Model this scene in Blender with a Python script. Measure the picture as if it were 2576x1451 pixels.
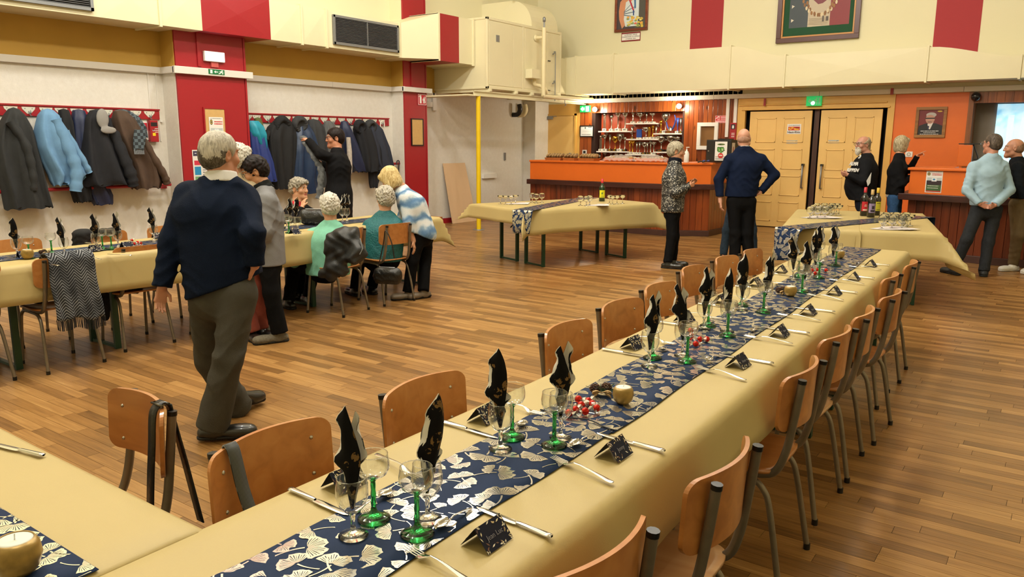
import bpy, math, random
import numpy as np
from mathutils import Vector, Matrix
R = math.radians
random.seed(7)
SC = bpy.context.scene
COL = SC.collection
for o in list(bpy.data.objects): bpy.data.objects.remove(o)
# ------------------------------------------------------------------ camera
CAM = Vector((0, 0, 1.6)); FPX = 1945.0; PITCH, ROLL, YAW = .18652, -.00393, .62084
_f = Vector((-math.sin(YAW)*math.cos(PITCH), math.cos(YAW)*math.cos(PITCH), -math.sin(PITCH)))
_r = Vector((math.cos(YAW), math.sin(YAW), 0)); _d = _f.cross(_r)
CR = _r*math.cos(ROLL)+_d*math.sin(ROLL); CD = _d*math.cos(ROLL)-_r*math.sin(ROLL)
cam = bpy.data.objects.new('camera', bpy.data.cameras.new('camera')); COL.objects.link(cam)
m = Matrix((CR, -CD, -_f)).transposed().to_4x4(); m.translation = CAM; cam.matrix_world = m
cam.data.sensor_width = 36; cam.data.lens = FPX/2576*36; cam.data.clip_start = .05; cam.data.clip_end = 100
SC.camera = cam
# ------------------------------------------------------------------ world, exposure, lamps of the hall
wd = bpy.data.worlds.new('world'); SC.world = wd; wd.use_nodes = True
wd.node_tree.nodes['Background'].inputs[0].default_value = (.9, .85, .75, 1)
wd.node_tree.nodes['Background'].inputs[1].default_value = .02
SC.view_settings.view_transform = 'Standard'; SC.view_settings.look = 'None'
SC.view_settings.exposure = 0.0; SC.view_settings.gamma = 1.0; SC.view_settings.use_curve_mapping = False
SC.cycles.use_denoising = True
SC.cycles.max_bounces = 8; SC.cycles.transparent_max_bounces = 24; SC.cycles.transmission_bounces = 8
SC.cycles.sample_clamp_indirect = 6
LAMPS = [(x, y, 6.5) for x in (-6.5, -3.1) for y in (1.2, 4.3, 7.4)] + [(.4, 1.2, 6.5), (.4, 7.4, 6.5), (-3.1, 10.4, 6.5)]
for i, p in enumerate(LAMPS):
    L = bpy.data.lights.new('hall_lamp_light', 'POINT'); L.shadow_soft_size = .2
    L.energy = (320 if p[0] < -5 else 240 if p[1] < 9 else 210) if p[0] < 0 else 25; L.color = (1, .965, .91)
    o = bpy.data.objects.new('hall_lamp_light', L); o.location = p; COL.objects.link(o)

# ------------------------------------------------------------------ from a pixel of the photograph to a point on a known plane
def ray(x, y): return CR*((x-1288)/FPX)+CD*((y-725.5)/FPX)+_f
def PZ(x, y, z=0.0):
    d = ray(x, y); return CAM+d*((z-CAM.z)/d.z)
def PX(x, y, X):
    d = ray(x, y); return CAM+d*(X/d.x)
def PY(x, y, Y):
    d = ray(x, y); return CAM+d*(Y/d.y)
def PD(x, y, D): return CAM+ray(x, y)*D
def depth(p): return (Vector(p)-CAM).dot(_f)
def proj(p):
    v = Vector(p)-CAM; z = v.dot(_f); return 1288+FPX*v.dot(CR)/z, 725.5+FPX*v.dot(CD)/z, z

# ------------------------------------------------------------------ materials
def lin(h):
    if not isinstance(h, str): return tuple(h)
    h = h.lstrip('#'); c = [int(h[i:i+2], 16)/255 for i in (0, 2, 4)]
    return tuple(x/12.92 if x <= .04045 else ((x+.055)/1.055)**2.4 for x in c)
MATS = {}
class NT:
    def __init__(s, mt): s.t = mt.node_tree; s.n = s.t.nodes; s.l = s.t.links; s.b = s.n['Principled BSDF']
    def new(s, typ, **kw):
        n = s.n.new('ShaderNode'+typ)
        for k, v in kw.items():
            if k in ('i',):
                for a, b in v.items(): n.inputs[a].default_value = b
            else: setattr(n, k, v)
        return n
    def link(s, a, b): s.l.new(a, b)
    def coord(s, kind='Object', scale=(1, 1, 1), rot=(0, 0, 0)):
        tc = s.new('TexCoord'); mp = s.new('Mapping'); mp.inputs['Scale'].default_value = scale; mp.inputs['Rotation'].default_value = rot
        s.link(tc.outputs[kind], mp.inputs['Vector']); return mp.outputs['Vector']
    def ramp(s, fac, stops, interp='LINEAR'):
        r = s.new('ValToRGB'); r.color_ramp.interpolation = interp; e = r.color_ramp.elements
        while len(e) < len(stops): e.new(.5)
        for q, (p, c) in zip(e, stops): q.position = p; q.color = (*lin(c), 1)
        s.link(fac, r.inputs['Fac']); return r.outputs['Color']
    def bump(s, h, strength, dist=.01):
        b = s.new('Bump'); b.inputs['Strength'].default_value = strength; b.inputs['Distance'].default_value = dist
        s.link(h, b.inputs['Height']); s.link(b.outputs['Normal'], s.b.inputs['Normal'])
    def math(s, op, a, b=None, c=None):
        n = s.new('Math', operation=op)
        for i, v in enumerate((a, b, c)):
            if v is None: continue
            if isinstance(v, (int, float)): n.inputs[i].default_value = v
            else: s.link(v, n.inputs[i])
        return n.outputs[0]
def newmat(name):
    mt = bpy.data.materials.new(name); mt.use_nodes = True; MATS[name] = mt; return mt, NT(mt)
def M(name, col=None, rough=.6, metal=0, bump=0, bs=60, var=0, vs=4, spec=.5, emit=0, sheen=0, coat=0, stretch=(1, 1, 1), trans=0):
    if name in MATS: return MATS[name]
    mt, t = newmat(name); b = t.b; c = lin(col)
    b.inputs['Base Color'].default_value = (*c, 1); b.inputs['Roughness'].default_value = rough; b.inputs['Metallic'].default_value = metal
    b.inputs['Specular IOR Level'].default_value = spec; b.inputs['Sheen Weight'].default_value = sheen; b.inputs['Coat Weight'].default_value = coat
    b.inputs['Transmission Weight'].default_value = trans
    mt.diffuse_color = (*c, 1)
    if emit: b.inputs['Emission Color'].default_value = (*c, 1); b.inputs['Emission Strength'].default_value = emit
    if var:
        n = t.new('TexNoise', i={'Scale': vs, 'Detail': 4.0}); t.link(t.coord(scale=stretch), n.inputs['Vector'])
        lo = tuple(max(0, x*(1-var)) for x in c); hi = tuple(min(1, x*(1+var)) for x in c)
        t.link(t.ramp(n.outputs['Fac'], [(.3, lo), (.7, hi)]), b.inputs['Base Color'])
    if bump:
        n = t.new('TexNoise', i={'Scale': bs, 'Detail': 3.0}); t.link(t.coord(scale=stretch), n.inputs['Vector']); t.bump(n.outputs['Fac'], bump)
    return mt
def wood(name, a, b, c, rough=.35, scale=3.0, axis='Z', knots=0, coat=0, rnd=True):
    if name in MATS: return MATS[name]
    mt, t = newmat(name); sc = {'X': (.06, 1, 1), 'Y': (1, .06, 1), 'Z': (1, 1, .06)}[axis]
    g = t.new('NewGeometry'); oi = t.new('ObjectInfo'); mp = t.new('Mapping'); mp.inputs['Scale'].default_value = sc
    ad = t.new('VectorMath', operation='ADD'); sm = t.new('VectorMath', operation='SCALE'); sm.inputs[3].default_value = 9.0
    cb = t.new('CombineXYZ')
    for i in range(3): t.link(oi.outputs['Random'], cb.inputs[i])
    t.link(cb.outputs[0], sm.inputs[0]); t.link(g.outputs['Position'], ad.inputs[0]); t.link(sm.outputs[0], ad.inputs[1]); t.link(ad.outputs[0], mp.inputs['Vector'])
    n = t.new('TexNoise', i={'Scale': scale*12, 'Detail': 5.0, 'Distortion': .6}); t.link(mp.outputs[0], n.inputs['Vector'])
    f = n.outputs['Fac']
    if rnd: f = t.math('ADD', t.math('MULTIPLY', f, .75), t.math('MULTIPLY', oi.outputs['Random'], .28))
    colr = t.ramp(f, [(.3, a), (.52, b), (.75, c)])
    if knots:
        mk = t.new('Mapping'); mk.inputs['Scale'].default_value = {'Z': (7, 7, 2.2), 'X': (2.2, 7, 7), 'Y': (7, 2.2, 7)}[axis]; t.link(ad.outputs[0], mk.inputs['Vector'])
        v = t.new('TexVoronoi', i={'Scale': 1.0}); t.link(mk.outputs[0], v.inputs['Vector'])
        mx = t.new('MixRGB'); mx.inputs[2].default_value = (*lin('#2c1006'), 1); t.link(colr, mx.inputs[1])
        k = t.new('MapRange', i={1: .09, 2: .17, 3: 1.0, 4: 0.0}); t.link(v.outputs['Distance'], k.inputs[0]); t.link(k.outputs[0], mx.inputs[0]); colr = mx.outputs[0]
    t.link(colr, t.b.inputs['Base Color']); t.b.inputs['Roughness'].default_value = rough; t.b.inputs['Coat Weight'].default_value = coat; t.b.inputs['Coat Roughness'].default_value = .15
    return mt

# ------------------------------------------------------------------ mesh building
def basis(d):
    d = Vector(d).normalized(); u = Vector((0, 0, 1)) if abs(d.z) < .95 else Vector((1, 0, 0))
    a = u.cross(d).normalized(); return a, d.cross(a)
class MB:
    def __init__(s): s.v = []; s.f = []; s.sm = []; s.mi = []; s.cur = 0
    def add(s, vs, fs, smooth=False):
        o = len(s.v); s.v += [tuple(v) for v in vs]; s.f += [tuple(i+o for i in f) for f in fs]; s.sm += [smooth]*len(fs); s.mi += [s.cur]*len(fs); return s
    def box(s, c, sz, rot=None):
        c = Vector(c); h = [x/2 for x in sz]; vs = []
        for i in range(8):
            p = Vector((h[0] if i & 1 else -h[0], h[1] if i & 2 else -h[1], h[2] if i & 4 else -h[2]))
            vs.append(c+(rot @ p if rot else p))
        return s.add(vs, [(0, 2, 3, 1), (4, 5, 7, 6), (0, 1, 5, 4), (2, 6, 7, 3), (0, 4, 6, 2), (1, 3, 7, 5)])
    def span(s, a, b):
        lo = [min(x, y) for x, y in zip(a, b)]; hi = [max(x, y) for x, y in zip(a, b)]
        return s.box([(x+y)/2 for x, y in zip(lo, hi)], [y-x for x, y in zip(lo, hi)])
    def tube(s, path, r, n=10, cap=True, closed=False, flat=None):
        P = [Vector(p) for p in path]; N = len(P); rr = r if isinstance(r, (list, tuple)) else [r]*N
        vs = []; fs = []; up = None
        for i, p in enumerate(P):
            d = (P[(i+1) % N]-P[i-1]) if closed else (P[min(i+1, N-1)]-P[max(i-1, 0)])
            d.normalize()
            if up is None: a, b = basis(d)
            else:
                a = up-d*up.dot(d)
                if a.length < 1e-5: a = basis(d)[0]
                a.normalize(); b = d.cross(a)
            up = a
            for k in range(n):
                t = 2*math.pi*k/n; ra = rr[i]; rb = rr[i]*(flat if flat else 1)
                vs.append(p+a*math.cos(t)*ra+b*math.sin(t)*rb)
        for i in range(N if closed else N-1):
            j = (i+1) % N
            for k in range(n): l = (k+1) % n; fs.append((i*n+k, i*n+l, j*n+l, j*n+k))
        s.add(vs, fs, True)
        if cap and not closed: s.add(vs[:n], [tuple(range(n))[::-1]]); s.add(vs[-n:], [tuple(range(n))])
        return s
    def lathe(s, prof, n=24, c=(0, 0, 0), smooth=True, ax=None):
        c = Vector(c); vs = []; fs = []; m = len(prof)
        if ax is None: e1, e2, e3 = Vector((1, 0, 0)), Vector((0, 1, 0)), Vector((0, 0, 1))
        else: e3 = Vector(ax).normalized(); e1, e2 = basis(e3)
        for r, z in prof:
            for k in range(n): t = 2*math.pi*k/n; vs.append(c+e1*r*math.cos(t)+e2*r*math.sin(t)+e3*z)
        for i in range(m-1):
            for k in range(n): l = (k+1) % n; fs.append((i*n+k, i*n+l, (i+1)*n+l, (i+1)*n+k))
        return s.add(vs, fs, smooth)
    def disc(s, c, r, n=20, ax=(0, 0, 1)):
        a, b = basis(ax); c = Vector(c); return s.add([c+a*r*math.cos(2*math.pi*k/n)+b*r*math.sin(2*math.pi*k/n) for k in range(n)], [tuple(range(n))])
    def cyl(s, a, b, r, n=14): return s.tube([a, b], r, n)
    def prism(s, poly, d):
        n = len(poly); d = Vector(d); a = [Vector(p) for p in poly]; b = [p+d for p in a]
        return s.add(a+b, [tuple(range(n))[::-1], tuple(range(n, 2*n))]+[(i, (i+1) % n, n+(i+1) % n, n+i) for i in range(n)])
    def grid(s, rows, smooth=True, wrap=False):
        m = len(rows); n = len(rows[0]); fs = []
        for i in range(m-1):
            for k in range(n if wrap else n-1): l = (k+1) % n; fs.append((i*n+k, i*n+l, (i+1)*n+l, (i+1)*n+k))
        return s.add([p for r in rows for p in r], fs, smooth)
    def ball(s, c, r, n=12, sc=(1, 1, 1)):
        rows = []
        for i in range(n//2+1):
            a = math.pi*i/(n//2); rows.append([(c[0]+r*sc[0]*max(math.sin(a), 1e-4)*math.cos(2*math.pi*k/n), c[1]+r*sc[1]*max(math.sin(a), 1e-4)*math.sin(2*math.pi*k/n), c[2]-r*sc[2]*math.cos(a)) for k in range(n)])
        return s.grid(rows, True, True)
    def build(s, name, mat, parent=None, world=False, bevel=0, solid=0, sub=0, loc=None, **props):
        me = bpy.data.meshes.new(name); vs = s.v
        if parent is not None and world:
            inv = parent.matrix_basis.inverted()
            if parent.parent: inv = inv @ parent.parent.matrix_basis.inverted()
            vs = [inv @ Vector(v) for v in vs]
        elif loc is not None: L = Vector(loc); vs = [Vector(v)-L for v in vs]
        me.from_pydata([tuple(v) for v in vs], [], s.f); me.polygons.foreach_set('use_smooth', s.sm)
        for mm in (mat if isinstance(mat, (list, tuple)) else [mat]): me.materials.append(mm)
        if len(me.materials) > 1: me.polygons.foreach_set('material_index', s.mi)
        me.update(); o = bpy.data.objects.new(name, me); COL.objects.link(o)
        if parent is not None: o.parent = parent
        elif loc is not None: o.location = loc
        if bevel: b = o.modifiers.new('b', 'BEVEL'); b.width = bevel; b.segments = 2; b.limit_method = 'ANGLE'; b.angle_limit = R(40)
        if solid: b = o.modifiers.new('s', 'SOLIDIFY'); b.thickness = solid; b.offset = 0
        if sub: b = o.modifiers.new('u', 'SUBSURF'); b.levels = b.render_levels = sub
        for k, v in props.items(): o[k] = v
        return o
def tag(o, label=None, cat=None, group=None, kind=None):
    for k, v in (('label', label), ('category', cat), ('group', group), ('kind', kind)):
        if v: o[k] = v
    return o
def thing(name, label, cat, loc=(0, 0, 0), rz=0, group=None, kind=None):
    o = bpy.data.objects.new(name, None); o.empty_display_size = .1; o.location = loc; o.rotation_euler = (0, 0, rz)
    o.matrix_basis = Matrix.Translation(loc) @ Matrix.Rotation(rz, 4, 'Z'); COL.objects.link(o); return tag(o, label, cat, group, kind)
def dup(root, loc, rz=None, label=None, group=None, scale=None, rot=None):
    def rec(o, par):
        c = o.copy(); COL.objects.link(c)
        if par is not None: c.parent = par
        for ch in o.children: rec(ch, c)
        return c
    r = rec(root, None); r.location = loc
    if rz is not None: r.rotation_euler = (0, 0, rz)
    if rot is not None: r.rotation_euler = rot
    if scale is not None: r.scale = scale if isinstance(scale, tuple) else (scale,)*3
    if label: r['label'] = label
    if group: r['group'] = group
    return r
def struct(o): o['kind'] = 'structure'; return o
def text(body, size, origin, right, up, mat, parent, name='lettering', align='CENTER', depth=.0006, bold=0.0):
    cu = bpy.data.curves.new(name, 'FONT'); cu.body = body; cu.size = size; cu.align_x = align; cu.align_y = 'CENTER'; cu.extrude = depth; cu.offset = bold*size; cu.resolution_u = 3
    to = bpy.data.objects.new('tmp', cu); COL.objects.link(to); dg = bpy.context.evaluated_depsgraph_get(); me = bpy.data.meshes.new_from_object(to.evaluated_get(dg)); bpy.data.objects.remove(to)
    r = Vector(right).normalized(); u = Vector(up).normalized(); n = r.cross(u); mt = Matrix((r, u, n)).transposed().to_4x4(); mt.translation = Vector(origin)
    if parent is not None:
        inv = parent.matrix_basis.inverted()
        if parent.parent: inv = inv @ parent.parent.matrix_basis.inverted()
        mt = inv @ mt
    me.transform(mt); me.materials.append(mat); me.name = name; o = bpy.data.objects.new(name, me); COL.objects.link(o)
    if parent is not None: o.parent = parent
    return o
def smooth(t): return t*t*(3-2*t)
def lerp(a, b, t): return a+(b-a)*t
ORD = 'first second third fourth fifth sixth seventh eighth ninth tenth eleventh twelfth'.split()
def bez(pts, n=8):
    """smooth curve through points (Catmull-Rom)"""
    P = [Vector(p) for p in pts]; out = []
    for i in range(len(P)-1):
        p0 = P[max(i-1, 0)]; p1 = P[i]; p2 = P[i+1]; p3 = P[min(i+2, len(P)-1)]
        for k in range(n):
            t = k/n; out.append(.5*((2*p1)+(p2-p0)*t+(2*p0-5*p1+4*p2-p3)*t*t+(3*p1-p0-3*p2+p3)*t**3))
    out.append(P[-1]); return out
# ================================================================== flat prints
class Decal:
    """a flat print: coloured shapes in u,v (0..1) laid on a rectangle with origin o (lower corner), right vector r, up vector u"""
    def __init__(s, o, r, u): s.o = Vector(o); s.r = Vector(r); s.u = Vector(u); s.n = s.r.cross(s.u).normalized(); s.mb = MB(); s.mats = []; s.lev = 0
    def _m(s, col, rough=.5):
        nm = 'print_'+col.lstrip('#')
        m = MATS.get(nm) or M(nm, col, rough)
        if m not in s.mats: s.mats.append(m)
        s.mb.cur = s.mats.index(m)
    def at(s, x, y, h=0): return s.o+s.r*x+s.u*y+s.n*(h+s.lev*.0003)
    def poly(s, col, pts):
        s.lev += 1; s._m(col); s.mb.add([s.at(*p) for p in pts], [tuple(range(len(pts)))]); return s
    def rect(s, col, x0, y0, x1, y1): return s.poly(col, [(x0, y0), (x1, y0), (x1, y1), (x0, y1)])
    def ell(s, col, cx, cy, rx, ry, n=18, a0=0, a1=360):
        p = [(cx+rx*math.cos(R(a0+(a1-a0)*k/n)), cy+ry*math.sin(R(a0+(a1-a0)*k/n))) for k in range(n+(a1-a0 < 360))]; return s.poly(col, p)
    def lines(s, col, x0, x1, ys, h, seed=1):
        """rows of tiny unreadable print"""
        rr = random.Random(seed); s.lev += 1; s._m(col)
        for y in ys:
            x = x0
            while x < x1-.01:
                w = min(rr.uniform(.04, .12)*(x1-x0)*1.6, x1-x); s.mb.add([s.at(x, y), s.at(x+w, y), s.at(x+w, y+h), s.at(x, y+h)], [(0, 1, 2, 3)]); x += w+.025*(x1-x0)
        return s
    def build(s, parent, name='print'): return s.mb.build(name, s.mats, parent, world=True)
def rectY(x0, y0, x1, y1, Y):
    a = PY(x0, y0, Y); b = PY(x1, y1, Y); return a.x, b.x, b.z, a.z      # X0,X1,z0,z1
YB, XL = 15.15, -10.15
# ================================================================== paints
white_rc = None
mt, t = newmat('roughcast'); n1 = t.new('TexNoise', i={'Scale': 55.0, 'Detail': 4.0}); n2 = t.new('TexNoise', i={'Scale': 14.0, 'Detail': 6.0, 'Roughness': .7}); cc = t.coord()
t.link(cc, n1.inputs['Vector']); t.link(cc, n2.inputs['Vector'])
t.link(t.ramp(n2.outputs['Fac'], [(.2, '#a8a298'), (.3, '#d6d1c8'), (.6, '#dcd8d0'), (.8, '#e4e0d8')]), t.b.inputs['Base Color']); t.b.inputs['Roughness'].default_value = .85; t.bump(n1.outputs['Fac'], .18, .01); white_rc = mt
cream = M('cream_wall_paint', '#dcd5b2', .7, bump=.04, bs=120)
ochre = M('ochre_wall_paint', '#b8913c', .7, var=.06, vs=2)
red = M('red_paint', '#9a1c25', .38, bump=.05, bs=90)
redband = M('red_wall_paint', '#9c252b', .7)
duct_m = M('cream_duct_paint', '#e2dab6', .45, var=.025, vs=1.5)
trunk_m = M('white_trunking', '#dcd8d2', .4)
yellowdoor = M('yellow_door_paint', '#e6be74', .42, var=.04, vs=3)
yellowframe = M('ochre_frame_paint', '#d6a856', .45, var=.05, vs=3)
orange = M('orange_paint', '#d9681c', .42, var=.03, vs=3)
dark = M('dark_gap', '#15100c', .8)
black = M('black_plastic', '#121212', .4)
steel = M('brushed_steel', '#b8b6b0', .28, 1)
grey = M('grey_metal', '#8d9094', .4, .6)
pine = wood('varnished_pine', '#6e2f0e', '#8f4418', '#a85a24', .3, 1.6, 'Z', knots=1, coat=.3)
brownwood = wood('dark_brown_wood', '#2e140c', '#44201a', '#573026', .4, 2, 'X')
plinthwood = M('brown_plinth', '#3e221a', .5, var=.15, vs=8)
whitep = M('white_plastic', '#e4e2dc', .4)
# ================================================================== floor of oak strips
fl, t = newmat('oak_strip'); at_ = t.new('Attribute', attribute_name='rnd'); g = t.new('NewGeometry')
mp = t.new('Mapping'); mp.inputs['Scale'].default_value = (1.2, 26, 1); av = t.new('CombineXYZ'); t.link(t.math('MULTIPLY', at_.outputs['Fac'], 37.0), av.inputs[0]); t.link(t.math('MULTIPLY', at_.outputs['Fac'], 11.0), av.inputs[2])
ad = t.new('VectorMath', operation='ADD'); t.link(g.outputs['Position'], ad.inputs[0]); t.link(av.outputs[0], ad.inputs[1]); t.link(ad.outputs[0], mp.inputs[0])
n = t.new('TexNoise', i={'Scale': 2.6, 'Detail': 6.0, 'Roughness': .62, 'Distortion': .4}); t.link(mp.outputs[0], n.inputs['Vector'])
f = t.math('ADD', t.math('MULTIPLY', n.outputs['Fac'], .7), t.math('MULTIPLY', at_.outputs['Fac'], .33))
t.link(t.ramp(f, [(.25, '#5f4120'), (.42, '#7d5930'), (.56, '#926a3b'), (.7, '#a67d4a'), (.85, '#c09a64')]), t.b.inputs['Base Color'])
n2 = t.new('TexNoise', i={'Scale': 1.1, 'Detail': 1.0}); t.link(g.outputs['Position'], n2.inputs['Vector'])
mr = t.new('MapRange', i={1: .2, 2: .8, 3: .26, 4: .36}); t.link(n2.outputs['Fac'], mr.inputs[0]); t.link(mr.outputs[0], t.b.inputs['Roughness'])
t.bump(n.outputs['Fac'], .02, .002)
floor = struct(MB().span((-10.6, -3.2, -.12), (3.7, 15.8, -.006)).build('floor', M('floor_joint', '#241507', .8)))
planks = []; y = -.6; W = .072
while y < 15.75:
    x = -10.2-random.random()
    while x < 3.5:
        l = random.choice((.38, .5, .62, .75, .9)); planks.append((x, min(x+l, 3.5), y, y+W, random.random())); x += l
    y += W
def vis(p):
    for sx in (p[0], p[1]):
        a = proj((sx, (p[2]+p[3])/2, 0))
        if a[2] > .3 and -40 < a[0] < 2616 and 340 < a[1] < 1490: return a[2]
    return None
near = sorted(((vis(p), i) for i, p in enumerate(planks) if vis(p)))
def covered(p):                       # strips wholly under the tables near the camera
    return p[1] < -.2 and p[0] > -2.3 and p[3] < 1.6
top = [i for d, i in near if not covered(planks[i])][:296]; tops = set(top)
def set_rnd(me, vals):
    a = me.attributes.new('rnd', 'FLOAT', 'FACE'); a.data.foreach_set('value', vals)
for i in top:
    p = planks[i]; o = MB().span((p[0]+.0008, p[2]+.0009, -.02), (p[1]-.0008, p[3]-.0009, 0)).build('floor_plank', fl, floor); set_rnd(o.data, [p[4]]*6)
mb = MB(); rv = []
for d, i in near:
    if i in tops: continue
    p = planks[i]; mb.span((p[0]+.0008, p[2]+.0009, -.02), (p[1]-.0008, p[3]-.0009, 0)); rv += [p[4]]*6
o = mb.build('floor_planks', fl, floor, kind='stuff'); set_rnd(o.data, rv)
# ================================================================== shell
struct(MB().span((-10.4, -3.2, 7.2), (3.7, 15.8, 7.4)).build('ceiling', M('ceiling_paint', '#dfd6b8', .8)))
struct(MB().span((-10.4, -3.2, 0), (XL, 15.75, 2.53)).build('wall_left', white_rc))
struct(MB().span((-10.4, -3.2, 2.53), (XL, 15.75, 3.12)).build('wall_left', ochre))
struct(MB().span((-10.4, -3.2, 3.12), (XL, 15.75, 7.2)).build('wall_left', cream))
struct(MB().span((XL, 14.61, 0), (-9.83, 15.15, 2.5)).build('wall_corner', white_rc))
struct(MB().span((XL, YB, 2.45), (3.5, 15.75, 7.2)).build('wall_back', cream))
struct(MB().span((3.5, -3.2, 0), (3.7, 15.75, 7.2)).build('wall_right', cream))
struct(MB().span((-10.4, -3.4, 0), (3.7, -3.2, 7.2)).build('wall_front', cream))
struct(MB().span((XL, 11.05, 0), (XL+.02, 14.6, .1)).build('baseboard_left', red))
struct(MB().span((-9.0, 15.45, 0), (-5.42, 15.75, 2.45)).build('wall_back', M('niche_red', '#a8421c', .5)))
struct(MB().span((-10.4, YB+.05, 0), (-9.0, 15.75, 2.45)).build('wall_back', yellowframe))
struct(MB().span((-5.42, 15.4, 0), (-2.63, 15.75, 2.45)).build('wall_back', dark))
struct(MB().span((-2.63, YB, 0), (-1.5, 15.75, 2.45)).build('wall_back', orange))
struct(MB().span((-1.5, 15.6, 0), (3.5, 15.75, 2.45)).build('wall_back', M('grey_plaster', '#8b8278', .8, var=.05)))
# wood lining round the trophy niche
lin_wall = struct(MB().span((-9.0, YB+.02, .3), (-8.62, 15.45, 2.45)).span((-6.58, YB+.02, .3), (-5.42, 15.45, 2.45)).span((-8.62, YB+.02, 2.24), (-6.58, 15.45, 2.45)).span((-8.62, YB+.02, .3), (-6.58, 15.45, 1.14)).build('wall_lining', M('lining_joint', '#2a1208', .8)))
x = -8.995
while x < -5.43:
    w = .0975; zb = 2.24 if -8.66 < x+w/2 < -6.55 else .9
    MB().span((x+.003, YB, zb), (x+w-.002, YB+.02, 2.615)).build('board', pine, lin_wall, bevel=.003); x += .0985
for z0 in (2.535,):
    pass
top_l = struct(MB().span((-1.5, YB+.02, 2.28), (3.4, 15.6, 2.45)).build('wall_lining', MATS['lining_joint']))
x = -1.49
while x < 1.2: MB().span((x, YB, 2.27), (x+.118, YB+.02, 2.45)).build('board', pine, top_l); x += .121
struct(MB().span((-1.515, YB-.03, .9), (-1.44, 15.6, 2.45)).build('trim_1', wood('post_wood', '#5a2c12', '#74401c', '#8a5228', .4)))
# ------------------------------------------------------------------ red pillars on the wall of coats
def pillar(y0, y1, xf, right):
    p = struct(MB().span((XL, y0, 0), (xf-.03, y1, 2.53)).build('pillar', white_rc))
    MB().span((XL, y0, 2.53), (xf-.03, y1, 3.12)).build('pillar_band', ochre, p)
    MB().span((XL, y0, 3.12), (xf-.03, y1, 7.2)).build('pillar_head', cream, p)
    MB().span((xf-.03, y0+.01, 0), (xf, y1-.03, 7.2)).build('facing_board', red, p, bevel=.004)
    MB().span((xf-.03, y1-.026, 0), (xf+.006, y1+.004, 7.2)).build('edge_strip', red, p)
    MB().span((xf, y0+.3*(y1-y0), 2.6), (xf+.02, y0+.3*(y1-y0)+.05, 3.1)).build('cover_strip', red, p)
    return p
pillar(6.03, 7.12, -9.815, 1); pillar(10.42, 11.02, -9.84, 1)
# red stripes painted on the gable wall
for (xa, xb, za) in ((-6.485, -5.825, 3.3), (-2.14, -1.47, 3.0)):
    struct(MB().span((xa, YB-.004, za), (xb, YB+.02, 7.2)).build('wall_stripe', redband))
# ------------------------------------------------------------------ white cable trunking
tr = thing('cable_trunking', 'white cable trunking along the coat wall, stepping round both red pillars', 'trunking', (XL, 8, 2.53))
def trunk(a, b, name='trunking_run', h=.085): MB().span(a, b).build(name, trunk_m, tr, world=True, bevel=.006)
for y0, y1 in ((.5, 2.9), (2.9, 6.0), (7.12, 9.0), (9.0, 10.4)): trunk((XL, y0, 2.49), (XL+.05, y1-.003, 2.575))
trunk((XL, 5.98, 2.49), (-9.78, 6.028, 2.575)); trunk((-9.812, 5.98, 2.485), (-9.755, 7.2, 2.58))
trunk((XL, 10.37, 2.49), (-9.8, 10.418, 2.575)); trunk((-9.836, 10.37, 2.485), (-9.78, 11.12, 2.57)); trunk((XL, 11.12, 2.45), (XL+.05, 11.55, 2.53)); trunk((XL, 11.5, 2.2), (XL+.05, 11.6, 2.53)); trunk((XL, 11.03, 2.26), (XL+.04, 11.5, 2.36))
tr2 = thing('cable_trunking', 'long white cable trunking over the bar and the double doors', 'trunking', (-5, YB, 2.49)); tr = tr2
for x0, x1 in ((-8.98, -5.9), (-5.9, -3.9), (-3.9, -1.6), (-1.6, .4), (.4, 3.4)): trunk((x0, YB-.07, 2.455), (x1-.004, YB, 2.54))
for px, pt, pb in ((1833.5, 248, 345), (1853, 246, 310)):
    a = PY(px, pt, YB); b = PY(px, pb, YB); trunk((a.x-.033, YB-.03, b.z), (a.x+.033, YB, 2.46), 'conduit')
# thin lines on the left wall down to the alarm box
for px in (371, 391):
    a = PX(px, 190, XL); MB().span((XL, a.y-.008, 1.6), (XL+.012, a.y+.008, 2.49)).build('conduit', trunk_m, bpy.data.objects['cable_trunking'], world=True)
# ================================================================== air ducts
dl = thing('ventilation_duct', 'cream square air duct with grilles and red stretches above the coat racks', 'duct', (-9.86, 8, 3.04))
def section(y0, y1, x0, x1, za, zb, mat, parent, axis='Y', y1x=None, zb2=None, crease=.014):
    """one length of square duct, its front pressed into a low pyramid; x0 wall side, x1 front"""
    x1e = x1 if y1x is None else y1x; zbe = zb if zb2 is None else zb2
    V = [(x0, y0, za), (x1, y0, za), (x1, y0, zb), (x0, y0, zb), (x0, y1, za), (x1e, y1, za), (x1e, y1, zbe), (x0, y1, zbe), ((x1+x1e)/2+crease, (y0+y1)/2, (za+(zb+zbe)/2)/2)]
    if axis == 'X': V = [(p[1], -p[0], p[2]) for p in V]
    F = [(0, 3, 2, 1), (4, 5, 6, 7), (0, 1, 5, 4), (3, 7, 6, 2), (0, 4, 7, 3), (1, 2, 8), (2, 6, 8), (6, 5, 8), (5, 1, 8)]
    if axis == 'X': F = [f[::-1] for f in F]
    MB().add(V, F).build('duct_section', mat, parent, world=True)
def flange(y, x0, x1, za, zb, parent, axis='Y', w=.035, e=.022):
    a, b = ((x0, y-w/2, za-e), (x1+e, y+w/2, zb+e)) if axis == 'Y' else ((y-w/2, -x1-e, za-e), (y+w/2, -x0, zb+e))
    MB().span(a, b).build('flange', duct_m, parent, world=True, bevel=.004)
XD, ZA, ZT = -9.57, 3.04, 3.585
DY = [.6, 2.2, 4.95, 5.72, 6.31, 7.40, 7.96, 8.44, 10.06]
mats = [duct_m, None, duct_m, duct_m, red, duct_m, duct_m, None]
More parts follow.
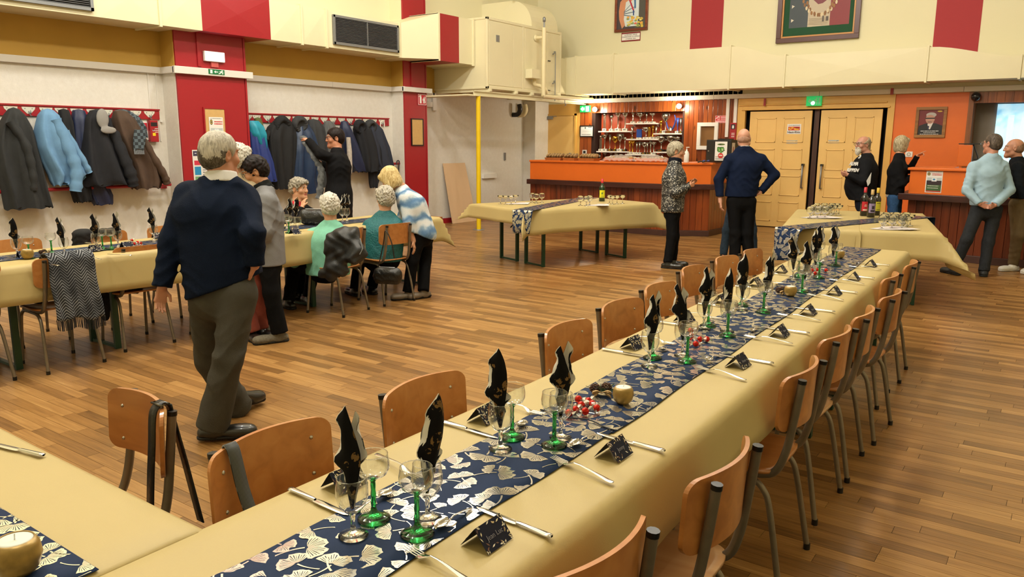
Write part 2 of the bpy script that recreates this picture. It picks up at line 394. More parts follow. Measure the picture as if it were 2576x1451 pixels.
for k in range(8):
    section(DY[k], DY[k+1], XL, XD, ZA, ZT, mats[k] or duct_m, dl, crease=.004 if mats[k] is None else .014)
for yy in (.62, 2.2, 5.72, 7.96, 8.44, 10.06): flange(yy, XL, XD, ZA, ZT, dl)
section(10.06, 10.6, XL, XD, ZA-.02, ZT, duct_m, dl, y1x=-9.17, zb2=3.78, crease=.0); 
section(10.6, 11.16, XL, -9.17, 3.0, 3.79, red, dl, crease=.008); section(11.16, 11.56, XL, -9.17, 3.0, 3.79, duct_m, dl, crease=.008)
section(10.6, 10.64, XL, -9.162, 2.995, 3.795, duct_m, dl, crease=0); flange(11.56, XL, -9.17, 3.0, 3.79, dl, w=.05)
def grille(y0, y1):
    za, zb = ZA+.055, ZT-.05
    gr = MB().span((XD+.006, y0, za), (XD+.012, y1, zb)).build('grille', M('grille_dark', '#07080a', .7), dl, world=True)
    fm = MB(); e = .035
    for a, b in (((y0, za), (y1, za+e)), ((y0, zb-e), (y1, zb)), ((y0, za), (y0+e, zb)), ((y1-e, za), (y1, zb))): fm.span((XD+.008, a[0], a[1]), (XD+.04, b[0], b[1]))
    fm.span((XD+.01, (y0+y1)/2-.008, za), (XD+.036, (y0+y1)/2+.008, zb)); fm.build('grille_frame', grey, gr, world=True)
    n = 17
    for k in range(n):
        z = za+e+(zb-za-2*e)*(k+.5)/n; MB().box((XD+.024, (y0+y1)/2, z), (.026, y1-y0-2*e, .0035), Matrix.Rotation(R(28), 3, 'Y')).build('slat', grey, gr, world=True)
grille(8.56, 10.0); grille(2.95, 4.88)
db = thing('ventilation_duct', 'long cream air duct running over the bar and doors on the gable wall', 'duct', (-4, 14.85, 2.61))
def sx(x0, x1, za, zb, zb2=None, crease=.012): section(x0, x1, -YB, -14.55, za, zb, duct_m, db, 'X', None, zb2, crease)
sx(-9.05, -8.78, 2.61, 3.38); sx(-8.78, -7.88, 2.61, 3.385); sx(-7.88, -5.42, 2.61, 3.375)
nn = 8
def sweep(x0, x1, z0, z1):
    for k in range(nn): sx(lerp(x0, x1, k/nn), lerp(x0, x1, (k+1)/nn), 2.61, lerp(z0, z1, smooth(k/nn)), lerp(z0, z1, smooth((k+1)/nn)), 0)
sweep(-5.42, -4.4, 3.375, 3.15); sx(-4.4, -2.11, 2.61, 3.15); sweep(-2.11, -.82, 3.15, 2.94); sx(-.82, 1.6, 2.61, 2.94)
for xx, zt in ((-8.78, 3.38), (-7.88, 3.38), (-5.42, 3.375), (-4.4, 3.15), (-2.11, 3.15), (-.82, 2.94)): flange(xx, -YB, -14.55, 2.61, zt, db, 'X')
# ------------------------------------------------------------------ air handling unit on its bracket frame
ah = thing('air_handling_unit', 'big cream air handling cabinet on a steel frame in the corner', 'ventilation unit', (-9.5, 12.85, 2.42))
X1, Y0, Y1, Z0, Z1 = -8.86, 11.59, 14.12, 2.57, 3.83
MB().span((XL, Y0+.01, Z0), (X1-.012, Y1, Z1)).build('casing', duct_m, ah, world=True)
MB().span((-9.9, Y1, 2.62), (-9.0, 14.6, 3.35)).build('casing_neck', duct_m, ah, world=True)
for a, b in (((X1-.05, Y0, Z0), (X1, Y0+.05, Z1)), ((X1-.04, Y1-.05, Z0), (X1, Y1, Z1)), ((X1-.04, 12.72, Z0), (X1-.003, 12.78, Z1)), ((X1-.05, Y0, Z1-.05), (X1, Y1, Z1)), ((X1-.05, Y0, Z0), (X1, Y1, Z0+.05)), ((XL, Y0, Z1-.04), (X1, Y0+.04, Z1)), ((XL, Y0, Z0), (X1, Y0+.04, Z0+.04))):
    MB().span(a, b).build('casing_rail', duct_m, ah, world=True, bevel=.006)
for a, b in (((X1-.02, Y0+.07, Z0+.07), (X1-.004, 12.4, Z1-.07)), ((X1-.02, 12.41, Z0+.07), (X1-.004, 12.71, Z1-.07)), ((X1-.02, 12.8, Z0+.07), (X1-.006, 13.55, Z1-.07)), ((X1-.02, 13.56, Z0+.07), (X1-.004, Y1-.06, Z1-.07))):
    pn = MB().span(a, b).build('casing_panel', duct_m, ah, world=True, bevel=.003)
MB().span((X1-.006, 11.86, 3.42), (X1+.002, 11.96, 3.54)).build('rating_plate', grey, ah, world=True)
elb = []
prof = [(XL, 3.8), (XL, 4.36)]+[(-9.42+.5*math.sin(R(a)), 3.86+.5*math.cos(R(a))) for a in range(0, 91, 10)]+[(-8.92, 3.8)]
MB().prism([(x, 13.1, z) for x, z in prof], (0, .95, 0)).build('duct_elbow', duct_m, ah, world=True)
for hy, hz in ((13.83, 3.42), (13.83, 2.84)):
    MB().box((X1+.02, hy, hz), (.03, .03, .02)).tube([(X1+.03, hy, hz), (X1+.06, hy-.05, hz-.02), (X1+.06, hy-.13, hz-.06)], .014, 8).build('latch_handle', grey, ah, world=True)
    MB().span((X1, 13.6, hz-.2), (X1+.02, 13.68, hz-.185)).build('hinge', black, ah, world=True)
MB().cyl((X1+.02, 13.86, 2.45), (X1+.02, 13.86, 3.4), .008, 8).build('latch_rod', grey, ah, world=True)
MB().span((X1, 12.8, 2.83), (X1+.16, 13.1, 3.0)).build('valve_box', duct_m, ah, world=True, bevel=.006)
pp = [(X1, 13.15, 3.62), (X1+.16, 13.2, 3.62), (X1+.2, 13.32, 3.6)]
MB().lathe([(.06, 0), (.06, .02), (.035, .03)], 14, (X1, 13.15, 3.62), ax=(1, 0, 0)).tube([(X1+.02, 13.15, 3.62), (X1+.2, 13.15, 3.62)], .033, 12).tube(bez([(X1+.2, 13.15, 3.8), (X1+.2, 13.15, 2.62), (X1+.2, 13.18, 2.53), (X1+.2, 13.3, 2.5), (X1+.2, 15.1, 2.52)], 6), .042, 12).build('heating_pipe', M('cream_pipe', '#e6dab0', .4), ah, world=True)
MB().tube(bez([(X1+.06, 13.05, 2.83), (X1+.06, 13.05, 2.73), (X1+.12, 13.15, 2.7), (X1+.2, 13.2, 2.65), (X1+.2, 13.28, 2.57)], 5), .036, 12).build('heating_pipe', MATS['cream_pipe'], ah, world=True)
MB().cyl((X1+.2, 13.15, 3.8), (X1+.2, 13.15, 3.9), .015, 10).lathe([(.0, 0), (.03, .01), (.03, .08), (.012, .1)], 8, (X1+.2, 13.15, 3.9)).build('air_valve', grey, ah, world=True)
MB().cyl((-9.3, 13.0, 4.36), (-9.3, 13.0, 7.1), .03, 10).build('vent_pipe', MATS['cream_pipe'], ah, world=True)
bm = MB().span((X1-.05, 11.2, 2.42), (X1+.03, 15.1, 2.435)).span((X1-.05, 11.2, 2.5), (X1+.03, 15.1, 2.515)).span((X1-.02, 11.2, 2.42), (X1-.008, 15.1, 2.515))
bm.build('support_beam', duct_m, ah, world=True)
for yy in (11.62, 12.45, 13.0, 14.0): MB().prism([(XL, yy, 2.57), (X1+.05, yy, 2.57), (X1+.05, yy, 2.52), (XL, yy, 2.515)], (0, .045, 0)).build('support_bracket', duct_m, ah, world=True)
MB().span((XL, 11.0, 2.42), (X1, 11.3, 2.445)).build('support_beam', duct_m, ah, world=True)
MB().cyl((-8.87, 11.33, 0), (-8.87, 11.33, 2.43), .042, 18).build('support_post', M('yellow_paint', '#e6c410', .4), ah, world=True)
MB().lathe([(.11, 0), (.11, .008), (.05, .012)], 18, (-8.87, 11.33, 0)).build('post_plate', grey, ah, world=True)
MB().tube(bez([(X1+.05, 14.2, 2.5), (X1+.05, 14.2, 2.42), (X1+.07, 14.21, 2.38), (X1+.04, 14.2, 2.36)], 5), .008, 6).build('hanging_hook', grey, ah, world=True)
wp = thing('drain_pipe', 'pair of short dark and cream waste pipes under the ventilation frame', 'pipe', (-10.0, 14.3, 2.35))
for yy, mm in ((14.2, black), (14.42, MATS['cream_pipe'])): MB().tube(bez([(XL, yy, 2.2), (-10.02, yy, 2.21), (-9.96, yy, 2.3), (-9.98, yy, 2.42)], 6), .05, 12).build('pipe', mm, wp, world=True)
# ================================================================== doors
d1 = struct(MB().span((-10.14, YB, 0), (-9.0, YB+.06, 2.45)).build('door_1', yellowframe))
a = rectY(1362, 292, 1446, 292, YB)
MB().span((-10.02, YB-.012, .02), (-9.135, YB+.01, 2.19)).build('door_leaf', yellowdoor, d1)
for q in (((-10.07, YB-.03, 0), (-10.025, YB, 2.24)), ((-9.13, YB-.03, 0), (-9.085, YB, 2.24)), ((-10.07, YB-.03, 2.195), (-9.085, YB, 2.24))): MB().span(*q).build('door_frame', yellowframe, d1)
MB().span((-9.95, YB-.07, 2.12), (-9.7, YB-.012, 2.18)).span((-9.9, YB-.05, 2.18), (-9.6, YB-.03, 2.195)).build('door_closer', grey, d1)
MB().cyl((-9.22, YB-.06, 1.36), (-9.22, YB, 1.36), .018).build('lock', grey, d1)
d2 = struct(MB().span((-5.42, YB-.03, 2.24), (-2.63, YB+.05, 2.45)).span((-5.42, YB-.03, 0), (-5.27, YB+.05, 2.24)).span((-2.74, YB-.03, 0), (-2.63, YB+.05, 2.24)).build('door_2', yellowframe))
MB().span((-5.34, YB-.055, 2.225), (-2.7, YB, 2.26)).build('door_moulding', yellowframe, d2, bevel=.008); MB().span((-5.4, YB-.05, 2.31), (-2.75, YB-.02, 2.34)).build('door_moulding', yellowframe, d2, bevel=.008)
MB().span((-3.99, YB+.05, 0), (-3.9, YB+.12, 2.24)).build('door_post', wood('mid_post', '#2a1409', '#3d1f0f', '#5a3117', .5), d2)
def leaf(x0, x1):
    lf = MB().span((x0, YB, .015), (x1, YB+.045, 2.205)).build('door_leaf', yellowdoor, d2, bevel=.003)
    cols = 2; gw = .13; w = (x1-x0-3*gw)/2
    for c in range(2):
        xa = x0+gw+c*(w+gw)
        for z0, z1 in ((.12, .5), (.62, 1.0), (1.12, 1.5), (1.62, 2.08)):
            e = .022; fm = MB()
            for a, b in (((xa, z0), (xa+w, z0+e)), ((xa, z1-e), (xa+w, z1)), ((xa, z0), (xa+e, z1)), ((xa+w-e, z0), (xa+w, z1))): fm.span((a[0], YB-.012, a[1]), (b[0], YB, b[1]))
            fm.build('panel_moulding', yellowdoor, lf, bevel=.005)
    return lf
l1 = leaf(-5.18, -4.02); l2 = leaf(-3.86, -2.82)
for lf, x in ((l1, -4.11), (l2, -3.77)):
    MB().tube([(x, YB, 1.2), (x, YB-.07, 1.2), (x, YB-.07, .78), (x, YB, .78)], .016, 10).build('pull_handle', grey, lf)
    MB().span((x-.02, YB-.085, 1.19), (x+.02, YB, 1.23)).build('handle_boss', black, lf)
for lf, (x0, y0, x1, y1) in ((l1, (1979, 353, 2006, 361)), (l2, (2084, 352, 2110, 360))):
    r = rectY(x0, y0, x1, y1, YB); pl = MB().span((r[0], YB-.006, r[2]), (r[1], YB, r[3])).build('push_sign', M('sign_steel', '#b9b9b4', .35, .4), lf)
    text('poussez', .035, ((r[0]*.6+r[1]*.4), YB-.007, (r[2]+r[3])/2), (1, 0, 0), (0, 0, 1), black, lf, depth=.0004)
    MB().tube([(r[1]-.03, YB-.007, r[2]+.015), (r[1]-.035, YB-.007, r[3]-.015), (r[1]-.015, YB-.007, r[3]-.012)], .004, 6).build('hand_mark', black, lf)
def plate(name, label, cat, px, Y, mat=whitep, th=.008, bevel=0):
    """a thin board fixed on a wall that faces the room along -Y: returns the thing, its rectangle and a Decal on its face"""
    r = rectY(*px, Y); t = thing(name, label, cat, ((r[0]+r[1])/2, Y, r[2]))
    MB().span((r[0], Y-th, r[2]), (r[1], Y, r[3])).build('board', mat, t, world=True, bevel=bevel)
    return t, r, Decal((r[0], Y-th-.0004, r[2]), (r[1]-r[0], 0, 0), (0, 0, r[3]-r[2]))
navy_ink = M('navy_ink', '#1b1b40', .5); black_ink = M('black_ink', '#161616', .6); white_ink = M('white_ink', '#efefea', .6)
t_, r, d = plate('sticker', 'white square sticker reading Haut-Rhin on the first yellow door leaf', 'sticker', (1981, 312, 2014, 337), YB, M('sticker_white', '#e8e6e2', .5), .002)
d.rect('#c0321e', .08, .36, .92, .74)
for k, (cx, cy, rx, ry) in enumerate(((.24, .55, .14, .13), (.33, .62, .16, .08), (.62, .5, .14, .1), (.78, .47, .1, .07))): d.ell('#e2a92c', cx, cy, rx, ry)
d.ell('#c0321e', .26, .6, .07, .06); d.ell('#8c1a14', .72, .62, .15, .07); d.build(t_)
W = r[1]-r[0]; cx = (r[0]+r[1])/2
text('Haut-Rhin', W*.22, (cx, YB-.004, r[2]+(r[3]-r[2])*.18), (1, 0, 0), (0, 0, 1), black_ink, t_, bold=.02); text('Conseil départemental', W*.088, (cx, YB-.004, r[2]+(r[3]-r[2])*.87), (1, 0, 0), (0, 0, 1), black_ink, t_)
# ------------------------------------------------------------------ emergency signs
def glow(name, col, s):
    mm, tt = newmat(name); tt.b.inputs['Base Color'].default_value = (*lin(col), 1); tt.b.inputs['Emission Color'].default_value = (*lin(col), 1); tt.b.inputs['Emission Strength'].default_value = s; return mm
ggreen = glow('exit_green', '#10a050', .9); gwhite = glow('exit_white', '#eafff2', 3.0); glamp = glow('lamp_white', '#eef6ff', 9.0); gbulb = glow('bulb_white', '#fff2d8', 40.0)
def runman(d, col, x=.5, w=.3):
    d.ell(col, x+.07, .8, .05, .1); d.poly(col, [(x-.02, .72), (x+.08, .7), (x+.06, .45), (x-.06, .42)]); d.poly(col, [(x-.06, .45), (x+.02, .42), (x-.1, .1), (x-.2, .12)]); d.poly(col, [(x, .45), (x+.07, .45), (x+.14, .28), (x+.1, .1), (x+.05, .12), (x+.07, .26)]); d.poly(col, [(x-.02, .7), (x-.14, .58), (x-.1, .52), (x, .6)]); d.poly(col, [(x+.06, .66), (x+.16, .52), (x+.12, .48), (x+.04, .58)])
t_, r, d = plate('exit_sign', 'lit green exit sign over the yellow double doors', 'exit sign', (2031, 243, 2067, 266), YB-.06, ggreen, .05)
runman(d, '#7fe0a8', .62); d.poly('#7fe0a8', [(.1, .5), (.26, .75), (.26, .58), (.42, .58), (.42, .42), (.26, .42), (.26, .25)]); d.rect('#7fe0a8', .82, .15, .94, .85); d.build(t_)
MB().disc((r[0]*.55+r[1]*.45, YB-.112, r[2]+.05), .035, 16, (0, -1, 0)).build('indicator_light', glow('indicator', '#b8ffe8', 6), t_, world=True)
t_, r, d = plate('exit_sign', 'small lit green and white exit sign beside the trophy niche', 'exit sign', (1462, 266, 1486, 282), YB-.03, ggreen, .05)
d.mats.append(gwhite); d.mb.cur = 0
d.lev = 1; d.mb.add([d.at(*p) for p in [(.06, .5), (.28, .85), (.28, .7), (.48, .7), (.48, .3), (.28, .3), (.28, .15)]], [tuple(range(7))]); d.lev = 2; d.mb.add([d.at(*p) for p in [(.6, .12), (.92, .12), (.92, .88), (.6, .88)]], [(0, 1, 2, 3)]); d.build(t_)
for nm, px, lab in (('first', (1496, 275), 'glaring wall lamp beside the small exit sign over the bar'), ('second', (1708, 267), 'glaring wall lamp at the far top corner of the trophy niche')):
    p = PY(*px, YB-.12); t_ = thing('wall_lamp', lab, 'lamp', (p.x, YB, p.z))
    MB().lathe([(.03, 0), (.035, .05), (.05, .09)], 14, (p.x, YB, p.z), ax=(0, -1, 0)).build('lamp_shade', grey, t_, world=True); MB().ball((p.x, YB-.12, p.z), .05, 14).build('bulb', gbulb, t_, world=True)
    L = bpy.data.lights.new('bulb_light', 'POINT'); L.energy = 22; L.color = (1, .86, .66); L.shadow_soft_size = .05; o = bpy.data.objects.new('bulb_light', L); o.location = (p.x, YB-.26, p.z-.03); COL.objects.link(o)
# emergency light and arrow sign on the first pillar
t_ = thing('emergency_light', 'bright white emergency light on the first red pillar', 'lamp', (-9.8, 6.55, 2.6))
a = PX(514, 127, -9.77); b = PX(567, 158, -9.77)
MB().span((-9.815, a.y, b.z), (-9.77, b.y, a.z)).build('housing', whitep, t_, world=True, bevel=.008); MB().span((-9.772, a.y+.015, b.z+.012), (-9.764, b.y-.015, a.z-.012)).build('diffuser', glamp, t_, world=True)
MB().span((-9.815, (a.y+b.y)/2-.05, b.z-.07), (-9.79, (a.y+b.y)/2+.06, b.z)).build('bracket', M('pink_red', '#b8504c', .5), t_, world=True)
t_ = thing('exit_sign', 'small green arrow exit sign on the white trunking under the emergency light', 'exit sign', (-9.755, 6.6, 2.49))
a = PX(524, 173, -9.753); b = PX(565, 189, -9.753); MB().span((-9.755, a.y, b.z), (-9.75, b.y, a.z)).build('board', M('sign_green', '#0f7040', .5), t_, world=True)
d = Decal((-9.7495, a.y, b.z), (0, b.y-a.y, 0), (0, 0, a.z-b.z)); d.rect('#e8f4ec', .1, .15, .24, .85); d.poly('#e8f4ec', [(.33, .5), (.45, .78), (.45, .58), (.6, .58), (.6, .42), (.45, .42), (.45, .22)]); runman(d, '#e8f4ec', .78); d.build(t_)
# ------------------------------------------------------------------ things fixed to pillars and coat wall
def plateX(name, label, cat, px, X, mat, th=.01, bevel=0):
    a = PX(px[0], px[1], X); b = PX(px[2], px[3], X); t = thing(name, label, cat, (X, (a.y+b.y)/2, b.z))
    MB().span((X-th, a.y, b.z), (X, b.y, a.z)).build('board', mat, t, world=True, bevel=bevel)
    return t, (a.y, b.y, b.z, a.z), Decal((X+.0004, a.y, b.z), (0, b.y-a.y, 0), (0, 0, a.z-b.z))
def frameX(t, r, X, w, mat, th=.02):
    y0, y1, z0, z1 = r
    for a, b in (((y0-w, z0-w), (y1+w, z0)), ((y0-w, z1), (y1+w, z1+w)), ((y0-w, z0), (y0, z1)), ((y1, z0), (y1+w, z1))): MB().span((X-th, *a), (X+.008, *b)).build('frame', mat, t, world=True)
def frameY(t, r, Y, w, mat, th=.03):
    x0, x1, z0, z1 = r
    for a, b in (((x0-w, z0-w), (x1+w, z0)), ((x0-w, z1), (x1+w, z1+w)), ((x0-w, z0), (x0, z1)), ((x1, z0), (x1+w, z1))): MB().span((a[0], Y-th, a[1]), (b[0], Y, b[1])).build('frame', mat, t, world=True, bevel=.004)
cork = M('tan_board', '#c9a468', .7, var=.05, vs=20)
t_, r, d = plateX('notice_board', 'tan notice board with a red frame on the first red pillar', 'notice board', (514, 273, 573, 420), -9.8, cork); frameX(t_, r, -9.8, .02, red)
t_, r, d = plateX('leaflet', 'white event leaflet pinned on the tan notice board', 'leaflet', (525, 294, 566, 385), -9.793, M('paper', '#e6e4e0', .6), .002)
def leaflet(d):
    d.ell('#4a4630', .16, .86, .1, .075); d.ell('#d9b83c', .16, .86, .07, .05); d.ell('#33405c', .16, .86, .045, .032)
    d.lines('#c23434', .36, .95, (.86, .8), .03, 3); d.lines('#555', .08, .9, (.955,), .012, 4) if False else d.lines('#777777', .1, .9, (.955,), .012, 4)
    d.rect('#b9c2c4', .08, .56, .95, .7); d.rect('#33252a', .06, .36, .96, .56); d.rect('#dfe4e8', .36, .52, .66, .68); d.ell('#2f7fae', .5, .61, .08, .04); d.rect('#3d5d34', .06, .06, .96, .36); d.lines('#d8d8d0', .14, .8, (.3, .2), .025, 6); d.rect('#b03a28', .06, .04, .96, .09)
leaflet(d); d.build(t_)
t_, r, d = plateX('safety_notice', 'white safety notice with coloured squares low on the first red pillar', 'notice', (483, 377, 545, 470), -9.806, M('notice_paper', '#dcdad6', .6), .003)
d.rect('#3a3550', .03, .84, .97, .97); d.lines('#d8d8e0', .1, .9, (.9,), .02, 8); d.rect('#c23048', .06, .6, .34, .72); d.rect('#2484b8', .06, .34, .34, .56); d.rect('#6d9a6a', .06, .1, .34, .3)
d.lines('#555560', .42, .94, [.1+.06*k for k in range(11)], .02, 9); d.build(t_)
t_, r, d = plateX('notice_board', 'empty tan board with a black frame on the second red pillar', 'notice board', (1036, 300, 1064, 364), -9.825, cork); frameX(t_, r, -9.825, .018, black)
t_, r, d = plateX('fire_sign', 'square red fire extinguisher sign on the second red pillar', 'sign', (1051, 236, 1073, 265), -9.83, M('sign_red', '#c01c34', .5), .004)
w = '#f0eae6'
for q in ((.02, .02, .98, .06), (.02, .94, .98, .98), (.02, .02, .06, .98), (.94, .02, .98, .98)): d.rect(w, *q)
d.rect(w, .2, .15, .42, .7); d.ell(w, .31, .7, .11, .1); d.poly(w, [(.26, .8), (.4, .8), (.4, .9), (.18, .9), (.1, .75), (.15, .73)])
for k in range(3): d.poly(w, [(.55+.1*k, .12), (.68+.1*k, .25), (.62+.1*k, .5), (.75+.08*k, .85), (.52+.1*k, .5), (.6+.1*k, .3)])
d.build(t_)
t_, r, d = plateX('fire_alarm_box', 'red fire alarm call box with a yellow label by the coat rack end', 'alarm box', (376, 302, 401, 357), -10.08, red, .07, .006)
d.rect('#1c1416', .12, .72, .9, .9); d.rect('#e0dcd8', .28, .5, .5, .56); d.ell('#1c1416', .38, .55, .06, .04); d.rect('#e4c818', .26, .28, .62, .42); d.lines('#e6dcd8', .55, .95, (.6, .52, .44), .03, 3); d.build(t_)
t_, r, d = plateX('fire_sign', 'white framed red sign partly behind the fire alarm box', 'sign', (353, 305, 374, 352), XL+.012, whitep, .006); d.rect('#c01c34', .1, .5, .95, .92); d.build(t_)
t_, r, d = plateX('junction_box', 'small white plug on the coat wall above the fire alarm box', 'socket', (403, 302, 409, 307), XL+.03, whitep, .03)
# plywood sheet leaning on the wall and small fittings
py = thing('plywood_sheet', 'pale plywood sheet leaning against the white wall by the yellow post', 'board', (-9.95, 12.2, 0))
a = PX(1114, 411, XL+.03); b = PX(1168, 411, XL+.03)
MB().add([(XL+.19, a.y+.08, 0), (XL+.19, b.y+.17, 0), (XL+.02, b.y, a.z), (XL+.02, a.y, a.z), (XL+.215, a.y+.08, .002), (XL+.215, b.y+.17, .002), (XL+.045, b.y, a.z), (XL+.045, a.y, a.z)], [(0, 3, 2, 1), (4, 5, 6, 7), (0, 1, 5, 4), (1, 2, 6, 5), (2, 3, 7, 6), (3, 0, 4, 7)]).build('sheet', M('plywood', '#d3b490', .6, var=.05, vs=3, stretch=(1, 1, .2)), py, world=True)
t_, r, d = plateX('grab_bar', 'thin upright handle on the white wall behind the yellow post', 'handle', (1270, 384, 1273, 403), XL+.03, grey, .02)
t_, r, d = plateX('wall_ledge', 'small white ledge on the white wall near the yellow post', 'ledge', (1217, 438, 1250, 447), XL+.06, whitep, .06)
# ------------------------------------------------------------------ gable wall pictures
woodframe = wood('picture_frame_wood', '#5a2410', '#74341a', '#8a4524', .35, 2, 'X')
r = (-8.13, -7.47, 3.94, 4.75); t_ = thing('framed_portrait', 'framed painting of a gymnast holding flowers high on the gable wall', 'picture', (-7.8, YB, 3.9))
MB().span((r[0], YB-.02, r[2]), (r[1], YB, r[3])).build('canvas', M('canvas_dark', '#453c40', .6), t_, world=True); frameY(t_, r, YB, .05, woodframe, .045)
d = Decal((r[0], YB-.021, r[2]), (r[1]-r[0], 0, 0), (0, 0, r[3]-r[2]))
d.rect('#4c4a44', .62, 0, 1, 1); d.poly('#c98a66', [(.06, .45), (.1, .68), (.28, .82), (.4, .84), (.42, .96), (.6, .96), (.6, .84), (.74, .8), (.5, .6), (.3, .1), (.18, .02), (.08, .25)])
d.poly('#cfdadd', [(.3, .66), (.44, .72), (.5, .66), (.56, .8), (.7, .82), (.76, .7), (.76, .3), (.7, .06), (.3, .06), (.24, .25)]); d.poly('#4a72a0', [(.58, .72), (.65, .7), (.66, .5), (.6, .48)])
for a, b in (((.24, .42), (.52, .62)), ((.24, .4), (.6, .52)), ((.24, .37), (.62, .4)), ((.24, .34), (.5, .3))): d.poly('#3e566e', [a, (a[0], a[1]+.02), (b[0], b[1]+.015), b])
d.poly('#b02438', [(.3, .9), (.34, .92), (.6, .45), (.55, .44)]); d.poly('#2e4a86', [(.55, .45), (.6, .45), (.6, .32), (.56, .32)])
rr = random.Random(5)
for k in range(34): d.ell(rr.choice(('#d8bc46', '#c9b04a', '#e0a24c', '#8a9a58', '#d8d08a', '#d86a50')), rr.uniform(.38, .9), rr.uniform(.04, .3), .05, .025, 8)
d.build(t_)
t_, r, d = plate('name_plaque', 'small white plaque with a dark red border under the gymnast painting', 'plaque', (1564, 83, 1611, 102), YB, M('plaque_red', '#7c1a20', .5), .01)
d.rect('#e4dfda', .03, .14, .97, .84); d.build(t_); zc = (r[2]+r[3])/2
for k, (s, dz) in enumerate((('LE PENNEC EMILIE', .038), ('CHAMPIONNE OLYMPIQUE', 0), ('ATHENES 2004', -.04))): text(s, .036, ((r[0]+r[1])/2, YB-.0115, zc+dz), (1, 0, 0), (0, 0, 1), black_ink, t_)
r = (-4.68, -3.4, 3.52, 4.75); t_ = thing('framed_flag', 'large framed old tricolour flag with gold laurel high on the gable wall', 'picture', (-4, YB, 3.45))
MB().span((r[0], YB-.015, r[2]), (r[1], YB, r[3])).build('backing', M('green_felt', '#1f4a30', .9), t_, world=True); frameY(t_, r, YB, .085, M('mahogany', '#4a2018', .3), .06)
i2 = (r[0]+.03, r[1]-.03, r[2]+.03, r[3]-.03); frameY(t_, i2, YB-.012, .03, M('gilt', '#b8803c', .4), .03)
d = Decal((r[0], YB-.016, r[2]), (r[1]-r[0], 0, 0), (0, 0, r[3]-r[2]))
d.rect('#2f3a40', .1, .14, .37, 1); d.rect('#b5a68e', .36, .14, .67, 1); d.rect('#7c1c20', .66, .14, .92, 1); d.poly('#6d2630', [(.42, .52), (.515, .64), (.62, .51), (.55, .46), (.49, .45)])
for k in range(26):
    a = R(200+k*5.4); cx, cy = .52+.2*math.cos(a)*(1 if k % 2 else 1.25), .62+.32*math.sin(a); d.ell(rr.choice(('#7a4e16', '#8a5a1c', '#c9b896')), cx, cy, .016, .03, 8)
for cy in (.22, .42, .62): d.poly('#cfc6b4', [(.13, cy), (.17, cy+.03), (.13, cy+.05)])
for k in range(5): d.poly('#8f8068', [(.38, .17+.02*k), (.64, .16+.022*k), (.64, .163+.022*k), (.38, .174+.02*k)])
d.rect('#4c4038', .56, .2, .58, .28); d.rect('#4c4038', .61, .21, .64, .27); d.build(t_)
# portrait on the orange wall
t_, r, d = plate('framed_portrait', 'wood framed portrait of an old man in glasses on the orange wall', 'picture', (2314, 277, 2369, 339), YB, M('portrait_red', '#6e1a20', .4), .012)
frameY(t_, r, YB, .05, wood('oak_frame', '#7a4f24', '#94652f', '#a8773c', .4, 2, 'X'), .03)
d.poly('#17171c', [(0, 0), (1, 0), (1, .36), (.72, .46), (.3, .46), (.02, .36)]); d.poly('#d8d4d0', [(.38, .44), (.62, .52), (.5, .22), (.42, .24)]); d.poly('#2c2c44', [(.38, .36), (.46, .36), (.44, .2), (.4, .2)]); d.ell('#b98a78', .47, .64, .19, .2); d.ell('#b4b0ac', .5, .8, .21, .1); d.ell('#b98a78', .46, .7, .17, .1); d.rect('#2a201e', .27, .64, .66, .69); d.ell('#8e6a5c', .46, .52, .1, .03)
d.lines('#d8d8d8', .12, .88, (.14,), .025, 2); d.lines('#d8d8d8', .24, .74, (.08,), .02, 3); d.lines('#d8d8d8', .1, .86, (.02,), .02, 4); d.ell('#c8a83c', .84, .94, .1, .03); d.build(t_)
t_, r, d = plate('certificate', 'framed white certificate on the pine boards by the trophy niche', 'certificate', (1461.5, 318, 1491.5, 342), YB, M('cert_paper', '#d9dad8', .5), .01); frameY(t_, r, YB, .02, black, .02)
d.ell('#5c6a64', .38, .84, .06, .1); d.rect('#444444', .6, .88, .92, .93); d.lines('#9aa09c', .15, .88, (.62, .52, .42), .02, 3); d.lines('#555555', .1, .85, (.14,), .05, 4); d.build(t_)
t_, r, d = plate('light_switch', 'white rimmed black light switch on the pine boards', 'switch', (1466, 377, 1476, 388), YB, whitep, .015); d.rect('#222222', .2, .2, .8, .8); d.build(t_)
t_, r, d = plate('fire_sign', 'small red and white fire instruction sign on the pine boards', 'sign', (1800, 291, 1827, 309), YB, M('sign_white', '#e6dede', .5), .004)
d.rect('#c02030', .02, .03, .98, .97); d.rect('#e6dede', .04, .24, .96, .3); d.rect('#e6dede', .22, .4, .38, .9); d.ell('#c02030', .3, .62, .05, .2); d.lines('#e6dede', .48, .94, (.78, .62, .42), .07, 5); d.lines('#e6dede', .06, .94, (.1,), .06, 6); d.poly('#e6dede', [(.05, .6), (.18, .85), (.18, .7), (.05, .5)]); d.build(t_)
t_, r, d = plate('notice_board', 'empty white framed notice board on the pine boards', 'notice board', (1765, 318, 1797, 367), YB, M('notice_back', '#7a5426', .7, var=.1), .01); frameY(t_, r, YB, .075, whitep, .05)
t_, r, d = plate('fire_alarm_box', 'narrow red fire alarm box beside the double door frame', 'alarm box', (1840, 309, 1853, 356), YB, red, .07, .006)
d.rect('#241c20', .15, .66, .85, .92); d.rect('#d8d8d8', .35, .7, .65, .86); d.lines('#e6d8d4', .3, .8, (.42, .34, .24), .04, 4); d.build(t_)
for px in ((1922, 248, 1926, 266), (2241, 222, 2247, 238)): t_, r, d = plate('tag', 'small red tag hanging from the %s' % ('trunking over the yellow doors' if px[0] < 2000 else 'trunking at the orange wall corner'), 'tag', px, YB-.075, red, .01)
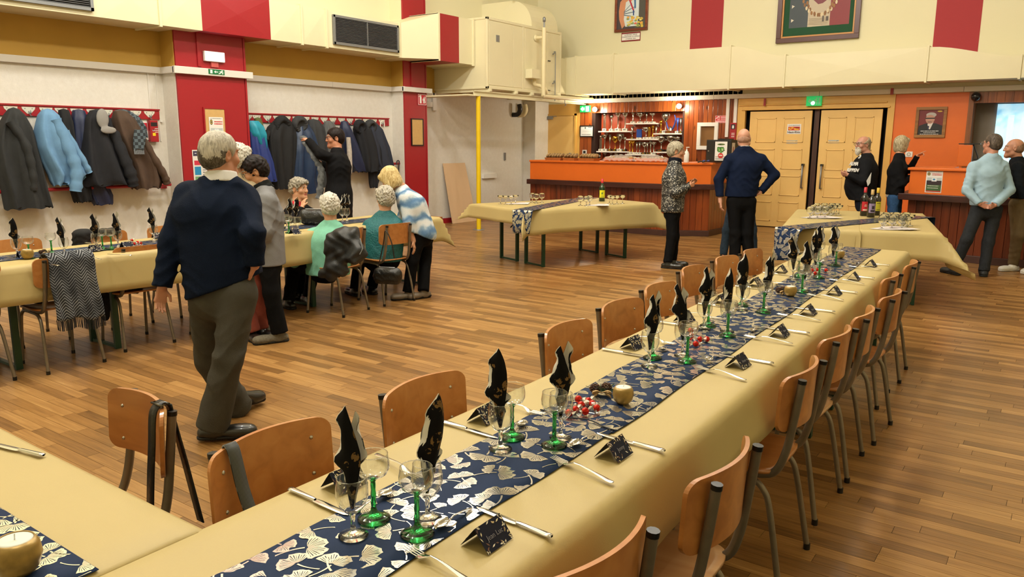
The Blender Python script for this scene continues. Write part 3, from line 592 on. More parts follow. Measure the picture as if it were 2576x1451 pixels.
t_, r, d = plate('wall_socket', 'white double wall socket on the orange wall', 'socket', (2278, 381, 2295, 395), YB, whitep, .012, .003); d.ell('#5a5a58', .5, .5, .26, .32); d.ell('#d8d6d0', .5, .5, .2, .25); d.build(t_)
# speaker, screen, serving hatch lamp
a = PY(2455, 243, YB-.1); t_ = thing('spotlight', 'small black spotlight under the trunking beside the screen', 'lamp', (a.x, YB, a.z)); MB().ball(a, .075, 14).build('lamp_head', M('gloss_black', '#1a1a1c', .15), t_, world=True); MB().cyl((a.x, YB, a.z+.05), (a.x, YB-.1, a.z+.05), .02).build('bracket', black, t_, world=True)
t_ = thing('projection_screen', 'bright blue and white projected picture on the screen in the far recess', 'screen', (.0, 15.55, .9)); sx0, sx1, sz0, sz1 = -1.13, 1.3, .75, 2.265
mm, tt = newmat('screen_glow'); co = tt.coord('Object', (.9, 1, 1.1)); nz = tt.new('TexNoise', i={'Scale': 1.6, 'Detail': 3.0, 'Distortion': .8}); tt.link(co, nz.inputs['Vector'])
cl = tt.ramp(nz.outputs['Fac'], [(.3, '#5aa8e0'), (.48, '#a8dcf2'), (.6, '#c8ecf8'), (.75, '#b8b0c8')]); tt.link(cl, tt.b.inputs['Emission Color']); tt.link(cl, tt.b.inputs['Base Color']); tt.b.inputs['Emission Strength'].default_value = .95
MB().span((sx0, 15.57, sz0), (sx1, 15.6, sz1)).build('picture', mm, t_, world=True)
d = Decal((sx0, 15.568, sz0), (sx1-sx0, 0, 0), (0, 0, sz1-sz0)); dm = glow('screen_white', '#d4f0fa', .8); d.mats.append(dm); d.mb.cur = 0; d.lev = 1
for xa in (.07, .15): d.mb.add([d.at(*p) for p in [(xa, .35), (xa+.035, .35), (xa+.035, .88), (xa, .88)]], [(0, 1, 2, 3)])
d.build(t_); text('LE', .1, (sx0+.06, 15.566, 1.3), (1, 0, 0), (0, 0, 1), glow('screen_text', '#f4fcff', 1.0), t_, align='LEFT', bold=.02)
# ================================================================== bar with orange top
def off(poly, d):
    """offset an open polyline sideways (to its right) by d"""
    P = [Vector((*p, 0)) for p in poly]; out = []
    for i, p in enumerate(P):
        n = Vector((0, 0, 0))
        if i: a = (p-P[i-1]).normalized(); n += Vector((a.y, -a.x, 0))
        if i < len(P)-1: b = (P[i+1]-p).normalized(); n += Vector((b.y, -b.x, 0))
        n.normalize(); k = 1.0
        if 0 < i < len(P)-1: k = 1/max(.5, n.dot(Vector((b.y, -b.x, 0))))
        q = p+n*d*k; out.append((q.x, q.y))
    return out
def band(poly, d0, d1, z0, z1):
    a, b = off(poly, d0), off(poly, d1); mb = MB()
    for i in range(len(poly)-1):
        mb.add([(*b[i], z0), (*b[i+1], z0), (*b[i+1], z1), (*b[i], z1), (*a[i], z0), (*a[i+1], z0), (*a[i+1], z1), (*a[i], z1)], [(0, 1, 2, 3), (5, 4, 7, 6), (3, 2, 6, 7), (1, 0, 4, 5), (4, 0, 3, 7), (1, 5, 6, 2)])
    return mb
barwood = wood('bar_pine', '#55220c', '#7a3412', '#8f451a', .32, 1.4, 'Z', knots=1, coat=.25)
barwood2 = wood('bar_dark_pine', '#3f180a', '#5c240e', '#6f3014', .32, 1.4, 'Z', coat=.25)
def bar(label, poly, top_d, bw, loc):
    t = thing('bar_counter', label, 'bar counter', loc)
    band(poly, -.3, -.02, .08, .9).build('carcass', MATS['lining_joint'], t, world=True)
    band(poly, -.02, .03, 0, .1).build('plinth', plinthwood, t, world=True, bevel=.004)
    band(poly, -.1, .13, .815, .905).build('ledge', brownwood, t, world=True, bevel=.006)
    band(poly, -.3, .01, .905, 1.235).build('front_panel', orange, t, world=True)
    band(poly, top_d, .045, 1.235, 1.27).build('counter_top', orange, t, world=True, bevel=.006)
    for i in range(len(poly)-1):
        a = Vector((*poly[i], 0)); b = Vector((*poly[i+1], 0)); L = (b-a).length; n = max(1, round(L/bw)); d = (b-a).normalized(); o = Vector((d.y, -d.x, 0))
        for k in range(n):
            p0 = a+d*(L*k/n+.002); p1 = a+d*(L*(k+1)/n-.002)
            mb = MB().prism([p0-o*.02+Vector((0, 0, .1)), p0+o*.001+Vector((0, 0, .1)), p1+o*.001+Vector((0, 0, .1)), p1-o*.02+Vector((0, 0, .1))], (0, 0, .72)); mb.build('board', barwood if loc[0] < -4 else barwood2, t, world=True, bevel=.003)
    return t
BARL = [(-8.58, 12.6), (-5.72, 12.55), (-5.06, 12.95), (-5.04, 14.5)]
bar('long orange topped bar with pine board front below the trophy niche', BARL, -.62, .118, (-7, 12.7, 0))
BARR = [(-1.9, 13.6), (-1.87, 12.45), (-.75, 12.16), (1.4, 12.2)]
bar2 = bar('orange topped bar with dark pine front under the projection screen', BARR, -.5, .118, (-.3, 12.3, 0))
MB().span((-1.05, 12.10, .905), (-1.045, 12.3, 1.235)).build('panel_joint', dark, bar2, world=True)
MB().span((-2.0, 13.6, .2), (-1.85, 15.14, .92)).build('side_panel', orange, bar2, world=True)
def onbar(px, py): return PZ(px, py, 1.27)
# bread in paper trays
kraft = M('kraft_card', '#a8602a', .7, var=.1, vs=20); bread = M('bread_crust', '#a8885c', .8, var=.45, vs=30, bump=.3, bs=60)
for lab, px, w in (('paper tray of sliced bread at the free end of the bar', 1397, .36), ('small paper tray of bread, second on the bar', 1437, .26), ('paper tray of bread below the certificate', 1482, .38)):
    p = PY(px, 400, 12.68); t_ = thing('bread_tray', lab, 'bread', (p.x, 12.68, 1.27), R(random.uniform(-8, 8)), 'bread trays on the bar')
    h = .05; a, b = w/2, .1
    MB().add([(-a*.9, -b*.9, 0), (a*.9, -b*.9, 0), (a*.9, b*.9, 0), (-a*.9, b*.9, 0), (-a, -b, h), (a, -b, h), (a, b, h), (-a, b, h)], [(0, 3, 2, 1), (0, 1, 5, 4), (1, 2, 6, 5), (2, 3, 7, 6), (3, 0, 4, 7)]).build('tray', kraft, t_, solid=.004)
    n = int(w/.06)
    for k in range(n): MB().ball((0, 0, 0), .062, 10, (.36, 1.4, .85)).build('bread_slice', bread, t_).matrix_basis = Matrix.Translation((-a*.82+k*w*.82/(n-1), 0, .088)) @ Matrix.Rotation(R(random.uniform(15, 45)), 4, 'Y')
foilw = newmat('cling_film'); b_ = foilw[1].b; b_.inputs['Base Color'].default_value = (.95, .95, .95, 1); b_.inputs['Roughness'].default_value = .08; b_.inputs['Alpha'].default_value = .28; b_.inputs['Specular IOR Level'].default_value = .9; cling = foilw[0]
for lab, px, w in (('long orange tray of snacks wrapped in clear film on the bar', 1562, .62), ('second film wrapped snack tray behind the woman in the patterned blouse', 1640, .58)):
    p = PY(px, 405, 12.75); t_ = thing('snack_tray', lab, 'food tray', (p.x, 12.75, 1.27), 0, 'film wrapped trays on the bar')
    MB().box((0, 0, .035), (w*.94, .26, .06)).build('tray', M('tray_card', '#c0642e', .6), t_, bevel=.01)
    mb = MB()
    for k in range(26): mb.ball((random.uniform(-.42, .42)*w, random.uniform(-.1, .1), .07), .035, 8, (1.2, 1, .6))
    mb.build('snacks', bread, t_, kind='stuff')
    rows = [[((u-.5)*w*1.06+.012*math.sin(9*v+u*30), (v-.5)*.33, .02+.1*math.sin(math.pi*u)**.4*math.sin(math.pi*v)**.5+.012*math.sin(40*u+13*v)) for u in [i/22 for i in range(23)]] for v in [j/8 for j in range(9)]]
    MB().grid(rows).build('film', cling, t_)
p = PY(1726, 412, 12.75); t_ = thing('pump_bottle', 'white pump bottle on the bar behind the woman in the patterned blouse', 'bottle', (p.x, 12.75, 1.27)); MB().lathe([(0, 0), (.042, 0), (.045, .01), (.045, .15), (.03, .19), (.014, .2), (.014, .225), (0, .225)], 18).build('bottle', whitep, t_); MB().cyl((0, 0, .22), (0, 0, .26), .006).box((.02, 0, .262), (.06, .016, .012)).build('pump', whitep, t_)
for k, px in enumerate((1755, 1766)):
    p = PY(px, 411, 12.8); t_ = thing('marker', 'dark capped marker lying on the bar, %s from the black cabinet' % ('second' if k == 0 else 'first'), 'pen', (p.x, 12.8, 1.27)); MB().cyl((0, 0, .012), (.07, .05, .03), .012, 10).build('barrel', black, t_); MB().cyl((.07, .05, .03), (.1, .07, .04), .013, 10).build('cap', M('blue_cap', '#2a3a8a', .4), t_)
a = PY(1775, 404, 13.0); b = PY(1842, 352, 13.0); t_ = thing('black_cabinet', 'black lockable box with a white poster on its door standing on the bar', 'cabinet', ((a.x+b.x)/2, 13.2, 1.27), R(-4))
w = (b.x-a.x)/2; MB().box((0, .0, .2), (w*2, .36, .38)).build('body', M('black_case', '#17150f', .5), t_, bevel=.006); MB().box((-.02, -.183, .2), (w*1.72, .012, .35)).build('door', M('black_case_door', '#1c1a14', .45), t_, bevel=.004); MB().box((.02, .05, .4), (.2, .2, .02)).build('lid_pad', black, t_)
MB().cyl((-w+.05, -.2, .2), (-w+.05, -.18, .2), .012).build('lock', steel, t_)
d = Decal(t_.matrix_basis @ Vector((-.06, -.191, .04)), t_.matrix_basis.to_3x3() @ Vector((.22, 0, 0)), (0, 0, .32)); d.rect('#e6e4de', 0, 0, 1, 1)
d.ell('#5a6a34', .5, .85, .32, .05); d.ell('#2a3a1c', .42, .86, .1, .03)
for cx in (.34, .6): d.ell('#2c5a1c', cx, .58, .16, .14); d.ell('#7fba5a', cx, .58, .12, .1); d.ell('#e6e4de', cx+.03, .57, .05, .05)
for k in range(5): d.poly('#4c8a34', [(.5, .36), (.2+.15*k, .66), (.24+.15*k, .68), (.53, .36)])
d.ell('#c8322c', .5, .26, .22, .14); d.rect('#e8d8d4', .36, .25, .64, .3); d.lines('#444', .1, .9, (.2, .12), .02, 3) if False else d.lines('#444444', .08, .92, (.2, .12, .06), .018, 3); d.build(t_)
text('SGL', .085, t_.matrix_basis @ Vector((.05, -.1925, .235)), t_.matrix_basis.to_3x3() @ Vector((1, 0, 0)), (0, 0, 1), M('leaf_green', '#2e6a20', .5), t_, bold=.03)
d = Decal(t_.matrix_basis @ Vector((w+.001, -.15, .1)), t_.matrix_basis.to_3x3() @ Vector((0, .12, 0)), (0, 0, .24)); d.rect('#cfc4b0', 0, 0, 1, 1); d.ell('#a05a50', .5, .5, .2, .25); d.build(t_)
# leaflet on the right bar and its box lamp
a = PY(2306, 480, 12.2); b = PY(2335, 426, 12.2); t_ = thing('leaflet', 'white event leaflet stuck on the orange front of the second bar', 'leaflet', (a.x, 12.25, a.z)); dr = Vector((1.12, -.29, 0)).normalized(); o = Vector((-1.66, 12.4, .93)); nn = Vector((dr.y, -dr.x, 0))
d = Decal(o+nn*.016, dr*.22, Vector((0, 0, .3))); d.rect('#e6e4e0', 0, 0, 1, 1); leaflet(d); d.build(t_)
a = PY(2440, 376, 14.5); t_ = thing('desk_lamp', 'black jointed lamp and orange box in the serving recess', 'lamp', (a.x, 14.5, 1.0)); MB().box((-.06, 0, .42), (.2, .1, .34)).build('orange_box', orange, t_, bevel=.01); MB().span((-.16, -.06, .6), (.14, .06, .615)).build('shelf', black, t_); MB().tube([(.12, 0, 0), (.12, 0, .4), (.04, 0, .6)], .01, 8).box((.12, 0, .36), (.1, .08, .03)).build('arm', black, t_); MB().lathe([(.06, 0), (.06, .25), (0, .25)], 14, (.12, 0, 0)).build('jar', M('grey_jar', '#5c5450', .3), t_); MB().span((-.3, .0, 0), (.4, .3, .02)).build('base', black, t_)
# ================================================================== trophies on white shelves in the niche
S8 = lambda x, y: (1440+x/8.05, 240+y/8.05)
silver = M('trophy_silver', '#b9b4a6', .22, .95); gold = M('trophy_gold', '#c99a3a', .22, .95); bluem = M('trophy_blue', '#2b4c9c', .3, .2); marble = M('white_marble', '#dcd6c8', .3, var=.06, vs=30); blkbase = M('black_marble', '#1c1814', .25); redwood = M('trophy_wood', '#5c2414', .35); whiteshelf = M('white_shelf', '#e2dcd4', .45)
def trophy(kind, h, w, mt, base, label, loc, grp):
    t = thing('trophy', label, 'trophy', loc, R(random.uniform(-15, 15)), grp); bh = .14*h
    MB().box((0, 0, bh/2), (w*.75, w*.6, bh)).build('base', base, t, bevel=.004)
    z = bh; H = h-bh
    def part(n, prof, m2=mt): return MB().lathe([(r*w, z+q*H) for r, q in prof], 14).build(n, m2, t)
    if kind == 'cup': part('stem', [(.2, 0), (.05, .08), (.05, .45), (.1, .5)]); part('cup', [(.08, .48), (.3, .6), (.42, .8), (.46, 1), (.4, 1), (.2, .7), (0, .62)])
    elif kind == 'bowl': part('stem', [(.16, 0), (.09, .06), (.09, .7), (.14, .72)], mt); part('cup', [(.06, .7), (.3, .78), (.46, .92), (.5, 1), (.44, 1), (.2, .84), (0, .8)])
    elif kind == 'flute': part('cup', [(.2, 0), (.07, .06), (.05, .25), (.14, .5), (.3, 1), (.26, 1), (.1, .5), (0, .4)])
    elif kind == 'ball': part('stem', [(.22, 0), (.1, .08), (.08, .35), (.14, .62), (.1, .68)]); MB().ball((0, 0, h-w*.3), w*.32, 12).build('ball', mt, t)
    elif kind == 'column':
        for s in (-1, 1): MB().cyl((s*w*.14, 0, z), (s*w*.14, 0, z+H*.8), w*.1, 10).build('column', mt, t)
        part('cup', [(.1, .78), (.3, .84), (.36, 1), (.3, 1), (0, .88)])
    elif kind == 'wing':
        for s in (-1, 1): MB().tube(bez([(s*w*.1, 0, z), (s*w*.36, 0, z+H*.3), (s*w*.5, 0, z+H*.7), (s*w*.38, 0, h)], 5), [w*.1]*6+[w*.08]*5+[w*.06]*5, 8, flat=.5).build('wing', mt, t)
        part('stem', [(.25, 0), (.2, .12), (.05, .3), (0, .3)], silver)
    elif kind == 'block': MB().box((0, 0, z+H/2), (w*.9, w*.3, H)).build('plate', mt, t, bevel=.01)
    if kind in ('cup',) and w > .12:
        for s in (-1, 1): MB().tube(bez([(s*w*.36, 0, z+H*.66), (s*w*.62, 0, z+H*.8), (s*w*.58, 0, z+H*.98), (s*w*.44, 0, z+H*.95)], 4), w*.035, 6).build('handle', mt, t)
    MB().box((0, -w*.301, bh*.5), (w*.4, .002, bh*.5)).build('name_plate', gold if base is blkbase or base is redwood else grey, t)
    return t
YN = 15.28
SH = {}
for nm, x0, x1, y in (('upper left', 520, 1160, 733), ('top middle', 1085, 1700, 573), ('upper right', 1635, 2215, 778), ('second middle', 1085, 1730, 890), ('lower left', 480, 1110, 1138), ('lowest middle', 1065, 1680, 1198), ('lower right', 1645, 2200, 1150)):
    a = PY(*S8(x0, y), YN-.12); b = PY(*S8(x1, y), YN-.12)
    t_ = thing('trophy_shelf', 'white %s shelf of trophies in the red niche' % nm, 'shelf', (a.x, 15.44, a.z), 0, 'niche shelves'); MB().span((a.x, YN-.12, a.z-.015), (b.x, 15.449, a.z+.012)).build('board', whiteshelf, t_, world=True, bevel=.003); SH[nm] = a.z+.0125
    for xx in (a.x+.08, b.x-.08): MB().prism([(xx-.01, 15.449, a.z-.015), (xx-.01, 15.449, a.z-.07), (xx-.01, 15.33, a.z-.015)], (.02, 0, 0)).build('bracket', whiteshelf, t_, world=True)
TR = {'upper left': [(650, 350, 'column', 'silver'), (790, 390, 'ball', 'silver'), (920, 340, 'bowl', 'silver'), (1065, 345, 'bowl', 'silver')],
 'top middle': [(1225, 325, 'ball', 'silver'), (1370, 350, 'cup', 'silver'), (1500, 340, 'flute', 'silver'), (1620, 375, 'bowl', 'silver')],
 'upper right': [(1790, 490, 'ball', 'gold'), (1880, 365, 'cup', 'silver'), (1985, 400, 'wing', 'blue'), (2125, 455, 'flute', 'blue'), (2188, 455, 'flute', 'silver')],
 'second middle': [(1210, 625, 'flute', 'silver'), (1350, 680, 'block', 'blue'), (1490, 640, 'cup', 'silver'), (1555, 640, 'column', 'gold'), (1625, 600, 'ball', 'gold'), (1690, 630, 'flute', 'silver')],
 'lower left': [(570, 810, 'column', 'silver'), (650, 790, 'bowl', 'silver'), (755, 785, 'flute', 'silver'), (865, 820, 'cup', 'gold'), (960, 770, 'cup', 'silver'), (1060, 830, 'ball', 'silver')],
 'lowest middle': [(1160, 930, 'ball', 'gold'), (1218, 920, 'bowl', 'gold'), (1300, 950, 'flute', 'silver'), (1358, 940, 'flute', 'silver'), (1460, 950, 'cup', 'silver'), (1515, 950, 'flute', 'silver'), (1580, 925, 'ball', 'silver'), (1645, 950, 'bowl', 'silver')],
 'lower right': [(1795, 840, 'cup', 'silver'), (1985, 830, 'cup', 'silver'), (2130, 860, 'bowl', 'silver')]}
BASEY = dict(zip(TR, (705, 555, 740, 865, 1115, 1185, 1135)))
WD = {'cup': .15, 'bowl': .15, 'flute': .11, 'ball': .12, 'column': .11, 'wing': .24, 'block': .13}
SHAPE = {'cup': 'two handled cup', 'bowl': 'tall column trophy with a bowl', 'flute': 'slender flute shaped trophy', 'ball': 'trophy topped by a ball', 'column': 'twin column trophy', 'wing': 'V shaped winged trophy', 'block': 'upright plate trophy'}
for nm, L in TR.items():
    for k, (x, yt, kind, colr) in enumerate(L):
        a = PY(*S8(x, BASEY[nm]), YN); h = (BASEY[nm]-yt)/918; mt_ = {'silver': silver, 'gold': gold, 'blue': bluem}[colr]
        base = random.choice((marble, marble, blkbase)) if colr != 'blue' else (redwood if kind == 'wing' else marble)
        wscale = 1.5 if (nm == 'lower right') else 1
        trophy(kind, h, WD[kind]*wscale, mt_, base, '%s %s, %s along the %s shelf' % (colr, SHAPE[kind], ORD[k], nm), (a.x, YN, SH[nm]), 'trophies in the niche')
bc = thing('back_counter', 'dark back counter under the trophy shelves behind the bar', 'counter', (-7.6, 15.2, 0)); MB().span((-8.6, 14.95, 0), (-6.6, 15.13, 1.1)).span((-8.6, 15.13, 1.142), (-6.6, 15.44, 1.16)).build('cabinet', redwood, bc, world=True)
for k, (x, yt, kind) in enumerate(((555, 1210, 'flute'), (665, 1190, 'bowl'), (790, 1180, 'bowl'), (890, 1175, 'cup'), (975, 1200, 'cup'), (1150, 1210, 'cup'))):
    a = PY(*S8(x, 1250), YN); trophy(kind, .2+(1210-yt)/900, .11, silver, blkbase, 'small silver %s, %s on the back counter under the shelves' % (SHAPE[kind], ORD[k]), (a.x, YN, 1.1605), 'trophies in the niche')
# ================================================================== tables
green = M('green_steel', '#123a24', .45); tabwood = wood('table_top_wood', '#7a4a20', '#925c2a', '#a56c36', .4, 2, 'X')
def trestle(label, cx, cy, ang, L=2.2, W=.6, grp=None, ht=.762):
    """folding table, its length along local Y"""
    t = thing('trestle_table', label, 'table', (cx, cy, 0), ang, grp)
    MB().box((0, 0, ht-.014), (W, L, .026)).build('tabletop', tabwood, t, bevel=.004)
    for s in (-1, 1):
        y = s*(L/2-.28)
        for q in (-1, 1): MB().box((q*.19, y, ht/2-.012), (.028, .045, ht-.03)).build('leg', green, t)
        MB().box((0, y, .018), (.38, .03, .02)).build('foot_bar', green, t); MB().box((0, y, ht-.04), (.5, .04, .026)).build('top_bar', green, t)
        MB().tube([(0, y-s*.02, .45), (0, y-s*.42, ht-.03)], .009, 6).build('brace', green, t)
    return t
paper = M('gold_paper', '#b29f6a', .55, bump=.06, bs=300, var=.03, vs=3)
paper_in = M('white_paper_back', '#d8d4c8', .7)
def cloth(name, label, stations, hl, hr, drops, z=.77, ears=.0, nl=60, seed=1, flare=.22, wave=.006, rim=.022, grp=None):
    """paper cloth: stations = [(x,y)] along the table, half widths hl, hr, drops (left,right,start,end)"""
    rr = random.Random(seed); P = [Vector((*p, 0)) for p in stations]; cum = [0]
    for a, b in zip(P, P[1:]): cum.append(cum[-1]+(b-a).length)
    L = cum[-1]
    def at(u):
        if u <= 0: d = (P[1]-P[0]).normalized(); return P[0]+d*u, d
        if u >= L: d = (P[-1]-P[-2]).normalized(); return P[-1]+d*(u-L), d
        for i in range(len(P)-1):
            if u <= cum[i+1]+1e-9: return P[i].lerp(P[i+1], (u-cum[i])/(cum[i+1]-cum[i])), (P[i+1]-P[i]).normalized()
    dl_, dr_, ds, de = drops; sk = [.0, .12, .25, .4, .6, .8, 1.0]
    us = sorted([-ds*q for q in sk if ds and q] + [L*i/nl for i in range(nl+1)] + [L+de*q for q in sk if de and q])
    vs = sorted([-hl-dl_*q for q in sk if dl_ and q]+[lerp(-hl, hr, i/14) for i in range(15)]+[hr+dr_*q for q in sk if dr_ and q])
    ph = [rr.uniform(0, 6) for _ in range(6)]; rows = []
    def outd(s):
        if s <= 0: return 0, 0
        if s < rim*1.6: a = s/rim; return rim*math.sin(a), -rim*(1-math.cos(a))
        a = 1.6; b = s-rim*1.6; return rim*math.sin(a)+b*flare, -rim*(1-math.cos(a))-b*math.sqrt(max(.2, 1-flare*flare))
    for u in us:
        row = []
        for v in vs:
            su = max(0, -u, u-L); sv = max(0, -v-hl, v-hr); uc = min(max(u, 0), L); vc = min(max(v, -hl), hr)
            c, d = at(uc); n = Vector((d.y, -d.x, 0)); gu = -1 if u < 0 else 1; gv = -1 if v < 0 else 1
            ou, zu = outd(su); ov, zv = outd(sv); mn = min(su, sv); ear = ears*mn
            wv = wave*math.sin(uc*5.3+ph[0])*(sv/.2)+wave*.7*math.sin(uc*11+ph[1])*(sv/.2) if sv else 0
            if su and sv: zz = min(zu, zv)-.25*mn; 
            else: zz = min(zu, zv)
            p = c+n*(vc+gv*(ov+wv+ear))+d*gu*(ou+ear+(wave*math.sin(vc*9+ph[2])*su/.2 if su else 0))
            row.append((p.x, p.y, z+zz+(.0009*math.sin(uc*4+vc*9+ph[3]) if not (su or sv) else 0)+(.012*math.sin(uc*1.7+ph[4])*sv/.25 if sv else 0)))
        rows.append(row)
    return tag(MB().grid(rows).build(name, paper, solid=.0012), label, 'tablecloth', grp)
LT = [(-1.125, .12), (-1.13, 1.2), (-1.137, 2.2), (-1.172, 3.2), (-1.215, 4.4), (-1.262, 5.6), (-1.305, 6.72)]
HW = .318
def lt(u, v, z=.7735):
    """point on the long table: u = distance along Y, v = sideways from the middle"""
    for i in range(len(LT)-1):
        if u <= LT[i+1][1] or i == len(LT)-2: f = (u-LT[i][1])/(LT[i+1][1]-LT[i][1]); return Vector((lerp(LT[i][0], LT[i+1][0], f)+v, u, z))
def lt_inv(p):
    q = lt(p[1], 0); return p[1], p[0]-q.x
for k, cy in enumerate((1.22, 3.45, 5.62)): trestle('folding table under the long gold cloth, %s from the near end' % ORD[k], lt(cy, 0).x, cy, R((0, 2.2, 2.4)[k]), 2.18, .6, 'tables under the long cloth')
cloth('tablecloth', 'gold paper cloth over the long table with the navy runner, nearest the camera', LT, HW, HW-.01, (.2, .21, .12, .2), .77, nl=90, rim=.034, flare=.2)
trestle('folding table under the gold cloth at the lower left corner', -2.6, .515, R(90), 2.2, .6)
cloth('tablecloth', 'gold paper cloth on the cross table at the lower left corner', [(-3.7, .515), (-1.46, .515)], .345, .345, (.2, .2, .1, .02), .778, nl=24, seed=4)
LW = [(-6.12, .3), (-6.1, 3.0), (-6.12, 5.2), (-6.12, 6.62)]
for k, cy in enumerate((1.5, 3.75, 5.7)): trestle('folding table by the coat wall, %s from the near end' % ORD[k], -6.12, cy, R(0), 2.1, .62, 'tables along the coat wall')
cloth('tablecloth', 'gold paper cloth on the long table along the coat wall', LW, .37, .37, (.28, .29, .2, .3), .77, ears=.25, nl=60, seed=5, flare=.16)
# two tables in front of the bar
A, B_, C_, D_ = Vector((-5.52, 7.9, 0)), Vector((-6.62, 8.42, 0)), Vector((-4.78, 9.98, 0)), Vector((-5.86, 10.5, 0))
ax = (C_-A).normalized(); sx_ = Vector((-ax.y, ax.x, 0)); angb = math.atan2(ax.y, ax.x)-math.pi/2
mid = (A+B_+C_+D_)/4; hwb = .6
for k, s in enumerate((1, -1)):
    c = mid-sx_*s*.295
    trestle('folding table in front of the bar, %s' % ('nearer the hall' if k == 0 else 'nearer the yellow post'), c.x, c.y, angb, 2.0, .56, 'tables in front of the bar')
e0 = mid-ax*1.12; e1 = mid+ax*1.12
cloth('tablecloth', 'gold paper cloth with pointed corners on the tables before the bar', [(e0.x, e0.y), (e1.x, e1.y)], .62, .61, (.2, .34, .2, .2), .772, ears=.55, nl=30, seed=8, flare=.2)
# two tables beside the doors
u2 = Vector((-.53, 2.5, 0)).normalized(); ang2 = math.atan2(u2.y, u2.x)-math.pi/2; w2 = Vector((u2.y, -u2.x, 0))
f0 = Vector((-2.34, 7.93, 0)); c1 = f0+w2*.385+u2*1.2; c2 = f0+w2*1.1+u2*1.22
trestle('folding table with the wine bottles, on the door side', c1.x, c1.y, ang2, 2.2, .6, 'tables before the doors'); trestle('folding table beside the second bar', c2.x, c2.y, ang2, 2.2, .6, 'tables before the doors')
def tcl(label, c, hl, hr, drops, seed, ears): a = c-u2*1.18; b = c+u2*1.18; cloth('tablecloth', label, [(a.x, a.y), (b.x, b.y)], hl, hr, drops, .77, ears=ears, nl=24, seed=seed, flare=.2)
tcl('gold paper cloth on the wine bottle table before the doors', c1, .36, .345, (.2, .04, .26, .2), 11, .1); tcl('gold paper cloth with a long hanging corner beside the second bar', c2, .345, .35, (.04, .34, .27, .2), 12, .75)
# ================================================================== school chairs
beech = wood('beech_ply', '#9a6030', '#b0733c', '#bd824a', .32, 1.6, 'X', coat=.35)
beech2 = wood('beech_ply_pale', '#a87850', '#b88a60', '#c49a70', .35, 1.6, 'X', coat=.2)
tubem = M('worn_tube', '#7b7060', .42, .55, var=.12, vs=20); cap = M('black_cap', '#0e0e0e', .35)
def chair(label, loc, rz, grp, seatmat=None):
    t = thing('school_chair', label, 'chair', loc, rz, grp)
    # curved backrest: rounded rectangle bent round the sitter
    n, m = 32, 12; rows = []
    def back(u, v, th):
        x = u*.205; zz = .605+.2*v; corner = .035; ex = abs(x)-.205+corner
        bow = -.235+.055*(x/.205)**2-.05*(zz-.6)
        return (x, bow-th, zz)
    outl = []
    for i in range(n+1):
        u = math.sin(math.pi*(i/n-.5)); e = max(0, (abs(u)*.205-.167)/.038); dz = .038*(1-math.sqrt(max(0, 1-min(1, e)**2)))*.95; rows.append((u, dz))
    f, bk = [], []
    for u, dz in rows:
        f.append([]); bk.append([])
        for j in range(m+1):
            v = j/m; zz = lerp(dz/.2, 1-dz/.2, v)+(.03*(1-u*u) if j == m else .03*(1-u*u)*v)
            f[-1].append(back(u, zz, 0)); bk[-1].append(back(u, zz, .012))
    mb = MB(); mb.grid(f); mb.grid([r[::-1] for r in bk])
    edge = [f[0][j] for j in range(m+1)]+[f[i][m] for i in range(1, n+1)]+[f[n][j] for j in range(m-1, -1, -1)]+[f[i][0] for i in range(n-1, 0, -1)]
    edgeb = [bk[0][j] for j in range(m+1)]+[bk[i][m] for i in range(1, n+1)]+[bk[n][j] for j in range(m-1, -1, -1)]+[bk[i][0] for i in range(n-1, 0, -1)]
    mb.grid([edge, edgeb], False, True); mb.build('backrest', beech, t)
    # seat: dished plywood
    rows = []
    for i in range(15):
        a = -1+2*i/14; row = []
        for j in range(15):
            b = -1+2*j/14; e = (abs(a)**5+abs(b)**5)**.2; k = max(abs(a), abs(b))/e if e > 0 else 1
            x, y = a*k*.195*(1-.05*b), b*k*.19; row.append((x, y, .445-.012*(1-b*b)*(1-a*a)-(.02*max(0, b-.6)/.4)))
        rows.append(row)
    MB().grid(rows).build('seat', seatmat or beech, t, solid=.012)
    for s in (-1, 1):
        MB().tube(bez([(s*.15, -.25, .785), (s*.15, -.235, .66), (s*.155, -.215, .53), (s*.16, -.185, .45), (s*.16, -.13, .424), (s*.16, .0, .42), (s*.16, .12, .42)], 5), .0142, 10).build('back_post', tubem, t)
        MB().cyl((s*.15, -.2505, .783), (s*.15, -.2518, .797), .015, 10).build('post_cap', cap, t)
        MB().tube(bez([(s*.165, .02, .41), (s*.165, .1, .408), (s*.167, .145, .385), (s*.17, .165, .32), (s*.178, .2, .012)], 5), .0115, 10).build('leg', tubem, t)
        MB().tube(bez([(s*.168, .0, .41), (s*.17, -.1, .405), (s*.175, -.15, .375), (s*.18, -.18, .3), (s*.195, -.235, .012)], 5), .0115, 10).build('leg', tubem, t)
        for y in (.2, -.235): MB().cyl((s*(.178 if y > 0 else .195), y, .0), (s*(.178 if y > 0 else .195), y, .025), .0135, 10).build('foot_cap', cap, t)
        for zz in (.64, .75): MB().ball((s*.15, -.207-.05*(zz-.6), zz), .0065, 8).build('bolt', steel, t)
    MB().cyl((-.165, .06, .41), (.165, .06, .41), .009, 8).build('cross_tube', tubem, t)
    return t
c0 = chair('beech chair nearest us, hall side of long table, grey strap over its back', (-1.505, 1.26, 0), R(-90+2), 'chairs at the long table')
for y, x, s, k in ((1.86, -1.485, 1, 1), (2.85, -1.525, 2, 2), (3.43, -1.57, -2, 3), (4.0, -1.62, 0, 4), (4.72, -1.72, 3, 5), (5.28, -1.71, -1, 6), (5.75, -1.68, 1, 7)):
    dup(c0, (x, y, 0), R(-90+s), 'beech chair, %s from near end, hall side of long table' % ORD[k])
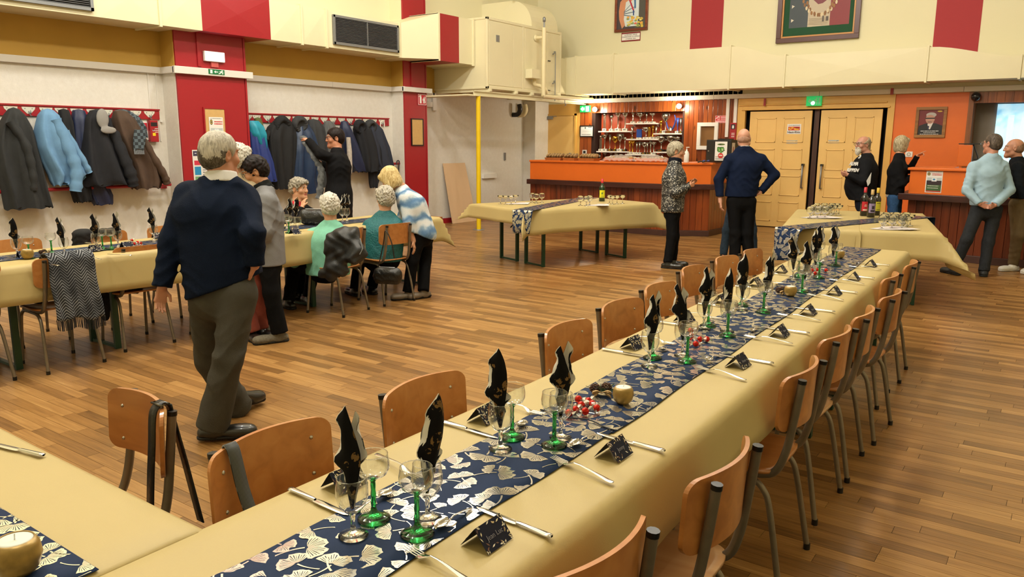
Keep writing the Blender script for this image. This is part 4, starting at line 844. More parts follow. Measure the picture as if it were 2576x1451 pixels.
cr = chair('beech chair at the lower edge, nearest one on the wall side of long table', (-.9, 1.28, 0), R(90-6), 'chairs at the long table')
for y, x, s, k, pale in ((1.85, -.86, 0, 1, 1), (2.82, -.93, 1, 2, 0), (3.45, -.955, -2, 3, 1), (3.96, -.955, 2, 4, 0), (4.56, -.935, -2, 5, 0), (5.18, -1.05, 1, 6, 0), (5.83, -1.04, 3, 7, 0)):
    c = dup(cr, (x, y, 0), R(90+s), 'beech chair, %s from near end, wall side of long table' % ORD[k])
    if pale:
        for ch in c.children:
            if ch.name.startswith('seat'): ch.data = ch.data.copy(); ch.data.materials[0] = beech2
for lab, x, y, a in (('beech chair under the zigzag scarf at the coat wall table', -5.87, 2.53, 90), ('bare backed beech chair beside the one with the zigzag scarf', -6.0, 3.17, 86), ('beech chair cut by the picture edge, only tube legs showing', -5.9, 1.93, 94), ('beech chair mostly hidden by the walking man', -5.66, 3.72, 80), ('beech chair of the woman in the mint sweater', -5.60, 4.93, 100), ('beech chair of the woman in the teal jacket', -5.60, 5.58, 84),
    ('beech chair on the wall side of the coat table, by the picture edge', -6.72, 2.72, -90), ('beech chair with black jacket on its back, wall side of coat table', -6.75, 3.45, -92), ('beech chair on the wall side just beyond the sweets', -6.72, 4.05, -88), ('beech chair of the grey haired woman behind the table', -6.72, 5.05, -75)):
    dup(c0, (x, y, 0), R(a), lab, 'chairs at the coat wall table')
dup(c0, (-2.32, .99, 0), R(180-8), 'beech chair with a black bag strap at the lower left corner', 'chairs at the cross table')
# ================================================================== runners with foil ginkgo leaves
navyc = M('navy_runner', '#16294a', .75, bump=.08, bs=400, spec=.2)
foil = M('silver_foil', '#e4dfd2', .22, .9, var=.08, vs=6)
def ginkgo(mb, c, r, ang, to3, clip):
    """one printed leaf: fan of foil strips between veins, and a bent stem; to3 maps table (u,v) to a point"""
    ns = 17
    def P(rad, a): 
        x = c[0]+math.cos(ang+a)*rad*r; y = c[1]+math.sin(ang+a)*rad*r; return to3(x, min(max(y, -clip), clip))
    E = lambda a: 1-.07*abs(math.sin(7*a+ang))-.32*math.exp(-(a/.13)**2)-.12*abs(a)/1.4
    for k in range(ns):
        f0 = R(-80+160*k/ns); f1 = R(-80+160*(k+1)/ns); a0 = f0+R(1.3+.9*(k % 2)); a1 = f1-R(.9+.6*(k % 3 == 0)); e0, e1 = E(f0), E(f1); q_ = .86-.16*((k*5) % 4 == 0)
        mb.add([P(.12, a0*.6), P(.12, a1*.6), P(q_*e1*.55, a1), P(q_*e1, a1), P(q_*e0, a0), P(q_*e0*.55, a0), P(q_*e1, f1), P(e1, f1), P(e0, f0), P(q_*e0, f0)], [(0, 1, 2, 5), (5, 2, 3, 4), (9, 4, 3, 6), (9, 6, 7, 8)])
    pts = []
    for k in range(7): q = k/6; pts.append((-(.0+1.05*q)*r, .34*r*q*q*(1 if int(ang*10) % 2 else -1)))
    ca, sa = math.cos(ang), math.sin(ang); V = []
    for k, (px, py) in enumerate(pts):
        w = .035*r*(1.2-.4*k/6)+(.02*r if k == 6 else 0)
        for s in (-1, 1): x = c[0]+ca*px-sa*(py+s*w); y = c[1]+sa*px+ca*(py+s*w); V.append(to3(x, min(max(y, -clip), clip)))
    mb.add(V, [(2*k, 2*k+2, 2*k+3, 2*k+1) for k in range(6)])
def runner(name, label, to3, u0, u1, hw, seed, step=.07, rmin=.034, rmax=.058, grp=None):
    n = max(8, int((u1-u0)/.07)); rows = [[to3(u0+(u1-u0)*i/n, v*hw, 0) for v in (-1, -.6, -.2, .2, .6, 1)] for i in range(n+1)]
    o = tag(MB().grid(rows).build(name, navyc, solid=.0016), label, 'table runner', grp)
    rr = random.Random(seed); placed = []; mb = MB(); T = lambda x, y: to3(min(max(x, u0+.002), u1-.002), y, .0014)
    placed_np = np.zeros((0, 3))
    for k in range(int((u1-u0)*hw*2*9000)):
        r = rr.uniform(rmin, rmax); c = (rr.uniform(u0, u1), rr.uniform(-hw, hw)); ang = rr.uniform(0, 6.28)
        q = (c[0]+math.cos(ang)*r*.5, c[1]+math.sin(ang)*r*.5)
        if not len(placed_np) or (((q[0]-placed_np[:, 0])**2+(q[1]-placed_np[:, 1])**2) > ((r+placed_np[:, 2])*.62)**2).all(): placed_np = np.vstack([placed_np, [(*q, r)]]); ginkgo(mb, c, r, ang, T, hw-.001)
    mb.build('leaf_print', foil, o, kind='stuff'); return o
L3 = lambda z: (lambda u, v, h: lt(u, v, z+h+.0006*math.sin(u*17)))
runner('table_runner', 'navy runner with silver ginkgo leaves, near length on the long table', lambda u, v, h: lt(u, v-.0+.004*math.sin(u*9), .7742+h+.0012*math.sin(u*23+v*20)), .14, 1.93, .137, 3, grp='runners on the long table')
runner('table_runner', 'navy runner with silver ginkgo leaves, far length on the long table', lambda u, v, h: lt(u, v-.002+.005*math.sin(u*7), .7735+h+.001*math.sin(u*19+v*14)), 1.9, 6.7, .137, 5, grp='runners on the long table')
seam = [lt(1.925+.012*math.sin(v*40), v, .7775+.004*math.cos(v*12)) for v in [(-.137+.274*k/12) for k in range(13)]]
MB().tube(seam, .0022, 6).build('hem', M('navy_hem', '#0b1524', .6), bpy.data.objects['table_runner'])
runner('table_runner', 'navy ginkgo runner on the cross table at the lower left corner', lambda u, v, h: Vector((u, .515+v, .7825+h)), -3.6, -1.45, .137, 6)
runner('table_runner', 'navy runner on the long table along the coat wall', lambda u, v, h: Vector((-6.13+v, u, .7745+h)), .5, 6.4, .15, 8, rmin=.04, rmax=.06)
def drape(c, d, L, hang0, hang1, z):
    """runner laid along direction d from the point c, its ends hanging over"""
    d = Vector((d[0], d[1], 0)).normalized(); n = Vector((d.y, -d.x, 0)); c = Vector((c[0], c[1], 0))
    def f(u, v, h):
        uc = min(max(u, 0), L); s = max(0, -u, u-L); g = -1 if u < 0 else 1; r = .03
        if s < r*1.5: o, zz = r*math.sin(s/r), -r*(1-math.cos(s/r))
        else: o, zz = r*1.0+.12*(s-r*1.5), -r-(s-r*1.5)
        p = c+d*(uc+g*(o+(h if s else 0)))+n*(v*(1-.5*s)+.02*math.sin(v*25)*s*3); return Vector((p.x, p.y, z+zz+(0 if s > r*1.5 else h)+.02*math.sin(v*30+1)*s))
    return f, -hang0, L+hang1
p0 = PZ(1316, 528, .777); p1 = PZ(1485, 496, .777); f, a, b = drape(p0, p1-p0, (p1-p0).length-.03, .3, .12, .7765)
runner('table_runner', 'navy runner hanging off the corner of the tables before the bar', f, a, b, .14, 9, rmin=.04, rmax=.06)
p0 = PZ(1985, 573, .777); p1 = PZ(2325, 543, .777); f, a, b = drape(p0, p1-p0, (p1-p0).length-.05, .34, .16, .7765)
runner('table_runner', 'navy runner across both tables before the doors', f, a, b, .15, 10, rmin=.04, rmax=.06)
# ================================================================== glass
def glassmat(name, col, k=1.0, rough=.02):
    mt, t = newmat(name); t.n.remove(t.b); out = t.n['Material Output']
    tr = t.new('BsdfTransparent'); tr.inputs[0].default_value = (*col, 1); gl = t.new('BsdfGlossy'); gl.inputs['Roughness'].default_value = rough; fr = t.new('LayerWeight'); fr.inputs[0].default_value = .5
    mx = t.new('MixShader'); m = t.math('MULTIPLY', t.math('ADD', t.math('MULTIPLY', t.math('POWER', fr.outputs['Facing'], 2.2), .85), .07), k); t.link(m, mx.inputs[0]); t.link(tr.outputs[0], mx.inputs[1]); t.link(gl.outputs[0], mx.inputs[2]); t.link(mx.outputs[0], out.inputs[0]); return mt
glass = glassmat('clear_glass', (.93, .94, .93), 1.15)
def solidglass(name, c):
    mt, t = newmat(name); b = t.b; b.inputs['Base Color'].default_value = (*c, 1); b.inputs['Transmission Weight'].default_value = 1; b.inputs['Roughness'].default_value = .02; b.inputs['IOR'].default_value = 1.5; return mt
clearsolid = solidglass('clear_stem_glass', (.97, .98, .97)); greenglass = solidglass('green_stem_glass', (.03, .42, .1))
def rim(r, z, t): MB().tube([(r*math.cos(a*math.pi/14), r*math.sin(a*math.pi/14), z) for a in range(28)], .0009, 6, closed=True).build('rim', clearsolid, t)
def bowl(pr, t, th=.0011, n=26): ins = [(max(r-th, .0002), z+(th*1.2 if i < 2 else 0)) for i, (r, z) in enumerate(pr)][::-1]; MB().lathe([(.0001, pr[0][1])]+pr+[(pr[-1][0]-th*.5, pr[-1][1]+th*.6)]+ins+[(.0001, ins[-1][1])], n).build('bowl', clearsolid, t)
def napkin_glass(label, loc, grp):
    t = thing('small_wine_glass', label, 'glass', loc, 0, grp)
    MB().lathe([(.006, .052), (.018, .058), (.029, .072), (.0345, .09), (.034, .112), (.031, .132)], 28).build('bowl', glass, t); rim(.031, .132, t)
    MB().lathe([(0, 0), (.031, 0), (.032, .0018), (.016, .006), (.006, .012), (.0048, .03), (.0055, .046), (.009, .053), (0, .054)], 20).build('stem', clearsolid, t); return t
def roemer(label, loc, grp):
    t = thing('green_stem_glass', label, 'glass', loc, 0, grp)
    MB().lathe([(.005, .098), (.018, .1), (.031, .108), (.037, .121), (.0375, .135), (.034, .154)], 28).build('bowl', glass, t); rim(.034, .154, t)
    MB().lathe([(0, 0), (.036, 0), (.037, .003), (.03, .007), (.014, .013), (.008, .02), (.0055, .03), (.0065, .04), (.0052, .05), (.0064, .06), (.0052, .07), (.006, .08), (.0055, .09), (.012, .098), (0, .1)], 22).build('stem', greenglass, t); return t
def snifter(label, loc, grp):
    t = thing('stemmed_glass', label, 'glass', loc, 0, grp); bowl([(.008, .05), (.03, .06), (.042, .085), (.04, .11), (.034, .13)], t, .002, 18); MB().lathe([(0, 0), (.03, 0), (.03, .003), (.008, .01), (.007, .04), (.012, .052), (0, .053)], 16).build('stem', clearsolid, t); return t
def coupe(label, loc, grp):
    t = thing('coupe_glass', label, 'glass', loc, 0, grp); bowl([(.004, .07), (.02, .078), (.036, .095), (.042, .115)], t, .002, 18); MB().lathe([(0, 0), (.03, 0), (.03, .002), (.006, .008), (.004, .06), (.008, .072), (0, .073)], 16).build('stem', clearsolid, t); return t
# napkins: folded black paper with gold print and a white lining
mt, t = newmat('napkin_print'); v = t.new('TexVoronoi', i={'Scale': 22.0}); nz = t.new('TexNoise', i={'Scale': 90.0, 'Detail': 3.0}); cc = t.coord(); t.link(cc, v.inputs['Vector']); t.link(cc, nz.inputs['Vector'])
f_ = t.math('MULTIPLY', t.math('LESS_THAN', v.outputs['Distance'], .46), t.math('GREATER_THAN', nz.outputs['Fac'], .52))
t.link(t.ramp(f_, [(.4, '#0b0a0b'), (.6, '#6b5230')]), t.b.inputs['Base Color']); t.b.inputs['Roughness'].default_value = .8; t.b.inputs['Specular IOR Level'].default_value = .12; napblack = mt
napwhite = M('napkin_lining', '#cfccc6', .8)
def napkin(label, loc, rz, var, lean, grp):
    t = thing('napkin', label, 'napkin', loc, rz, grp); rr = random.Random(var*7+1)
    prof = [(0, .006), (.15, .014), (.3, .024), (.42, .031), (.56, .037), (.7, .034), (.84, .024), (.94, .011), (1, .0008)]
    def w(v):
        for (a, x), (b, y) in zip(prof, prof[1:]):
            if v <= b: return lerp(x, y, (v-a)/(b-a))
    sheets = {0: [(0, 1.0, -.013, -1), (.007, .95, .015, 1)], 1: [(0, 1.0, .004, -1), (.009, .72, -.014, 1)], 2: [(0, .94, -.014, -1), (.008, 1.0, .013, 1)]}[var % 3]
    for q, (back, hh, tip, side) in enumerate(sheets):
        ph = rr.uniform(0, 6)
        for lay in (0, 1):
            rows = []
            for i in range(23):
                v = i/22; row = []
                for j in range(13):
                    u = -1+2*j/12; ww = w(v)*((.92 if q == 0 else .84)-.22*smooth(min(1, max(0, (v-.4)/.4)))*(abs(tip) > .01))+((.002*lay if side*u > 0 else -.001*lay) if v > .25 else -.001)
                    env = (v > .15)*min(1, (v-.15)*4)*min(1, (1.02-v)*5); ruf = side*(.0075*math.sin(v*15+ph)+.003*math.sin(v*29+ph))*max(0, u*side)**2*env
                    c = .016*(1-u*u)*(1 if q == 0 else -1)*min(1, w(v)/.03)
                    x = u*ww*(.9 if side*u > 0 else .72)+ruf-side*.004*v**2+tip*smooth(min(1, max(0, (v-.45)/.5))); y = -c+back*(1 if q else -1)*.6+(.0013 if q == 0 else -.0013)*lay+.5*ruf; zz = .062+.222*hh*v
                    row.append((x+lean[0]*(zz-.06), y+lean[1]*(zz-.06), zz))
                rows.append(row)
            MB().grid(rows).build('lining' if lay else 'printed_sheet', napwhite if lay else napblack, t)
    return t
# cutlery (lies along +X, tip at 0, handle end at L)
cut = M('cutlery_steel', '#c9c6c0', .16, 1)
def flatprof(mb, st, z=.0015, th=.0016):
    """st: (x, half width, z lift)"""
    rows = [[(x, -w, z+l), (x, -w*.5, z+l+th), (x, w*.5, z+l+th), (x, w, z+l)] for x, w, l in st]; mb.grid(rows); mb.grid([[(x, w, z+l), (x, 0, z+l-.0012), (x, -w, z+l)] for x, w, l in st]); return mb
def knife(label, loc, rz, grp):
    t = thing('knife', label, 'cutlery', loc, rz, grp); flatprof(MB(), [(0, .001, 0), (.01, .006, 0), (.03, .0085, 0), (.09, .0095, 0), (.115, .0085, 0), (.122, .005, 0)], .003, .0012).build('blade', cut, t); flatprof(MB(), [(.118, .005, 0), (.125, .0058, .001), (.16, .007, .001), (.2, .0095, .001), (.212, .009, .001), (.215, .004, 0)], .003, .004).build('handle', cut, t); return t
def fork(label, loc, rz, grp):
    t = thing('fork', label, 'cutlery', loc, rz, grp); mb = MB()
    for k in range(4): y = (k-1.5)*.0062; mb.tube([(0, y, .006), (.02, y, .004), (.048, y*.98, .003)], [.0009, .0014, .0017], 6)
    flatprof(mb, [(.044, .0112, 0), (.055, .0108, .001), (.068, .007, .006), (.08, .0032, .011)]); mb.build('head', cut, t); flatprof(MB(), [(.078, .0032, .011), (.1, .003, .012), (.15, .005, .007), (.19, .008, .002), (.205, .0075, .001), (.208, .003, .001)]).build('handle', cut, t); return t
def spoon(label, loc, rz, grp):
    t = thing('dessert_spoon', label, 'cutlery', loc, rz, grp); mb = MB(); rows = []
    for i in range(9):
        a = i/8; w = .0155*math.sin(math.pi*(a*.92+.04))**.7; rows.append([(a*.046, w*u, .004+.006*u*u-.004*(1-u*u)*math.sin(math.pi*a)+.003*a) for u in (-1, -.6, -.2, .2, .6, 1)])
    mb.grid(rows).build('bowl', cut, t, solid=.001); flatprof(MB(), [(.045, .003, .004), (.06, .0025, .009), (.09, .004, .006), (.118, .0062, .001), (.125, .004, .0)]).build('handle', cut, t); return t
# place cards
cardm = M('place_card', '#11152a', .6, spec=.2)
def place_card(label, loc, rz, name, grp, seed):
    t = thing('place_card', label, 'place card', loc, rz, grp); h, b, L = .046, .036, .088       # ridge along local Y, written face towards +X
    MB().add([(b, -L/2, 0), (b, L/2, 0), (0, L/2, h), (0, -L/2, h), (-b, -L/2, 0), (-b, L/2, 0)], [(0, 1, 2, 3), (3, 2, 5, 4)]).build('card', cardm, t, solid=.0007)
    rr = random.Random(seed)
    for s in (1, -1):
        o = t.matrix_basis @ Vector((b*s, -L/2*s, 0)); r = t.matrix_basis.to_3x3() @ Vector((0, L*s, 0)); u = t.matrix_basis.to_3x3() @ Vector((-b*s, 0, h)); d = Decal(o, r, u); d.lev = 3
        n = 40 if s == 1 else 60
        for k in range(n):
            x, y = (rr.random(), rr.choice((rr.uniform(0, .2), rr.uniform(.82, 1)))) if (s == 1 and k % 2) else (rr.choice((rr.uniform(0, .15), rr.uniform(.86, 1))), rr.random())
            if s == -1: x, y = rr.random(), rr.random()
            a = rr.uniform(0, 3.14); l, w = rr.uniform(.04, .075), rr.uniform(.015, .026); ca, sa = math.cos(a), math.sin(a)
            q = [(x+l*ca, y+l*sa*1.5), (x-w*sa, y+w*ca*1.5), (x-l*ca, y-l*sa*1.5), (x+w*sa, y-w*ca*1.5)]
            d.lev = 3; d.poly(rr.choice(('#d8cfae', '#c9b98a', '#e2ddd0', '#6a4a3a')), [(min(max(p, 0), 1), min(max(e, 0), 1)) for p, e in q])
        d.build(t)
    if name:
        o = t.matrix_basis @ Vector((b*.52+.0018, 0, h*.48+.0014)); text(name, .016, o, t.matrix_basis.to_3x3() @ Vector((0, 1, 0)), t.matrix_basis.to_3x3() @ Vector((-b, 0, h)), M('silver_pen', '#84848f', .4), t, 'handwriting', depth=.0002, bold=-.012)
    return t
Z = .7737; ZR = .7768
YC = [1.193, 1.76, 2.79, 3.365, 3.89, 4.5, 5.075, 5.70]
Rg = [((1050, 1344), (1076, 1305)), ((1394, 1120), (1410, 1100)), ((1728, 909), (1716, 894)), ((1830, 844), (1829, 832)), ((1920, 785), (1924, 777)), ((2017, 734), (2023, 729)), ((2060, 699), (2050, 690)), ((2102, 668), (2094, 667))]
Lg = [((941, 1305), (889, 1347)), ((1288, 1100), (1259, 1129)), ((1641, 900), (1633, 920)), ((1781, 819), (1770, 827)), ((1865, 768), (1866, 779)), ((2008, 695), (1994, 703)), ((2058, 664), (2050, 672))]
place = lambda k, side: '%s place from near end, %s side of long table' % (ORD[k], side)
G0 = S0 = K0 = F0 = P0 = None; names = ['Jean Luc', 'Jenny', 'Anne', 'Rene', 'Marie', 'Paul', 'Lucie', 'Guy']
leans = [(-.02, .05), (.12, .02), (-.06, .0), (.03, -.05), (.1, .05), (-.1, .04), (.05, 0), (0, .03)]
def setting(k, sd, yc, g, c):
    side = 'wall' if sd > 0 else 'hall'; global G0, S0, K0, F0, P0
    pg, pn = PZ(*g[0], ZR), PZ(*g[1], ZR)
    lab = 'green stemmed wine glass, '+place(k, side); G0 and dup(G0, pg, random.random()*6, lab) or None
    if not G0: G0 = roemer(lab, pg, 'green stemmed glasses')
    lab = 'clear napkin glass, '+place(k, side)
    if P0: dup(P0, pn, 0, lab)
    else: P0 = napkin_glass(lab, pn, 'napkin glasses')
    napkin('black gold folded napkin, '+place(k, side), pn, YAW+R(random.uniform(-35, 35)), k+(sd > 0), leans[(k*2+(sd > 0)) % 8], 'napkins on the long table')
    a = R(random.uniform(-4, 4)); up = lt(yc+.1*sd, .103*sd, Z)
    rz = 0 if sd > 0 else math.pi
    for nm, fn, du, dv, zz in (('knife', knife, .105*sd, .105*sd, Z), ('fork', fork, -.125*sd, .098*sd, ZR)):
        p = lt(yc+du, dv, zz+.0006); lab = 'steel %s, ' % nm+place(k, side); src = K0 if nm == 'knife' else F0; r_ = rz+R(random.uniform(-4, 2))*(1 if nm == 'knife' else 2)-(R(6) if nm == 'fork' else 0)
        if src: dup(src, p, r_, lab)
        elif nm == 'knife': K0 = knife(lab, p, r_, 'table knives')
        else: F0 = fork(lab, p, r_, 'table forks')
    p = lt(yc-.035*sd, .102*sd, ZR+.0006); lab = 'small dessert spoon, '+place(k, side); r_ = math.pi/2*sd+R(random.uniform(-6, 6))
    if S0: dup(S0, p, r_, lab)
    else: S0 = spoon(lab, p, r_, 'dessert spoons')
    c = PZ(*c, Z)
    place_card('dark floral tent card, '+place(k, side), lt(yc, (.215 if sd > 0 else -.232), Z+.0005), (0 if sd > 0 else math.pi)+R(random.uniform(-5, 5)), names[k] if sd > 0 else None, 'place cards', k+(50 if sd < 0 else 0))
for k in range(8): setting(k, 1, YC[k], Rg[k], (0, 0))
for k in range(7): setting(k, -1, YC[k]+.01, Lg[k], (0, 0))
# ------------------------------------------------------------------ candles, sweets, cones
goldglass = M('gold_glass', '#94793f', .36, .4, var=.25, vs=30); wax = M('white_wax', '#d8dcd8', .5)
def candle(label, loc, s=1.0):
    t = thing('candle_holder', label, 'candle', loc, 0, 'gold candle holders'); MB().lathe([(r*s, z*s) for r, z in ((0, 0), (.02, 0), (.029, .01), (.0345, .028), (.032, .045), (.026, .055), (.0245, .054), (.03, .04), (.03, .03))], 26).build('cup', goldglass, t); MB().lathe([(.0255*s, .03*s), (.0255*s, .053*s), (.02*s, .055*s), (0, .054*s)], 22).build('tealight', wax, t); MB().cyl((0, 0, .053*s), (.002*s, 0, .064*s), .001*s, 6).build('wick', wax, t); return t
candle('gold glass candle holder beside the pine cones near the middle of the long table', PZ(1567, 1013, ZR)); candle('gold glass candle holder farther along, between the fifth and sixth places', PZ(1988, 744, ZR)); candle('small gold candle holder at the far end of the long table', PZ(2112, 649, ZR))
candle('large gold candle holder with a white tealight at the lower left corner', PZ(47, 1440, .785), 1.28); candle('gold candle holder on the coat wall table near the picture edge', PZ(70, 650, ZR), 1.2)
redfoil = M('red_sweet_foil', '#c01e10', .25, .6, var=.3, vs=60)
film2 = glassmat('sweet_wrapper', (.95, .95, .95), 2.6, .12)
def sweet(label, loc, rz, grp):
    t = thing('wrapped_sweet', label, 'sweet', loc, rz, grp); MB().ball((0, 0, .0125), .0125, 12).build('ball', redfoil, t)
    for s in (-1, 1):
        rows = [[(s*(.009+.017*i/4), .004*(1+2.6*i/4)*math.cos(k*.9)+.002*math.sin(k*5+i), .0125+.004*(1+2.0*i/4)*math.sin(k*.9)+.001*math.cos(k*7)) for k in range(8)] for i in range(5)]; MB().grid(rows, False).build('wrapper_end', film2, t)
    return t
s0 = None
for lab, z, pts in (('by the second places', ZR, ((1455, 1013), (1480, 1018), (1431, 1048), (1447, 1040), (1472, 1044), (1501, 1036), (1462, 1028), (1490, 1025))), ('by the third places', ZR, ((1739, 850), (1734, 862), (1750, 872), (1761, 860), (1778, 860), (1737, 838))), ('by the seventh places', ZR, ((2042, 684), (2054, 683), (2078, 684), (2050, 692))), ('on the coat wall table', ZR, ((318, 618), (328, 614), (338, 617), (332, 608), (347, 613), (355, 616)))):
    for k, px in enumerate(sorted(pts, key=lambda q: -q[1])):
        p = PZ(*px, z); l = 'red foil sweet, %s in the heap %s' % (('nearest us', 'second nearest us', 'third nearest us', 'fourth nearest us', 'fifth nearest us', 'sixth nearest us', 'seventh nearest us', 'farthest')[k], lab)
        if s0 is None: s0 = sweet(l, p, 0, 'sweets '+lab)
        else: dup(s0, p, random.random()*6, l, 'sweets '+lab)
conem = M('pine_cone', '#4a2c1c', .8, var=.3, vs=60); fir = M('fir_green', '#2c4a30', .8); jute = M('jute_ribbon', '#b59668', .9, var=.15, vs=90)
def cones(label, loc, rz):
    t = thing('pine_cone_posy', label, 'decoration', loc, rz, 'pine cone posies')
    for cx, cy in ((-.02, 0), (.018, .012)):
        mb = MB(); 
        for i in range(7):
            for k in range(8): a = k*.785+i*.4; r = .016*math.sin(math.pi*(i+1)/8.5); mb.ball((cx+r*math.cos(a), cy+r*math.sin(a), .006+i*.0045), .005, 6, (1, 1, .45))
        mb.build('pine_cone', conem, t)
    mb = MB(); rr = random.Random(3)
    for k in range(46): a = rr.uniform(0, 6.28); l = rr.uniform(.02, .045); c = (rr.uniform(-.02, .03), rr.uniform(-.01, .02)); mb.tube([(c[0], c[1], .012), (c[0]+l*math.cos(a), c[1]+l*math.sin(a), rr.uniform(.004, .035))], .0009, 4)
    mb.build('fir_sprig', fir, t, kind='stuff')
    for s in (-1, 1): MB().tube(bez([(0, -.018, .012), (s*.018, -.028, .022), (s*.03, -.022, .014), (s*.012, -.018, .01), (s*.028, -.04, .006)], 4), .007, 6, flat=.25).build('ribbon', jute, t)
    return t
pc = cones('pine cone posy with a jute ribbon beside the near gold candle', PZ(1512, 992, ZR), .6); dup(pc, PZ(1966, 738, ZR), 1.0, 'pine cone posy beside the farther gold candle'); dup(pc, PZ(110, 640, ZR), 2.0, 'pine cone posy on the coat wall table')
# ------------------------------------------------------------------ the coat wall table
for k, (g, n) in enumerate((((74.5, 649), (44, 646)), ((131, 638), (163, 643)), ((259, 626), (244, 630)), ((281, 626), (298, 622)))):
    lab = ', %s from the picture edge on the coat wall table' % ORD[k]
    dup(G0, PZ(*g, ZR), 0, 'green stemmed wine glass'+lab); dup(P0, PZ(*n, ZR), 0, 'small clear glass with a napkin'+lab); napkin('black and gold folded napkin'+lab, PZ(*n, ZR), YAW+R((10, -12, 5, -8)[k]), (1, 0, 0, 2)[k], ((-.05, 0), (-.1, 0), (.0, 0), (-.02, 0))[k], 'napkins on the coat wall table')
pn = PZ(388, 606, ZR); dup(P0, pn, 0, 'small clear glass with a napkin by the walking man on the coat wall table'); napkin('black and gold folded napkin just beside the walking man', pn, YAW, 0, (-.05, 0), 'napkins on the coat wall table')
for k, (c, a) in enumerate((((62, 646), 180), ((147, 655), 0), ((240, 630), 180), ((320, 622), 0), ((398, 598), 180))): place_card('floral tent card, %s from the picture edge on the coat wall table' % ORD[k], PZ(*c, ZR), R(a+random.uniform(-8, 8)), 'Eve' if k == 1 else None, 'place cards on the coat wall table', 90+k)
for k, c in enumerate(((110, 662), (205, 648), (270, 640), (215, 612))): dup((K0, F0)[k % 2], PZ(*c, ZR), R(10*k), 'steel %s, %s from the picture edge on the coat wall table' % (('knife', 'fork')[k % 2], ('first', 'first', 'second', 'second')[k]))
for k, px in enumerate(((722, 574), (736, 581), (750, 582))): dup(P0, PZ(*px, ZR), 0, 'small clear glass, %s of the three before the grey haired seated woman' % ORD[k])
dup(G0, PZ(727, 585, ZR), 0, 'green stemmed wine glass before the grey haired seated woman'); dup(G0, PZ(709, 574, ZR), 0, 'green stemmed wine glass beside the grey sweater of the standing woman')
for px, k in (((729, 566), 0), ((744, 564), 1), ((862, 552), 2), ((872, 552), 0)): napkin('black napkin with white edges, %s on the table of the seated women' % ORD[(729, 744, 862, 872).index(px[0])], PZ(*px, ZR-.02), YAW+.3*k, k, (.1, 0), 'napkins before the seated women')
for k, px in enumerate(((862, 556), (873, 556))): dup(P0, PZ(*px, ZR), 0, 'small clear glass, %s beyond the woman in mint' % ORD[k])
place_card('small tent card before the grey haired seated woman', PZ(742, 588, ZR), 0, None, 'place cards on the coat wall table', 77)
# cutlery on the cross table
dup(K0, Vector((-2.33, .80, .7815)), R(12), 'steel knife at the edge of the cross table at the lower left corner'); dup(F0, PZ(2, 1100, .7815)+Vector((-.16, -.02, 0)), R(180), 'steel fork on the cross table cut by the picture edge')
# ------------------------------------------------------------------ drinks on the tables before the bar and the doors
sn = co_ = None
def put(fn, src, lab, p, grp): return (dup(src, p, 0, lab, grp), src)[1] if src else fn(lab, p, grp)
bx = (1339, 1349, 1363, 1357)
for k, px in enumerate(((1339, 509), (1349, 511), (1363, 509))): sn = put(snifter, sn, 'round stemmed glass, %s of the far trio on the tables before the bar' % ORD[k], PZ(*px, .7735), 'round glasses')
for k, px in enumerate(((1460, 517), (1475, 518), (1483, 516))): sn = put(snifter, sn, 'round stemmed glass, %s of the trio beside the green bottle' % ORD[k], PZ(*px, .7735), 'round glasses')
for k, px in enumerate(((1259, 513), (1272, 514), (1286, 514), (1297, 512))): co_ = put(coupe, co_, 'shallow coupe glass, %s from the yellow post' % ORD[k], PZ(*px, .7735), 'coupe glasses')
for k, px in enumerate(((1533, 512), (1541, 514), (1552, 513), (1566, 512))): co_ = put(coupe, co_, 'shallow coupe glass, %s beyond the green bottle' % ORD[k], PZ(*px, .7735), 'coupe glasses')
for k in range(9): sn = put(snifter, sn, 'round stemmed glass, %s row %s, in the cluster before the yellow doors' % (('front', 'middle', 'back')[k//3], ('left', 'centre', 'right')[k % 3]), PZ(2037+ (k % 3)*19+(k//3)*8, 549-(k//3)*5, .7735), 'glass cluster before the doors')
for k in range(5): co_ = put(coupe, co_, 'coupe glass, %s from the left, cluster before the yellow doors' % ORD[k], PZ(2086+k*6, 541-(k % 2)*5, .7735), 'coupe cluster before the doors')
for k in range(9): sn = put(snifter, sn, 'round stemmed glass, %s row %s, in the cluster by the second bar' % (('front', 'middle', 'back')[k//3], ('left', 'centre', 'right')[k % 3]), PZ(2218+(k % 3)*25+(k//3)*5, 576-(k//3)*5, .7735), 'glass cluster by the second bar')
for k in range(4): co_ = put(coupe, co_, 'coupe glass, %s from the left, cluster by the second bar' % ORD[k], PZ(2268+k*7, 574-(k % 2)*6, .7735), 'coupe cluster by the second bar')
papn = M('white_print_paper', '#d9d0d0', .7)
for lab, px, n in (('fan of printed paper napkins near the yellow post', (1310, 512), 6), ('fan of printed paper napkins by the green bottle', (1510, 516), 6), ('fan of printed paper napkins under the glass cluster before the doors', (2068, 547), 9), ('fan of printed paper napkins under the glasses by the second bar', (2250, 575), 9)):
    p = PZ(*px, .7735); t_ = thing('paper_napkin', lab, 'napkin', p, R(20)); mb = MB()
    for k in range(n): mb.box((.02*(k-n/2), 0, .001+.0012*k), (.15, .3, .001), Matrix.Rotation(R(-35+k*9), 3, 'Z'))
    mb.build('sheets', papn, t_); MB().box((0, 0, .014), (.12, .012, .0008), Matrix.Rotation(R(20), 3, 'Z')).build('printed_line', M('pink_print', '#a87888', .7), t_)
